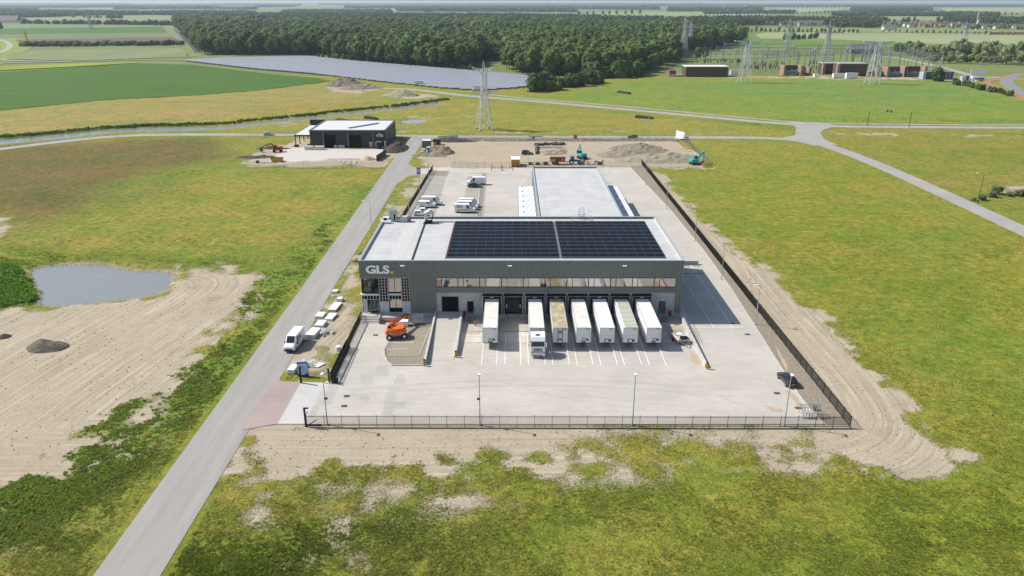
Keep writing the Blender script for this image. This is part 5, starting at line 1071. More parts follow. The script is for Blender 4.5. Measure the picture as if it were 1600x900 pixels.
# dump trailer and tractor
x,y=g(872,256.5); o=E('dump_trailer','dark red tipping trailer with muddy sides hitched to a blue tractor','trailer',(x,y,0))
MB().mat(M['red']).profy([(-3.0,1.1),(-3.1,2.6),(2.6,2.6),(2.5,1.1)],-1.2,1.2).build('tub',o); MB().mat(M['sandp']).box(-3.05,-1.2,-1.215,-1.2,1.2,2.1).build('mud_splash',o); MB().mat(M['soil']).box(-3.0,2.5,-1.1,1.1,2.45,2.62).mat(M['rust']).box(-3.15,2.65,-1.25,-1.15,2.55,2.7).build('rim',o)
for x_ in (-1.7,-.4):
    for s in (-1,1): q=MB().mat(M['tyre']).cyl((x_,s*.8,.62),(x_,s*1.25,.62),.62,14).build('wheel',o); MB().mat(M['rust']).cyl((x_,s*1.25,.62),(x_,s*1.27,.62),.33,10).build('rim',q)
MB().mat(M['red']).beam((2.4,0,1.0),(5.0,0,.7),.25).mat(M['white']).cb(1.6,-1.22,1.9,.5,.03,.45).mat(M['orange']).cb(2.7,-.6,2.9,.3,.3,.3).build('drawbar',o)
x,y=g(896,256.5); o=E('farm_tractor','blue tractor with white rear rims in front of the red tipping trailer','tractor',(x,y,0))
MB().mat(M['tblue']).profy([(0,1.1),(0,1.8),(2.6,1.6),(2.75,1.0),(2.6,.8)],-.45,.45).build('bonnet',o); MB().mat(M['glass']).box(-1.2,.25,-.75,.75,1.4,2.75).build('cab',o); MB().mat(M['tblue']).box(-1.3,.35,-.85,.85,2.75,2.95).box(-1.5,-.1,-1.1,-.7,1.3,1.45).box(-1.5,-.1,.7,1.1,1.3,1.45).build('cab_roof',o)
for s in (-1,1):
    q=MB().mat(M['tyre']).cyl((-.75,s*.7,.9),(-.75,s*1.15,.9),.9,16).build('wheel',o); MB().mat(M['white']).cyl((-.75,s*1.15,.9),(-.75,s*1.17,.9),.5,12).build('rim',q)
    q=MB().mat(M['tyre']).cyl((2.0,s*.7,.6),(2.0,s*1.05,.6),.6,14).build('wheel',o); MB().mat(M['white']).cyl((2.0,s*1.05,.6),(2.0,s*1.07,.6),.33,12).build('rim',q)
x,y=g(907,257); o=MB().mat(M['blk']).cb(0,0,.6,1.8,1.2,1.0).cb(1.3,0,.9,.5,1.0,1.6).mat(M['yellow']).cb(2.6,0,.7,1.0,.9,1.2).mat(M['dark']).beam((-1,0,1.2),(2.6,0,1.7),.2).build('ground_compactor',loc=(x,y,0)); tag(o,'black and yellow machine attachment right of the tractor','attachment')
x,y=g(936,257.5); o=MB().mat(M['rust']).beam((-1.8,0,0),(-1.2,0,1.7),.35).beam((-1.2,0,1.2),(1.2,.2,.9),.5,.4).beam((1.0,0,0),(1.4,0,1.8),.4).mat(M['blk']).cb(.2,0,.4,1.8,1,.6).build('rusty_grab',loc=(x,y,0)); tag(o,'rusty brown grab lying by the fence right of the hall roof','grab')
x,y=g(920,257.5); o=MB().mat(M['concL']).cb(0,0,.35,1.5,1,.7).cb(1.8,.3,.25,1,.8,.5).build('concrete_blocks',loc=(x,y,0)); tag(o,'pale concrete blocks between tractor and rusty grab','blocks')
def container(name,px,py,w_,d_,h,mwall,mtop,label,cat,rz=0):
    x,y=g(px,py); o=E(name,label,cat,(x,y+d_/2,0),rz)
    MB().mat(mwall).box(-w_/2,w_/2,-d_/2,d_/2,.1,h).build('wall',o); MB().mat(mtop).box(-w_/2-.05,w_/2+.05,-d_/2-.05,d_/2+.05,h+.001,h+.12).build('roof',o)
    MB().mat(M['blk']).box(-w_/2+.1,w_/2-.1,-d_/2-.02,-d_/2-.001,.05,.2).box(-.02,.02,-d_/2-.02,-d_/2-.001,.2,h-.1).build('door_seam',o); return o
container('storage_container',805.5,261,3.1,6.0,2.7,M['dyel'],M['whiteT'],'yellow storage container with pale roof behind the rear yard','container')
container('site_cabin',666.5,233,3.6,2.6,3.4,M['trim'],M['whiteT'],'dark grey site cabin with pale roof at the road corner','cabin')
container('portable_toilet',669.5,240,1.3,1.3,2.4,M['teal'],M['white'],'green portable toilet with white roof beside the sand heap','toilet')
container('storage_container',682.5,226.5,3.0,2.4,2.3,mat('dark_green_box',(.03,.06,.06),.5),M['trim'],'dark green container behind the orange box','container')
x,y=g(679.5,227); o=MB().mat(M['orange']).cb(0,0,.6,1.3,.8,1.2).build('orange_box',loc=(x,y-1,0)); tag(o,'small orange box in front of the dark green container','box')
x,y=g(899,214.6+1.5); o=MB().mat(M['orange']).cb(0,0,.9,1.6,.6,1.6).build('orange_sign_box',loc=(x,y,0)); tag(o,'bright orange box standing by the far road','box')
x,y=g(662,238); o=MB().mat(M['foam']).cb(0,0,.8,1.2,1.2,1.4).cb(-.4,-2.2,.5,1.3,1.0,.9).build('bulk_bags',loc=(x,y,0)); tag(o,'pale bulk bags in front of the dark site cabin','bags')
x,y=g(837,218.5); o=MB().mat(M['trim']).box(-3,3,-.8,.8,1.4,1.6).cb(-1,0,.7,1.0,.8,1.4).cb(-2.9,0,.7,.1,1.2,1.4).cb(2.9,0,.7,.1,1.2,1.4).build('bus_shelter',loc=(x,y,0)); tag(o,'small grey shelter beside the far road','shelter')
# banners and boards
x,y=g(1105,262); o=E('yellow_banner','big yellow banner on the fence corner of the building site','banner',(x,y,0)); MB().mat(mat('banner_yellow',(.80,.62,.05),.5,var=.04)).box(-1.75,1.75,-.08,-.04,.1,2.0).build('sheet',o)
put_text(text_mesh('(VANDER',.5,.012,.01,m=M['dark']),o,(.3,-.11,1.05),'-y',w=2.4,h=.4); MB().mat(M['steel']).box(-1.8,-1.74,-.04,.04,0,2.1).box(1.74,1.8,-.04,.04,0,2.1).build('frame_post',o)
x,y=g(691,219.5); o=E('site_banner','pale yellow and white banner on the fence at the road corner','banner',(x,y,0)); MB().mat(mat('pale_yellow',(.75,.68,.35),.5)).beam((-1.8,-1.2,1.1),(2.0,-.2,1.1),.06,2.1).build('sheet_yellow',o); MB().mat(M['whiteT']).beam((2.05,-.2,1.15),(6.8,1.8,1.3),.06,2.1).build('sheet_white',o)
x,y=g(1064,217.5); o=E('white_board','large white board leaning at the far right corner of the building site','board',(x,y,0)); MB().mat(M['white']).beam((-2,1.8,2.0),(.9,-2.2,1.7),.1,3.4).build('panel',o); MB().mat(M['blue']).cb(0,-2.2,.3,1.6,.6,.5).mat(M['steel']).cb(2.2,-1.5,.7,1.4,1,1.3).build('base_boxes',o)
# heaps
def heap(px,py,rx,ry,h,m,label,seed=1,name='soil_heap',n=22,cat='heap',peaks=3):
    x,y=g(px,py); r=random.Random(seed); vs=[];fs=[]; ps=[(r.uniform(-.45,.45),r.uniform(-.35,.35),r.uniform(.6,1)) for _ in range(peaks)]
    N=26
    for j in range(N+1):
        for i in range(N+1):
            u=(i/N*2-1)*1.15; v=(j/N*2-1)*1.15
            z=max(s*max(0,1-math.hypot((u-a)*1.25,(v-b)*1.25)) for a,b,s in ps)
            nz=float(vnoise(u*rx+x,v*ry+y,1.3,2))-.5
            vs.append((u*rx,v*ry,max(-.15,(z**.8)*h*1.3*(1+.35*nz)+nz*.25*min(1,h)-.12 if z>0 else -.3)))
    for j in range(N):
        for i in range(N): a=j*(N+1)+i; fs.append((a,a+1,a+N+2,a+N+1))
    o=MB().mat(m).add(vs,fs).build(name,loc=(x,y,0)); tag(o,label,cat); return o
heap(77,544,3.6,3.0,1.5,mat('mound_soil',(.12,.10,.075),.95,var=.55,scale=2,bump=1),'dark soil heap on the bare sand left of the access road',3)
heap(-2,528,1.8,1.5,.7,M['soil'],'dark soil heap cut by the left edge of the picture',4)
GREYP=mat('grey_soil',(.23,.20,.15),.95,var=.3,scale=.5,bump=1)
heap(530,134.5,17,12,4.4,mat('brown_grey_soil',(.17,.145,.11),.95,var=.3,scale=.3,bump=1),'taller brown soil hill left of the track by the solar field',5,'soil_hill',peaks=2); heap(562,138,16,9,3.2,GREYP,'flatter grey soil hill joined to the taller one',6,'soil_hill',peaks=2)
heap(636,149,14,8,3.8,mat('green_sand',(.27,.25,.15),.95,var=.2,scale=.5,bump=1),'sandy green heap by the canal end',7,'sand_hill')
heap(683,238,6,6,3.2,M['pile'],'brown sand heap at the corner of the building site',8); heap(700,220.5,12,3,1.3,M['soil'],'dark rubble bank under the pale banner',9)
heap(672,243.5,8,2.5,1.0,M['pile'],'low sand bank in front of the brown heap',10)
for k,(px,rx) in enumerate(((745,22),(800,22),(905,16),(960,22),(1015,14))): heap(px,219.6,rx,2.2,1.0,mat('rubble',(.19,.155,.12),.95,var=.5,scale=1,bump=1),['rubble bank left of centre along the far fence','rubble bank in the centre along the far fence','rubble bank behind the left teal excavator','rubble bank right of centre along the far fence','rubble bank at the right end of the far fence'][k],11+k,'rubble_bank',peaks=6)
heap(1000,233,13,9,1.7,M['pile'],'wide brown heap in the right half of the building site',17,peaks=5); heap(990,243,14,8,2.4,GREYP,'grey sand heap left of the big greenish one',18)
heap(1040,249,18,8,2.3,mat('greenish_sand',(.27,.245,.17),.95,var=.2,scale=.5,bump=1),'big greenish sand heap before the right excavator',19,peaks=7)
heap(610,233,6.5,10,2.6,M['soil'],'black soil heap beside the dark hall by the road',20); heap(575,249,3,2.5,1.3,M['sandp'],'yellow sand heap on the paved yard of the black hall',21)
heap(418,232,9,3.2,.9,M['soil'],'dark dug strip with soil left of the paved yard',22); heap(400,246,7,3.0,.8,M['soil'],'dark soil patch under the digging arm',23)
blob('excavation_pit',gp([(838,229),(885,228.5),(888,238),(880,242),(845,243),(837,238)]),.02,mat('damp_sand',(.17,.135,.10),.95,var=.15,scale=.5),.3)
mb=MB().mat(mat('grey_debris',(.10,.10,.10),.9)); r=random.Random(3)
for k in range(40): 
    px=r.uniform(836,880); x,y=g(px,226.5+r.uniform(-1,1)+(px-836)*-.02); mb.cb(x,y,.4,r.uniform(.5,2),r.uniform(.5,1.5),r.uniform(.3,1.2))
for k in range(12): x,y=g(838+r.uniform(-.5,1.2),229+k*1.05); mb.cb(x,y,.5,.8,1.6,r.uniform(.6,1.4))
tag(mb.build('debris_edge'),kind='stuff')
# paved yard of the black hall
TILE=mat('large_paving_tile',(.46,.43,.38),.85,var=.1,scale=.6,col2=(.55,.52,.47))
pad=sheet('paved_pad',gp([(410,258),(452,226),(486,231),(600,233),(603,236),(591,248),(515,248),(508,252)]),.05,mat('light_sand',(.46,.38,.28),.9,var=.12,scale=.5),.1)
tm=MB().mat(TILE).box(.03,1.97,.03,1.97,0,.05).mesh('paving_tile')
def inside(p,poly):
    c=False; n=len(poly)
    for i in range(n):
        a,b=poly[i],poly[(i+1)%n]
        if (a[1]>p[1])!=(b[1]>p[1]) and p[0]<(b[0]-a[0])*(p[1]-a[1])/(b[1]-a[1])+a[0]: c=not c
    return c
PP=gp([(425,255.5),(455,228),(484,230.5),(484,232),(600,233.5),(588,247.5),(514,247.5),(507,252),(430,252.5)])
k=0
for yy in range(0,26):
    for xx in range(0,44):
        p_=(-96+xx*2.0,283+yy*2.0)
        if inside((p_[0]+1,p_[1]+1),PP) and k<300: ob('paving_tile',tm,pad,(p_[0],p_[1],.055+.01*((xx*5+yy*3)%4)*.3)); k+=1
# ================================================================ black hall
BY=316.7; bx0,bx1,bd,bh=-83.6,-52.3,29,7.0
BH=E('black_hall','black industrial hall with pale flat roof and two dark door openings','hall',((bx0+bx1)/2,BY,0))
CB=mat('black_cladding',(.022,.026,.032),.5,var=.08); 
mb=MB().mat(CB).box(bx0,bx1,BY,BY+bd,0,bh); mb.build('wall',BH,world=True)
MB().mat(mat('hall_roof',(.56,.56,.57),.6,var=.04,scale=.2)).box(bx0+.4,bx1-.4,BY+.4,BY+bd-.4,bh+.001,bh+.05).build('roof',BH,world=True)
MB().mat(M['trim']).box(bx0-.1,bx1+.1,BY-.1,BY+.4,bh-.1,bh+.35).box(bx0-.1,bx1+.1,BY+bd-.4,BY+bd+.1,bh-.1,bh+.35).box(bx0-.1,bx0+.4,BY+.4,BY+bd-.4,bh-.1,bh+.35).box(bx1-.4,bx1+.1,BY+.4,BY+bd-.4,bh-.1,bh+.35).build('parapet',BH,world=True)
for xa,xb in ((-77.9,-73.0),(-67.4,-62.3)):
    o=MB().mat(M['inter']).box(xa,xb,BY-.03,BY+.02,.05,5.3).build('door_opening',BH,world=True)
    MB().mat(M['trim']).box(xa-.15,xa,BY-.08,BY,0,5.4).build('door_frame',BH,world=True)
for x in (-78.2,-68.0,-57.5): MB().mat(M['steel']).box(x-.06,x+.06,BY-.14,BY-.01,.1,bh-.3).build('downpipe',BH,world=True)
MB().mat(M['rust']).box(-59.6,-52.4,BY-.12,BY-.02,2.7,2.85).box(-59.6,-59.45,BY-.12,BY-.02,.1,2.7).build('door_surround',BH,world=True)
for xa,xb in ((-59.1,-58.0),(-56.8,-55.4)): MB().mat(M['steel']).box(xa,xb,BY-.05,BY,.2,2.5).build('office_window',BH,world=True)
for yy in range(6): MB().mat(M['trim']).box(bx1,bx1+.05,BY+3+yy*4.2,BY+3.3+yy*4.2,.2,bh-.2).build('panel_joint',BH,world=True)
put_text(text_mesh('VTB',1.6,.05,.05,m=M['whiteT']),BH,(-54.7-BH.location.x,-.15,5.0),'-y',w=3.0,h=1.0)
mb=MB().mat(mat('logo_green',(.15,.42,.08),.5)); cx=-54.7-BH.location.x; pts=[(cx+math.cos(a)*.95,5.45+math.sin(a)*.75) for a in [math.pi*i/10 for i in range(11)]]; mb.profy(pts,-.1,-.02); mb.build('logo_arc',BH)
for k in range(9): MB().mat(M['blk']).add([(-69+k*1.15,BY+6+k*1.5,bh+.3),(-67.4+k*1.15,BY+6+k*1.5,bh+.3),(-66.9+k*1.15,BY+8+k*1.5,bh+.35),(-68.5+k*1.15,BY+8+k*1.5,bh+.35)],[(0,1,2,3)]).build('roof_panel',BH,world=True)
# side canopy
CN=mb=MB().mat(mat('hall_roof',(.56,.56,.57))).box(-90.6,bx0-.15,BY+2.5,BY+bd+1,4.7,4.9).mat(M['blk']).box(-90.8,bx0-.15,BY+2.3,BY+2.5,4.4,4.95).box(-90.8,-90.6,BY+2.5,BY+bd+1,4.4,4.95); mb.build('canopy',BH,world=True)
for k in range(5): MB().mat(M['blk']).box(-90.6,-90.3,BY+2.6+k*6.6,BY+2.9+k*6.6,0,4.4).build('canopy_post',BH,world=True)
MB().mat(M['blk']).box(-90.7,bx0-.1,BY+bd+.5,BY+bd+.9,.0,7.3).build('back_wall',BH,world=True)
# goods in front of the black hall
for px,wd,lab in ((480,3.6,'left stack of timber beside the black hall door'),(496,4.0,'right stack of timber beside the black hall door'),(526,1.4,'small pallet of stone left of the far door opening'),(535,2.6,'pallet of stone between the two door openings')):
    x,y=g(px,233.4 if px<500 else 230.5); o=E('pallet_stack',lab,'pallet',(x+ (1.2 if px<500 else 0),y-1.2,0),0,'pallets before the black hall')
    MB().mat(M['timber']).cb(0,0,.1,wd,1.6,.16).build('pallet',o)
    for j in range(4): MB().mat(M['timber'] if px<500 else M['concL']).cb(0,0,.38+j*.36 if px<500 else .32+j*.26,wd*.96,1.5,.33 if px<500 else .24).build('layer',o)
x,y=g(593,232.5); o=E('round_tank','dark open round tank at the right corner of the black hall','tank',(x,y,0)); MB().mat(M['blk']).cyl((0,0,0),(0,0,2.9),1.25,16).build('shell',o); MB().mat(M['steel']).cyl((0,0,2.9),(0,0,2.98),1.28,16).build('rim',o)
x,y=g(599,232); o=MB().mat(M['steel']).cb(1,-.6,1.6,.7,.7,3.2).mat(M['plast']).cb(-.6,-.6,.5,1.5,.8,1).build('grey_pillar',loc=(x,y,0)); tag(o,'grey pillar with boxes next to the round tank','pillar')
x0_,y0_=g(588.5,252); o=MB().mat(M['blk']).beam((0,0,1.1),(1.6,13,1.1),.15,2.2).build('dark_screen',loc=(x0_,y0_,0)); tag(o,'dark slatted screen at the right end of the paved yard','screen')
x,y=g(543,258); r=random.Random(5); mb=MB().mat(M['foam'])
for j in range(14): a=Vector((r.uniform(-3,3),r.uniform(-.8,.8),r.uniform(.1,1.4))); mb.add([a,a+Vector((1,.3,-.4)),a+Vector((.6,.5,.3)),a+Vector((-.2,.4,.3))],[(0,1,2,3)])
tag(mb.build('crumpled_foil',loc=(x,y,0)),'white crumpled foil against the mesh fence of the paved yard','foil')
for px,py,lab in ((579,250,'small orange cone near the dark screen'),(581,231.8,'orange cone in front of the black hall corner'),(603.5,235,'orange cone by the road at the black hall')):
    x,y=g(px,py); o=E('traffic_cone',lab,'cone',(x,y,0)); MB().mat(M['orange']).cyl((0,0,.05),(0,0,.8),.25,8,.05).build('cone',o); MB().mat(M['orange']).cb(0,0,.03,.6,.6,.06).build('base',o)
x,y=g(474,228); o=MB().mat(M['blk']).cb(0,0,.6,1.8,1,.9).beam((-1,0,.2),(-2.5,-.5,.6),.2).build('plate_compactor',loc=(x-2,y-3,0)); tag(o,'small black compactor under the canopy edge','compactor')
for k,(px,py,px2,lab) in enumerate(((526,188.5,547,'rusty steel beams on the grass behind the black hall'),(570,184.8,590,'dark pipe stack on the grass behind the black hall'),(993,183.8,1020,'dark stack of pipes on the meadow beside the far road'),(965,144.8,985,'dark low stack on the meadow near the wood'))):
    a=g(px,py); b=g(px2,py+2.5); o=MB().mat(M['rust'] if k==0 else M['soil']).beam((0,0,.5),(b[0]-a[0],b[1]-a[1],.5),1.6,.9).beam((.5,.4,1.1),((b[0]-a[0])*.9,b[1]-a[1],1.1),.8,.5).build('pipe_stack',loc=(*a,0)); tag(o,lab,'stack')
# ================================================================ solar farm
SFM2=mat('solar_farm_panel_b',(.19,.20,.225),.5,var=.15,scale=.1,spec=.2)  # sky reflection on the dark panels put into two pale row colours
SFM=mat('solar_farm_panel',(.27,.28,.31),.5,var=.1,scale=.2,spec=.2)
SF=E('solar_farm','large field of pale blue solar panel rows in front of the wood','solar farm',(0,560,0))
SPL=list(SOLAR); Pn=len(SPL)
def cuts(y):
    xs=[]
    for i in range(Pn):
        a,b=SPL[i],SPL[(i+1)%Pn]
        if (a[1]>y)!=(b[1]>y): xs.append(a[0]+(b[0]-a[0])*(y-a[1])/(b[1]-a[1]))
    return sorted(xs)
ymin=min(p[1] for p in SPL); ymax=max(p[1] for p in SPL); y=ymin+2; gapx=g(690,134.5)
while y<ymax:
    c=cuts(y)
    for xa,xb in zip(c[::2],c[1::2]):
        if xb-xa<6: continue
        gap=480<y<=486
        segs=[(xa,xb)]
        kk_=int((y-ymin)/4.7); mb=MB().mat(SFM if (kk_*7)%5<3 else SFM2)
        for a,b in segs:
            mb.add([(a,y-2.0,1.0),(b,y-2.0,1.0),(b,y+2.0,1.22),(a,y+2.0,1.22),(a,y-2,.9),(b,y-2,.9)],[(0,1,2,3),(4,5,1,0)])
        if not gap: mb.build('panel_row',SF,world=True)
    y+=4.7
for px,py,lab in ((655,133.5,'white transformer hut at the near edge of the solar field left of the pylon'),(747,141.5,'small pale hut behind the big pylon'),(826,131.5,'white hut at the right end of the solar field')):
    x,y=g(px,py); o=E('transformer_hut',lab,'hut',(x,y,0)); MB().mat(M['whiteT']).cb(0,0,1.7,6,3,3).build('wall',o); MB().mat(M['pole']).cb(0,0,3.3,6.4,3.4,.2).build('roof',o)
# ================================================================ pylons
def pylon(px,py,h,label,base=7.2,arms=(),rz=R(25),w_=.17,kink=.66,top=1.6,peak=0,sc_=1,col='steel'):
    x,y=g(px,py); o=E('pylon',label,'pylon',(x,y,0),rz,'electricity pylons'); mt_=M['galv'] if y<620 else M['pole']
    def hw(z): t=z/h; return (base/2*(1-t/kink)+top/2*t/kink) if t<kink else top/2
    zs=[0]; 
    while zs[-1]<h*.93: zs.append(zs[-1]+max(2.0,hw(zs[-1])*1.75))
    zs[-1]=h*.95; C=((-1,-1),(1,-1),(1,1),(-1,1))
    for cx,cy in C:
        mb=MB().mat(mt_)
        for a,b in zip(zs[:-1],zs[1:]): mb.beam((cx*hw(a),cy*hw(a),a),(cx*hw(b),cy*hw(b),b),w_*1.4)
        mb.build('leg',o); MB().mat(M['conc']).cb(cx*hw(0),cy*hw(0),.2,1.0,1.0,.7).build('footing',o)
    mb=MB().mat(mt_)
    for k in range(4):
        (ax,ay),(bx,by)=C[k],C[(k+1)%4]
        for a,b in zip(zs[:-1],zs[1:]):
            A,B=hw(a),hw(b); kw=.4 if sc_>1 else .7; mb.beam((ax*A,ay*A,a),(bx*B,by*B,b),w_*kw); mb.beam((bx*A,by*A,a),(ax*B,ay*B,b),w_*kw); mb.beam((ax*B,ay*B,b),(bx*B,by*B,b),w_*kw)
    mb.build('bracing',o)
    for z,hl,dz in arms:
        B=hw(z); mb=MB().mat(mt_); w0_=w_; w_=w_*(1.7 if sc_>1 else 1.1)
        for s in (-1,1):
            for cy in (-1,1):
                mb.beam((s*B,cy*B,z),(s*hl,0,z+dz),w_); mb.beam((s*B,cy*B,z-1.6),(s*hl,0,z+dz),w_)
                for t in (.35,.7): q=B+(hl-B)*t; mb.beam((s*q,cy*B*(1-t),z+dz*t),(s*q,cy*B*(1-t),z-1.6*(1-t)+dz*t),w_*.7); mb.beam((s*q,cy*B*(1-t),z+dz*t),(s*(B+(hl-B)*(t-.3)),cy*B*(1.3-t),z-1.6*(1.3-t)+dz*(t-.3)),w_*.7)
            mb.beam((s*hl,-.8,z+dz),(s*hl,.8,z+dz),w_)
        mb.build('crossarm',o); w_=w0_
        for s in (-1,1): MB().mat(M['pole']).cyl((s*hl,0,z+dz),(s*hl,0,z+dz-2.2),.12,5).build('insulator',o)
    if peak: MB().mat(mt_).beam((-.6,0,h*.95),(0,0,h+peak),w_).beam((.6,0,h*.95),(0,0,h+peak),w_).build('peak',o)
    return o
pylon(757,202,29,'big lattice pylon standing on the meadow in front of the solar field',6.4,((27.6,5.4,.9),(17.6,6.4,.1)),R(20),.2,.6,2.2,2.2)
pylon(1163,129,29,'pylon with one wide flat crossarm left in the meadow by the substation',8,((29.5,10.5,.3),(29.0,6,-1.5)),R(8),.28,.9,2.4,0,2)
pylon(1363,131,29,'pylon with wide crossarm before the brick transformer buildings',8,((29.5,11.2,.3),(29.2,6,-1.5)),R(3),.28,.9,2.4,0,2)
pylon(1067,92,42,'tall grey pylon half hidden by the wood edge',8,((38,5,0),(32,7,0)),R(20),.24,.8,2,2); pylon(1077,82,34,'smaller grey pylon right beside the tall one at the wood edge',7,((30,5,0),(25,6,0)),R(20),.24,.8,2,2)
pylon(1288,104,38,'grey pylon with drooping arms behind the substation gantries',8,((31,14,-1),(36,5,0)),R(5),.3,.8,2,2)
pylon(1230,76,36,'distant pylon above the green field left of the substation',8,((33,6,0),(27,8,0)),R(5),.32,.8,2,1); pylon(1505,69,30,'distant pylon above the willow group on the right',8,((28,9,0),(22,6,0)),R(5),.32,.8,2,1)
pylon(668,50,42,'pylon rising out of the wood above the solar field',8,((38,9,0),(31,12,0)),R(5),.4,.8,2,1); pylon(142,46,34,'faint distant pylon in the left fields',8,((31,7,0),(26,9,0)),R(5),.36,.8,2,1)
# ================================================================ substation
BRW=mat('substation_brick',(.10,.062,.048),.9,var=.12,scale=.5); PIER=mat('pier_brick',(.30,.20,.145),.9,var=.12,scale=.5)
def brick_house(px0,px1,py,h,d_,label,piers=(),flat='pole',nm='brick_building'):
    a=g(px0,py); b=g(px1,py); o=E(nm,label,'building',((a[0]+b[0])/2,a[1],0)); w_=(b[0]-a[0])/2
    MB().mat(BRW).box(-w_,w_,0,d_,0,h).build('wall',o); MB().mat(M[flat]).box(-w_-.3,w_+.3,-.4,d_+.3,h+.001,h+.5).build('roof',o)
    for p in piers: q=(g(p,py)[0]-(a[0]+b[0])/2); MB().mat(PIER).box(q-1.1,q+1.1,-2.5,.3,0,h-.2).build('pier',o)
    return o
brick_house(1071,1137,120,7.6,14,'long windowless brown brick building at the left end of the substation',flat='whiteT')
brick_house(1284,1306,115,8.0,10,'narrow dark brick building with light pier left of the biggest one',(1285,),'pole'); brick_house(1309,1353,119,9.5,12,'biggest dark brick substation building with pale roof',(1307,),'pole')
def bay(px0,px1,py,h,label):
    a=g(px0,py); b=g(px1,py); o=E('transformer_bay',label,'transformer',((a[0]+b[0])/2,a[1],0)); w_=(b[0]-a[0])/2
    MB().mat(PIER).box(-w_,-w_+1.8,-1,9,0,h).build('side_wall',o); MB().mat(PIER).box(w_-1.8,w_,-1,9,0,h).build('side_wall',o); MB().mat(BRW).box(-w_+1.8,w_-1.8,7,9,0,h*.95).build('back_wall',o)
    MB().mat(mat('transformer_green',(.16,.22,.21),.5,var=.2)).box(-w_+3,w_-3,2,5,.5,h*.45).cyl((-w_+4,2,h*.45),(-w_+4,2,h*.62),.4,8).cyl((0,2,h*.45),(0,2,h*.62),.4,8).cyl((w_-4,2,h*.45),(w_-4,2,h*.62),.4,8).build('transformer',o)
bay(1223,1253,118,8,'left brick transformer bay with green transformer'); bay(1251,1266,117,6,'small dark transformer bay beside the left one'); bay(1369,1388,120,6.5,'low brick transformer bay right of the large building'); bay(1384,1414,120.5,8,'middle brick transformer bay in the right group'); bay(1412,1446,120.5,8.2,'right brick transformer bay beside the dark green shed')
a=g(1446,124); b=g(1492,124.5); o=E('green_shed','long low dark green shed at the right end of the substation','shed',(a[0],a[1],0)); L=b[0]-a[0]
MB().mat(mat('shed_green',(.06,.085,.085),.6,var=.15,scale=.5)).box(0,L,0,7,0,5.2).build('wall',o); MB().mat(M['plast']).box(-2.2,0,-.1,6.5,0,5.4).build('light_end',o); MB().mat(M['trim']).box(-.1,L+.2,-.2,7.2,5.2,5.6).build('roof',o)
for k in range(5): MB().mat(M['pole']).box(L*.6+k*2.6,L*.6+k*2.6+.5,-.15,0,.2,5).build('door_rib',o)
for px,py,w_,h,m_,lab,nm in ((1313,122,11,3.4,'whiteT','left white container before the biggest brick building','white_container'),(1331,123,9,4.2,'whiteT','right white container with red edge before the brick building','white_container'),(1275,121,3,2.6,'white','small white cabinet between the transformer bays and the large building','cabinet'),(1328,119.5,70/20,3,'red','red box roof between the two white containers','red_box'),
    (1148,117,7,3.4,'white','white control cabinet right of the long brick building','cabinet'),(1051,118.5,5,4.4,'red','small red hut beside a blue trailer at the wood edge','red_hut'),(1057,119.6,12,1.0,'tblue','low blue trailer bed next to the red hut','blue_bed'),(1258,116,3.5,3.4,'whiteT','white cupboard in the dark transformer bay','cabinet'),(1432,119,4,4.4,'plast','blue white tank in the right transformer bay','tank'),(1363,116.5,7,2.2,'tblue','dark blue box behind the middle pylon foot','box')):
    x,y=g(px,py); o=E(nm,lab,nm.split('_')[-1],(x,y,0)); MB().mat(M[m_]).box(-w_/2,w_/2,0,3,.2,h).build('body',o); MB().mat(M['pole']).box(-w_/2-.1,w_/2+.1,-.1,3.1,h+.001,h+.15).build('top',o)
def gantry(px0,px1,py,h,label,py1=None):
    a=g(px0,py); b=g(px1,py1 or py); o=E('gantry',label,'gantry',(*a,0),0,'substation gantries'); bx_=b[0]-a[0]; by_=b[1]-a[1]
    n=max(1,int(math.hypot(bx_,by_)/22))
    for i in range(n+1): x,y=bx_*i/n,by_*i/n; MB().mat(M['trimL']).beam((x,y,0),(x,y,h+1.5),.55).build('post',o)
    mb=MB().mat(M['trimL']).beam((0,0,h),(bx_,by_,h),.5,.25).beam((0,0,h-1),(bx_,by_,h-1),.3,.2)
    m=int(math.hypot(bx_,by_)/5)
    for i in range(m): mb.beam((bx_*i/m,by_*i/m,h-1),(bx_*(i+1)/m,by_*(i+1)/m,h),.18)
    mb.build('beam',o)
    mb=MB().mat(M['pole'])
    for i in range(m*2): t=(i+.5)/m/2; mb.cyl((bx_*t,by_*t,h-1),(bx_*t,by_*t,h-3),.2,5)
    mb.build('insulators',o)
ql=['nearest left','second left','third left','farthest left','nearest middle','second middle','third middle','farthest middle','nearest right','second right','third right','farthest right']
gs=[(1100,1215,102,11),(1108,1230,97,11),(1118,1240,92,12),(1130,1230,87,13),(1190,1300,108,13),(1205,1330,103,13),(1225,1345,98,13),(1240,1350,92,14),(1330,1450,112,14),(1345,1470,108,14),(1330,1440,103,14),(1350,1425,96,14)]
for k,(p0,p1,py,h) in enumerate(gs): gantry(p0,p1,py,h,'long steel gantry row of the substation, '+ql[k]+' one')
for k,(p0,y0_,p1,y1_) in enumerate(((1262,112,1272,104),(1318,110,1322,102),(1352,108,1358,100))): gantry(p0,p1,y0_,17,['high cross gantry left of the biggest brick building','high cross gantry above the biggest brick building','high cross gantry behind the right crossarm pylon'][k],y1_)
MAST=MB().mat(M['trim']).cyl((0,0,0),(0,0,18),.26,6,.12).mesh('lightning_mast')
for k,px in enumerate((1181,1243,1320,1299,1375,1416,1449,1460,1350,1110,1128,1152,1196,1212,1232,1256,1270,1310,1332,1344,1368,1388,1404,1430,1440,1456)): 
    x,y=g(px,(98 if px<1160 else 106)+(k*5)%9); tag(ob('lightning_mast',MAST,None,(x,y,0)),'tall thin lightning mast among the substation gantries','mast','substation lightning masts')
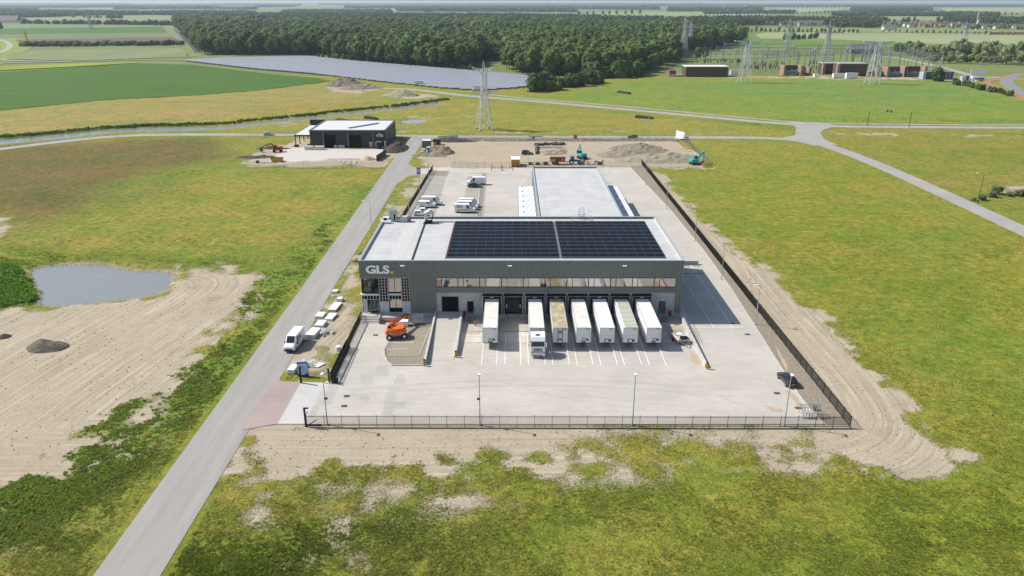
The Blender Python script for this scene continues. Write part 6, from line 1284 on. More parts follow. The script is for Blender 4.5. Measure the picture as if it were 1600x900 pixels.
q=MB().mat(M['pole']).cyl((0,0,0),(0,0,2.6),.22,5).mat(mat('insulator_brown',(.10,.06,.05),.4)).cyl((0,0,2.6),(0,0,5.2),.42,6).mat(M['steel']).cyl((0,0,5.2),(0,0,5.6),.5,6).mesh('post_insulator')
r=random.Random(9)
for k in range(110):
    px=r.choice((r.uniform(1150,1225),r.uniform(1160,1220),r.uniform(1255,1300),r.uniform(1345,1380),r.uniform(1080,1160))); x,y=g(px,114-r.random()*11 if px>1160 else 104-r.random()*4)
    tag(ob('post_insulator',q,None,(x,y,0)),'brown post insulator on a grey stand in the substation','insulator','post insulators in the substation')
# truck and board by the roundabout
x,y=g(1529,127); o=E('parked_lorry','blue and white lorry parked at the end of the substation road','lorry',(x,y,.2)); MB().mat(M['tblue']).box(-3,4,0,2.5,1,2.2).build('flatbed',o); MB().mat(M['white']).box(-5.2,-3.05,0,2.5,.6,3.4).build('cab',o)
for a in (-4,1.5,3): MB().mat(M['tyre']).cyl((a,-.05,.5),(a,.3,.5),.5,10).build('wheel',o)
x,y=g(1527,121); o=E('billboard','big white billboard on posts beside the substation road','billboard',(x,y,0)); MB().mat(M['white']).box(-6,6,-.15,.15,1.5,6.5).build('panel',o)
for a in (-5,0,5): MB().mat(M['pole']).box(a-.1,a+.1,.16,.4,0,6.4).build('post',o)
x,y=g(1505,126.5); o=E('small_hut','small pale hut with dark top on the paved corner','hut',(x,y,0)); MB().mat(M['concL']).cb(0,0,1.7,4,3,3.4).build('wall',o); MB().mat(M['trim']).cb(2.2,0,2,2.2,3,4).build('tower',o)
o=sheet('paved_corner',gp([(1497,128),(1500,126),(1525,124.5),(1527,128)]),.15,M['concL'])
for px,py in ((1589,123.5),(1552,119),(1571,140),(1464,108)): x,y=g(px,py); lamp(x,y,9,{1589:'white lamp post on the roundabout',1552:'lamp post beside the curving red path',1571:'lamp post below the roundabout on the red path',1464:'lamp post on the sandy track behind the shed'}[px],(-1,0),GF)
# ================================================================ tree prototypes
def leafmat(name,col,var=.35):
    m=bpy.data.materials.new(name); m.use_nodes=True; t=m.node_tree; b=t.nodes['Principled BSDF']; N=t.nodes.new
    b.inputs['Roughness'].default_value=.8; b.inputs['Specular IOR Level'].default_value=.2
    oi=N('ShaderNodeObjectInfo'); ge=N('ShaderNodeNewGeometry'); n=N('ShaderNodeTexNoise'); n.inputs['Scale'].default_value=.35; n.inputs['Detail'].default_value=5; lnk(t,ge.outputs[0],n.inputs[0])
    cr=N('ShaderNodeValToRGB'); e=cr.color_ramp.elements
    e[0].color=(col[0]*.72,col[1]*.76,col[2]*.9,1); e[1].color=(col[0]*1.35,col[1]*1.25,col[2]*1.0,1); lnk(t,oi.outputs['Random'],cr.inputs[0])
    nb=N('ShaderNodeTexNoise'); nb.inputs['Scale'].default_value=.016; nb.inputs['Detail'].default_value=3; lnk(t,ge.outputs[0],nb.inputs[0]); mb2=N('ShaderNodeMapRange'); mb2.inputs[1].default_value=.35; mb2.inputs[2].default_value=.65; mb2.inputs[3].default_value=.78; mb2.inputs[4].default_value=1.3; lnk(t,nb.outputs[0],mb2.inputs[0])
    mr=N('ShaderNodeMapRange'); mr.inputs[1].default_value=.3; mr.inputs[2].default_value=.7; mr.inputs[3].default_value=1-var; mr.inputs[4].default_value=1+var; lnk(t,n.outputs[0],mr.inputs[0]); mm=N('ShaderNodeMath'); mm.operation='MULTIPLY'; lnk(t,mr.outputs[0],mm.inputs[0]); lnk(t,mb2.outputs[0],mm.inputs[1])
    mx=N('ShaderNodeMix'); mx.data_type='RGBA'; mx.blend_type='MULTIPLY'; mx.inputs[0].default_value=1; lnk(t,cr.outputs[0],mx.inputs[6]); lnk(t,mm.outputs[0],mx.inputs[7]); lnk(t,mx.outputs[2],b.inputs['Base Color'])
    return m
LEAF=leafmat('forest_leaves',(.070,.110,.024)); LEAFW=leafmat('willow_leaves',(.13,.16,.075)); LEAFB=leafmat('bush_leaves',(.055,.095,.022)); LEAFD=leafmat('far_leaves',(.050,.080,.022)); BARK=mat('tree_bark',(.09,.07,.05),.9,var=.3)
def crown_mb(seed,h,rx,lobes,nleaf,leaf,size=1.2,base=.25,mb=None,core=True):
    r=random.Random(seed); mb=mb or MB(); mb.mat(leaf); ls=[]
    zc0=h*base
    for i in range(lobes):
        t=(i+.5)/lobes; z=zc0+(h-zc0)*(.15+.72*t); rr=rx*math.sqrt(max(.05,1-((t-.38)/.68)**2)); a=i*2.4+r.random(); q=rr*.5*r.uniform(.6,1.15)
        ls.append((math.cos(a)*q,math.sin(a)*q,z,rx*r.uniform(.42,.62)))
    for (cx,cy,cz,cr) in ls:
        if core: mb.sph((cx,cy,cz),cr*.82,6,4,1.05)
    for k in range(nleaf):
        cx,cy,cz,cr=r.choice(ls); u=r.uniform(-.75,1); a=r.uniform(0,6.283); s=math.sqrt(1-u*u); nx=Vector((s*math.cos(a),s*math.sin(a),u)); p=Vector((cx,cy,cz))+nx*cr*r.uniform(.82,1.2)
        up=(nx+Vector((r.uniform(-.7,.7),r.uniform(-.7,.7),r.uniform(-.2,.9)))).normalized(); t1=up.cross(Vector((r.random(),r.random(),r.random()))).normalized(); t2=up.cross(t1); sz=size*r.uniform(.5,1.1)
        mb.add([p-t1*sz*.5-t2*sz*.3,p+t1*sz*.5-t2*sz*.35,p+t1*sz*.35+t2*sz*.5,p-t1*sz*.4+t2*sz*.45],[(0,1,2,3)])
    return mb
def trunk_mb(h,r0,seed=0,mb=None):
    r=random.Random(seed); mb=mb or MB(); mb.mat(BARK).cyl((0,0,-.3),(0,0,h*.6),r0,7,r0*.5)
    for k in range(4): a=k*1.6+r.random(); z=h*(.22+.09*k); mb.cyl((0,0,z),(math.cos(a)*h*.15,math.sin(a)*h*.15,z+h*.2),r0*.4,5,r0*.15)
    return mb
FOR=[trunk_mb(19,.35,i,crown_mb(i+1,17.5+i%3,5.9+.6*(i%3),12,420,LEAF,1.7)).mesh('forest_tree') for i in range(5)]
POP=[trunk_mb(19,.3,i,crown_mb(i+11,20,3.4,10,240,LEAF,1.4,.18)).mesh('poplar_tree') for i in range(2)]
WIL=[trunk_mb(12,.3,i,crown_mb(i+21,13,4.6,10,380,LEAFW,1.0,.12)).mesh('willow_tree') for i in range(3)]
BUS=[crown_mb(i+31,4.2,2.6,8,200,LEAFB,.7,0).mesh('bush') for i in range(3)]
LOW=[crown_mb(i+41,15,5.2,6,70,LEAFD,3,.05).mesh('far_tree') for i in range(3)]
def protocol(name,meshes):
    c=bpy.data.collections.new(name)
    for i,m in enumerate(meshes): o=bpy.data.objects.new('%s_%d'%(name,i),m); c.objects.link(o)
    return c
def scatter(name,pts,scl,coll,n,label=None,cols=None,cat=None,sz=None,seed=0):
    "one uncountable mass: instances on a cloud of points"
    r=np.random.default_rng(seed); N=len(pts); me=bpy.data.meshes.new(name); me.vertices.add(N); me.vertices.foreach_set('co',np.asarray(pts,dtype=np.float32).ravel())
    def at(nm,ty,v,key='value'): a=me.attributes.new(nm,ty,'POINT'); a.data.foreach_set(key,np.asarray(v).ravel())
    s3=np.stack([scl,scl,scl if sz is None else sz],1).astype(np.float32)
    at('scl','FLOAT_VECTOR',s3,'vector'); at('rt','FLOAT_VECTOR',np.stack([r.uniform(-.12,.12,N),r.uniform(-.12,.12,N),r.uniform(0,6.283,N)],1).astype(np.float32),'vector'); at('idx','INT',r.integers(0,n,N).astype(np.int32))
    if cols is not None: at('vcol','FLOAT_COLOR',np.concatenate([cols,np.ones((N,1))],1).astype(np.float32),'color')
    o=bpy.data.objects.new(name,me); COL.objects.link(o); tag(o,label,cat,kind='stuff')
    t=bpy.data.node_groups.new(name,'GeometryNodeTree'); t.interface.new_socket('Geometry',in_out='INPUT',socket_type='NodeSocketGeometry'); t.interface.new_socket('Geometry',in_out='OUTPUT',socket_type='NodeSocketGeometry')
    gi=t.nodes.new('NodeGroupInput'); go=t.nodes.new('NodeGroupOutput'); ip=t.nodes.new('GeometryNodeInstanceOnPoints'); ci=t.nodes.new('GeometryNodeCollectionInfo')
    ci.inputs['Collection'].default_value=coll; ci.inputs['Separate Children'].default_value=True; ci.inputs['Reset Children'].default_value=True
    def na(nm,ty): q=t.nodes.new('GeometryNodeInputNamedAttribute'); q.data_type=ty; q.inputs['Name'].default_value=nm; return q.outputs['Attribute']
    er=t.nodes.new('FunctionNodeEulerToRotation'); t.links.new(na('rt','FLOAT_VECTOR'),er.inputs[0])
    mp=t.nodes.new('GeometryNodeMeshToPoints'); t.links.new(gi.outputs[0],mp.inputs[0])
    t.links.new(mp.outputs[0],ip.inputs['Points']); t.links.new(ci.outputs[0],ip.inputs['Instance']); ip.inputs['Pick Instance'].default_value=True
    t.links.new(na('idx','INT'),ip.inputs['Instance Index']); t.links.new(er.outputs[0],ip.inputs['Rotation']); t.links.new(na('scl','FLOAT_VECTOR'),ip.inputs['Scale']); t.links.new(ip.outputs[0],go.inputs[0])
    md=o.modifiers.new('scatter','NODES'); md.node_group=t; return o
CF=protocol('forest_kinds',FOR+POP[:1]+[trunk_mb(17,.35,77,crown_mb(77,17,5.2,11,330,LEAFW,1.5)).mesh('pale_tree')]); CL=protocol('far_kinds',LOW)
def fill(polys,space,jit=.45,seed=1,far=None):
    r=np.random.default_rng(seed); out=[]
    for poly in polys:
        P=np.array(poly); x0,y0=P.min(0); x1,y1=P.max(0); y=y0
        while y<y1:
            s=space(y); xs=np.arange(x0,x1,s); out.append(np.stack([xs+r.uniform(-jit,jit,len(xs))*s,np.full(len(xs),y)+r.uniform(-jit,jit,len(xs))*s],1)); y+=s
        q=np.concatenate(out); 
    res=[]
    q=np.concatenate(out)
    keep=np.zeros(len(q),bool)
    for poly in polys: keep|=sdf(q[:,0],q[:,1],poly,5)<0
    return q[keep]
FPX=[(272,40),(290,62),(312,85.5),(400,86),(480,86),(486,84),(520,90),(600,101),(700,107),(738,108.5),(752,98),(770,92),(784,97),(790,113),(840,118),(935,121),(985,118),(1012,110),(1030,98),(1050,97),(1066,93),(1072,84),(1150,72),(1163,66),(1150,57),(1100,54),(1000,47),(800,42),(620,40),(450,38),(340,37),(275,36)]
FW=gp(FPX)
q=fill([FW],lambda y:8.2 if y<1100 else 10+(y-1100)*.006,seed=3)
keep=(sdf(q[:,0],q[:,1],FW,5)<-1.5); q=q[keep]; r_=rng
# the trees of the front rows, largest in view, are separate things
es=-sdf(q[:,0],q[:,1],FW,5); vis=q[:,1]+np.where(es<9,0,400)+np.abs(q[:,0])*.1; order=np.argsort(vis); near=order[:300]; rest=order[300:]
for k in near:
    x,y=q[k]; h=r_.uniform(.8,1.15); o=ob('forest_tree',FOR[int(r_.integers(0,5))],None,(x,y,-.2),r_.uniform(0,6.28),(h*r_.uniform(.9,1.1),h*r_.uniform(.9,1.1),h))
    tag(o,'dark green broadleaf tree in the front rows of the big wood','tree','trees in the front rows of the big wood')
q2=q[rest]; hh=r_.uniform(.72,1.22,len(q2))*(.75+.55*fbm(q2[:,0],q2[:,1],70,1,3)); 
gw=np.where(q2[:,1]>1100,1+(q2[:,1]-1100)*.0006,1)
scatter('forest',np.stack([q2[:,0],q2[:,1],np.full(len(q2),-.2)],1),hh*gw,CF,7,sz=hh)
# distant woods
FARW=[[(0,27),(40,27.5),(85,26.5),(135,22.5),(200,22),(245,22),(285,24),(350,24.5),(398,24.5),(398,19),(270,18),(235,20),(160,18),(100,16),(0,16)],
 [(-300,30),(0,27),(0,14),(60,12),(60,9.5),(-300,9)],[(400,20),(430,25),(500,27.2),(610,26.6),(700,26.6),(800,28),(930,33),(1040,38),(1040,32),(920,27),(800,22),(690,21.5),(560,19.5),(455,20)],
 [(440,20),(450,17.5),(612,17.5),(612,21)],[(400,11.5),(460,10.5),(460,9),(400,9)],[(540,12.5),(780,12.5),(980,15),(1030,15.5),(1030,9.5),(780,8.8),(540,9.4)],[(1045,18),(1190,17),(1190,12.5),(1045,12)],
 [(1040,40),(1130,46),(1148,40),(1160,38),(1255,34),(1290,36),(1300,41),(1365,44),(1380,40),(1372,36),(1385,31),(1470,31),(1500,36),(1500,39),(1562,38),(1575,42),(1600,40),(1800,42),(1800,28),(1590,29),(1540,29),(1500,27),(1460,31),(1385,30),(1330,27),(1290,30),(1240,27),(1130,26),(1040,30)],
 [(1300,25),(1560,25.8),(1560,24),(1490,22),(1350,21.5),(1310,22)],[(1330,18),(1430,17),(1455,16.5),(1455,11.5),(1330,12)],[(1440,11),(1800,11),(1800,8.2),(1440,8.2)],[(1170,11),(1330,10.3),(1440,11),(1440,8.4),(1170,8.2)],
 [(330,8.5),(470,9),(470,7),(330,6.9)],[(0,7.5),(200,7.5),(200,6.4),(0,6.4)],[(150,10.5),(330,10.5),(330,8.6),(150,8.6)],[(0,12.5),(120,12.2),(230,10.8),(230,9.8),(0,9.4)],[(180,14.5),(330,13.6),(400,15),(400,13.5),(330,12.4),(180,13.2)],[(620,17),(900,19),(900,16.5),(620,15)],[(1100,22),(1240,21),(1240,19.5),(1100,20)],[(500,8),(1100,8),(1100,6.6),(500,6.6)],[(1000,9.6),(1170,9.6),(1170,8.2),(1000,8)],
 [(-400,6),(2000,6),(2000,5.1),(-400,5.1)],[(460,27.5),(900,33),(900,36),(700,34),(460,33)]]
FARW=FARW[:-1]
polysw=[gp([(a_,max(q[1] for q in p)-(max(q[1] for q in p)-b_)*.68) for a_,b_ in p]) for p in FARW]
allp=[]
for k,pw in enumerate(polysw):
    Y0=min(p[1] for p in pw); s=max(9,Y0*.0056); z=fill([pw],lambda y,s=s:s*(1+.0*y),seed=20+k)
    if len(z)>3000: z=z[r_.permutation(len(z))[:3000]]
    allp.append(np.concatenate([z,np.full((len(z),1),s)],1))
allp=np.concatenate(allp); n=len(allp); s=allp[:,2]; wd=np.clip(s/9.5,.8,7); hz=r_.uniform(.7,1.3,n)*np.where(s>25,1.15,1)
scatter('distant_woods',np.stack([allp[:,0],allp[:,1],np.full(n,-.3)],1),wd*r_.uniform(.8,1.2,n),CL,3,sz=hz)
def row(nm,meshes,px0,py0,px1,py1,n_,s0,s1,lab,grp,cat='tree',jx=.3,jy=.3,wdt=1):
    for i in range(n_):
        t=(i+r_.uniform(-jx,jx)*.5)/max(1,n_-1); x,y=g(px0+(px1-px0)*t,py0+(py1-py0)*t+r_.uniform(-jy,jy)); s_=r_.uniform(s0,s1)
        o=ob(nm,meshes[int(r_.integers(0,len(meshes)))],None,(x,y,-.2),r_.uniform(0,6.28),(s_*wdt,s_*wdt,s_)); tag(o,lab,cat,grp)
row('hedge_bush',BUS,36,72.5,284,69.5,62,.9,1.5,'dark bush in the thick hedge before the bare soil strip','bushes of the hedge by the soil strip','bush',1,.8,1.7)
row('field_tree',BUS,35,37,275,39.5,46,1.6,3.0,'dark tree in the field hedge across the left background','trees of the left background hedge','tree',1,.3,1.3)
row('avenue_tree',LOW,180,14,300,14,14,.8,1.1,'roadside tree in the far left avenue','far left avenue trees',jy=.02,wdt=.9); row('avenue_tree',LOW,322,17,400,19,12,.7,1.0,'roadside tree above the left end of the wood','avenue trees above the left wood',jy=.02,wdt=.9)
row('avenue_tree',LOW,1305,24,1600,24,30,.8,1.15,'slanting roadside tree in the long far right row','far right avenue trees',jy=.05,wdt=.8); row('avenue_tree',POP,1102,26,1300,23,34,.7,1.1,'poplar in the far row above the village','poplars above the village',jy=.3)
row('avenue_tree',LOW,1235,13.8,1330,13.4,16,.8,1.0,'tiny roadside tree on the pale horizon field','horizon field avenue trees',jy=.02)
row('poplar_tree',POP,905,25,1000,23.5,9,.9,1.3,'large round tree behind the wood, centre right','large trees behind the wood',wdt=1.8)
row('garden_tree',WIL,1160,50,1340,52,26,.5,.95,'tree or shrub in the field edge before the village left part','field edge trees before the village'); row('garden_tree',WIL,1380,50,1600,56,26,.35,.6,'low bush on the line side by the village','line side bushes',cat='bush')
row('willow_tree',WIL,1420,88,1500,95,15,.8,1.25,'tree in the tall group behind the substation road','tall tree group right of the substation',jy=4); row('willow_tree',WIL,1485,90,1572,97,16,1.0,1.5,'tree in the tall group behind the substation road','tall tree group right of the substation',jy=5)
row('willow_tree',WIL,1455,98,1560,99,14,.5,.75,'silvery round bush in front of the tall trees','silvery bushes by the substation road','bush',1,1,1.3); row('willow_tree',WIL,1570,99,1640,99,8,.9,1.1,'silvery willow bush at the right picture edge','willow bushes at the right edge','bush',1,1.5,1.2); row('willow_tree',WIL,1580,88,1640,86,6,.9,1.3,'dark tree behind the willow bushes at the right edge','dark trees at the right edge')
row('bush',BUS,835,143,850,140,5,1.9,2.7,'dark bush in the clump right of the solar field','bush clump right of the solar field','bush'); row('bush',BUS,858,141,940,128,16,1.3,2.2,'bush in the row between the solar field and the wood corner','bush row by the wood corner','bush',1,2)
row('bush',BUS,925,121,1000,119,12,1.8,3.0,'large bush at the near corner of the wood','bushes at the near wood corner','bush',1,2); row('forest_tree',FOR,995,118,1060,96,12,.6,.9,'tree at the right end of the wood by the brick building','trees at the right wood end',jy=2)
row('bush',BUS,500,89,735,109,40,.7,1.3,'low shrub along the solar field side of the wood','shrubs along the wood edge','bush',1,.7)
row('bush',BUS,1490,131,1580,150,14,.6,1.1,'low green bush along the ditch by the red cycle path','bushes along the red cycle path','bush',1,1.2)
row('bush',BUS,1465,127,1469,127,1,2.2,2.3,'single bush in front of the dark green shed',None,'bush'); row('willow_tree',WIL,1090,92,1102,93,2,.8,1.0,'tree beside the tall grey pylon at the substation','trees by the tall grey pylon')
row('bush',BUS,1228,62,1275,60,6,1.6,2.4,'round bush in the green field above the substation','round field bushes above the substation','bush'); row('bush',BUS,1400,80,1440,78,7,1.5,2.4,'bush left of the tall tree group','bushes left of the tall group','bush',1,2)
row('bush',BUS,115,27,115,27.2,1,3,3.2,'lone round tree standing in the far left field',None,'tree'); row('bush',BUS,170,28.5,190,28.5,9,2.5,3.4,'tree in the square copse of the far left field','square copse trees','tree',1,.3); row('bush',BUS,132,27.5,158,28,6,1.5,2.4,'small tree in the broken row of the far left field','broken row trees'); row('bush',BUS,0,45,1,45.5,1,3,3.2,'dark bush cut by the left picture edge',None,'bush')
row('bush',WIL,1525,311,1600,303,7,.09,.22,'bush in the overgrown hollow right of the diagonal road','bushes in the hollow by the diagonal road','bush',1,5,2.2); 
# ================================================================ village, farms, train
RT=[mat('roof_orange',(.30,.14,.09),.8),mat('roof_grey',(.14,.14,.15),.8),mat('roof_brown',(.20,.12,.10),.8)]; HW=[mat('house_white',(.62,.60,.56),.8),mat('house_brick',(.26,.16,.12),.8)]
def house(px,py,w_,d_,h,ri,wi,lab,rz=0,nm='house',grp=None):
    x,y=g(px,py); o=E(nm,lab,'house' if nm=='house' else nm.split('_')[-1],(x,y,0),rz,grp)
    MB().mat(HW[wi]).box(-w_/2,w_/2,-d_/2,d_/2,0,h).build('wall',o); rh=d_*.42
    q=MB().mat(RT[ri]).profx([(-d_/2-.4,h-.1),(0,h+rh),(d_/2+.4,h-.1)],-w_/2-.3,w_/2+.3).build('roof',o)
    if nm=='house':
        MB().mat(HW[1]).box(w_*.2,w_*.2+.8,-.4,.4,h+rh*.5,h+rh+.9).build('chimney',q)
        for k in range(max(2,int(w_/4))): xx=-w_/2+(k+.5)*w_/max(2,int(w_/4)); MB().mat(M['glass']).box(xx-.6,xx+.6,-d_/2-.04,-d_/2-.001,1.2,2.6).build('window',o)
r=random.Random(77); hl=[]; RT[0]=RT[0]
for px,py in [(1152,37.6)]+[(1171+k*4.3,37.2) for k in range(4)]+[(1192+k*6,38+(k%3)*.6) for k in range(16)]+[(1378+k*6.2,38.5+(k%4)*1.3) for k in range(21)]+[(1508+k*6,43+(k%3)*1.0) for k in range(11)]+[(1584+k*5,44+(k%2)*1.5) for k in range(5)]:
    hl.append((px,py))
for px,py in hl: house(px,py,r.uniform(9,17),r.uniform(8,10),r.uniform(4.5,6),0 if (1168<px<1190 or r.random()<.16) else r.choice((1,1,2)),0 if r.random()<.55 else 1,'small village house among the trees in the right background',r.uniform(-.25,.25),grp='village houses in the right background')
row('garden_tree',WIL,1150,39,1345,41,34,.5,.95,'garden tree between the village houses, left part','garden trees of the left village part',jy=1.2); row('garden_tree',WIL,1372,41,1600,46,44,.5,1.0,'garden tree between the village houses, right part','garden trees of the right village part',jy=2)
house(1265,40,60,16,6,1,0,'long grey roofed hall in the village centre',0,'village_hall'); house(1389,46.5,28,12,6,1,0,'white farm building with blue grey roof at the near village edge',0,'farm_building')
house(1350,83.5,34,14,5,1,1,'dark roofed barn in the field behind the substation pylon',R(-4),'barn'); house(15,34.8,60,30,6,2,0,'big brownish barn hall at the left edge of the fields',0,'barn')
for px,py,w_,lab in ((118,13.5,90,'white greenhouse strip among the far left trees'),(205,15.6,120,'longest white hall in the far left background'),(372,23,40,'white hall at the left end of the wood'),(586,26.8,30,'white building with red roof behind the wood'),(672,26.5,40,'pale flat buildings behind the wood, right of the red roofed one'),(970,34,60,'pale roofs among trees behind the wood'),(1590,36,60,'white flats at the right edge of the village')):
    x,y=g(px,py); o=E('far_hall',lab,'hall',(x,y,0)); MB().mat(HW[0]).cb(0,0,3.5,w_,14,7).build('wall',o); MB().mat(M['white']).cb(0,0,7.2,w_+1,15,.4).build('roof',o)
x,y=g(1526,46); o=E('water_tower','pale slender tower rising above the village roofs','tower',(x,y,0)); MB().mat(HW[0]).cyl((0,0,0),(0,0,22),3,12,2.4).build('shaft',o); MB().mat(HW[1]).cyl((0,0,22),(0,0,34),4.6,12,4.2).build('tank',o); MB().mat(RT[1]).cyl((0,0,34),(0,0,37),4.6,12,.5).build('roof',o)
x,y=g(1544,54.5); o=E('passenger_train','yellow passenger train with dark windows passing on the right','train',(x,y,0),R(-1.5))
for k in range(4):
    xx=k*26.5; q=MB().mat(mat('train_yellow',(.72,.42,.02),.4)).box(xx+(0 if k else 2.5),xx+26,-1.5,1.5,.8,4.3).build('carriage',o); MB().mat(M['blue']).box(xx+2.6,xx+25,-1.52,-1.501,2.2,3.3).build('window_band',q); MB().mat(M['trim']).box(xx+2.6,xx+25.8,-1.4,1.4,4.301,4.7).build('roof',q)
MB().mat(MATS['train_yellow']).profy([(0,.9),(0,1.8),(2.5,4.3),(2.5,.9)],-1.5,1.5).build('nose',o)
ribbon('railway_track',[(x-300,y+8),(x+400,y-10)],6,.25,mat('ballast',(.22,.19,.17),.95),.4)
x,y=g(44,68); o=MB().mat(M['yellow']).beam((0,0,0),(-2,0,17),2.0,2.0).cb(0,0,2,6,4,4).build('yellow_crane',loc=(x,y,0)); tag(o,'small yellow crane on the bare soil strip at the left','crane')
x,y=g(293,88); o=MB().mat(M['yellow']).cb(0,0,1.6,1.6,1,3.2).build('yellow_marker',loc=(x,y,0)); tag(o,'tiny yellow post where the ditch meets the road','post')
# ================================================================ near vegetation
def clump(seed,n,sp,hh):
    r=random.Random(seed); mb=MB().mat(TUFT)
    for k in range(n):
        a=r.uniform(0,6.283); d_=r.uniform(0,sp); x,y=math.cos(a)*d_,math.sin(a)*d_; b=r.uniform(0,6.283); w_=r.uniform(.12,.3); h=hh*r.uniform(.4,1)*(1-.5*d_/sp); lx,ly=math.cos(a)*h*.7,math.sin(a)*h*.7
        dx,dy=math.cos(b)*w_,math.sin(b)*w_; mb.add([(x-dx,y-dy,-.05),(x+dx,y+dy,-.05),(x+dx*.6+lx,y+dy*.6+ly,h),(x-dx*.6+lx,y-dy*.6+ly,h*.85)],[(0,1,2,3)])
    return mb.mesh('tuft')
TUFT=bpy.data.materials.new('tuft_leaves'); TUFT.use_nodes=True; t=TUFT.node_tree; b=t.nodes['Principled BSDF']; b.inputs['Roughness'].default_value=.8; b.inputs['Specular IOR Level'].default_value=.15
at_=t.nodes.new('ShaderNodeAttribute'); at_.attribute_type='INSTANCER'; at_.attribute_name='vcol'; lnk(t,at_.outputs['Color'],b.inputs['Base Color'])
gn_=t.nodes.new('ShaderNodeNewGeometry'); v1=t.nodes.new('ShaderNodeVectorMath'); v1.operation='SCALE'; v1.inputs['Scale'].default_value=.45; lnk(t,gn_.outputs['Normal'],v1.inputs[0]); v2=t.nodes.new('ShaderNodeVectorMath'); v2.operation='ADD'; lnk(t,v1.outputs[0],v2.inputs[0]); v2.inputs[1].default_value=(0,0,.75); v3=t.nodes.new('ShaderNodeVectorMath'); v3.operation='NORMALIZE'; lnk(t,v2.outputs[0],v3.inputs[0]); lnk(t,v3.outputs[0],b.inputs['Normal']); tb=t.nodes.new('ShaderNodeBsdfTranslucent'); lnk(t,at_.outputs['Color'],tb.inputs['Color']); ms=t.nodes.new('ShaderNodeMixShader'); ms.inputs[0].default_value=.5; lnk(t,b.outputs[0],ms.inputs[1]); lnk(t,tb.outputs[0],ms.inputs[2]); lnk(t,ms.outputs[0],t.nodes['Material Output'].inputs['Surface'])
CT=protocol('tuft_kinds',[clump(i,12,.5,.30) for i in range(4)])
def tufts(name,N,area,seed,smin,smax,hs=1.0,pw=1.0):
    r=np.random.default_rng(seed); x0,x1,y0,y1=area; u=r.random(N)
    if pw!=1: Y=1/((1/y0)-(u)*((1/y0)-(1/y1)))
    else: Y=y0+(y1-y0)*u
    X=r.uniform(-1,1,N)*(x1-x0)/2*(Y/y1 if pw!=1 else 1)+(x0+x1)/2*(Y/y1 if pw!=1 else 1)
    P,wb,sand=ground_masks(X,Y); C=ground_tint(X,Y); Z=ground_height(X,Y,P,wb,sand)
    sd_=np.minimum(sdf(X,Y,SITE,5),sdf(X,Y,PAD2,5)); k=(P>.02)&(wb>-.4)&((sand+ (r.random(N)-.5)*.34<.54)|((r.random(N)<.025)&(X>-60)))&(r.random(N)<.25+1.1*sm(.42,.62,fbm(X,Y,4.5,4,4)))&(sdf(X,Y,CROP,5)>0)&(sd_>-1)&~((X>44.3)&(X<48.2)&(Y>95)&(Y<282))
    X,Y,Z,C,sand=X[k],Y[k],Z[k],C[k],sand[k]; n=len(X)
    lush=sm(.86,.72,C[:,0]/C[:,1]); v=fbm(X,Y,6,1,3)
    s=r.uniform(smin,smax,n)*(.7+.7*lush)*(.6+.8*v); hz=s*hs*(.45+.9*lush)
    cc=C*(r.uniform(1.0,1.8,n)[:,None])*np.stack([r.uniform(.8,1.25,n),np.ones(n),r.uniform(.8,1.4,n)],1)
    yl=r.random(n)<.012; cc[yl]=(.42,.30,.01); br=r.random(n)<.06; cc[br]=(.15,.11,.05)
    scatter(name,np.stack([X,Y,Z],1),s,CT,4,cols=cc,sz=hz,seed=seed)
tufts('grass_and_weeds',380000,(-200,200,56,190),5,.22,.52,1.15,2)
tufts('meadow_growth',45000,(-330,330,160,400),6,.5,1.2,.4,2)
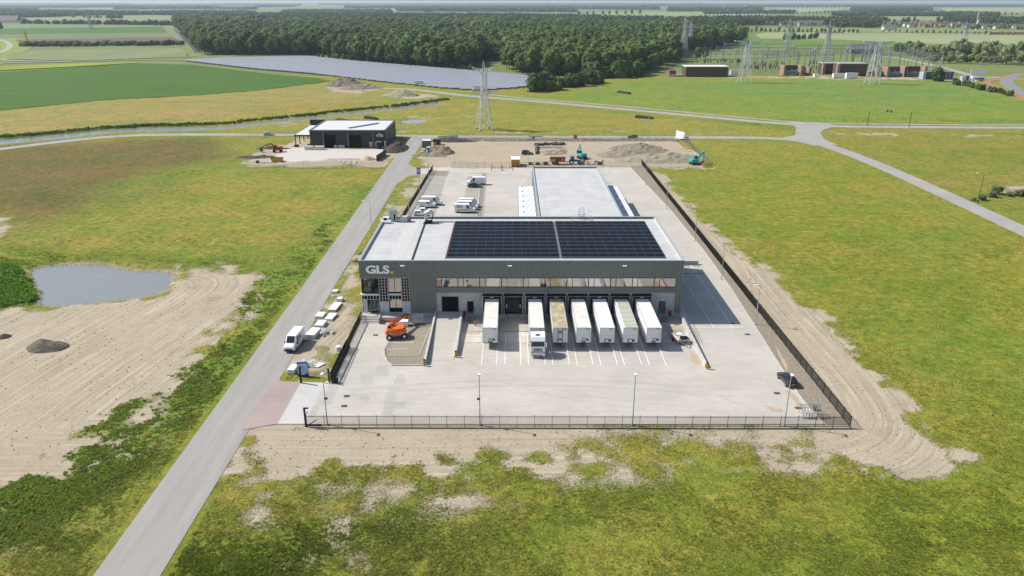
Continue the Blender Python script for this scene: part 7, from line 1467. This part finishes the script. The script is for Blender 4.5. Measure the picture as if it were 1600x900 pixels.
# reeds along the canal and pond edge
r=np.random.default_rng(12); pts=[]; 
cn=np.array(smooth(gp([(-100,226),(0,213.5),(60,210),(105,205.5),(150,201),(217,196.6),(255,195),(345,194.4),(400,187.5),(470,181),(525,174.5),(600,167.5),(700,155.2)]),1))
for a,b in zip(cn[:-1],cn[1:]):
    L=np.hypot(*(b-a)); m=int(L*2.2); tt=r.random(m)[:,None]; nn=np.array([-(b-a)[1],(b-a)[0]])/L; pts.append(a+(b-a)*tt+nn*r.uniform(-2.2,2.2,m)[:,None])
pl=gp([(-100,398),(0,410),(25,412),(42,424),(50,436),(60,452),(60,468),(40,475),(0,484),(-100,492)]); z=fill([pl],lambda y:.55,seed=9); nz=len(z)
q=np.concatenate(pts+[z]); n=len(q); isc=np.arange(n)<n-nz; s=np.where(isc,r.uniform(1.6,2.6,n),r.uniform(1.0,1.6,n)); C=np.where(isc[:,None],np.array([.08,.13,.025]),np.array([.13,.24,.03]))*r.uniform(.7,1.3,n)[:,None]
scatter('reeds',np.stack([q[:,0],q[:,1],np.full(n,-.1)],1),s,CT,4,cols=C,sz=s*np.where(isc,2.3,2.0),seed=4)
# small stones and litter on bare ground
q=fill([gp(R_SAND),gp(L_SAND)],lambda y:2.2,seed=31); q=q[(np.abs(q[:,0])<140)&(q[:,1]<200)&(sdf(q[:,0],q[:,1],YARD,5)>.3)&(sdf(q[:,0],q[:,1],ROAD_W,5)>.3)]; q=q[r.permutation(len(q))[:3500]]
STN=MB().mat(mat('loose_clod',(.27,.225,.165),.95,var=.4,scale=5)).sph((0,0,.05),.14,6,4,.7).mesh('clod'); CS=protocol('clod_kinds',[STN]); n=len(q); s=r.uniform(.25,.9,n)
scatter('loose_clods',np.stack([q[:,0],q[:,1],np.full(n,0)],1),s,CS,1)
# ================================================================ air
hz=MB().box(-16000,16000,-400,30000,-1.9,66).build('haze'); tag(hz,kind='stuff'); hz.data.materials.clear()
hm=bpy.data.materials.new('haze_air'); hm.use_nodes=True; t=hm.node_tree; t.nodes.clear(); ou=t.nodes.new('ShaderNodeOutputMaterial'); pv_=t.nodes.new('ShaderNodeVolumePrincipled')
pv_.inputs['Density'].default_value=6.5e-5; pv_.inputs['Color'].default_value=(.74,.87,1,1); pv_.inputs['Anisotropy'].default_value=.2
t.links.new(pv_.outputs[0],ou.inputs['Volume']); hz.data.materials.append(hm); hz.display_type='WIRE'
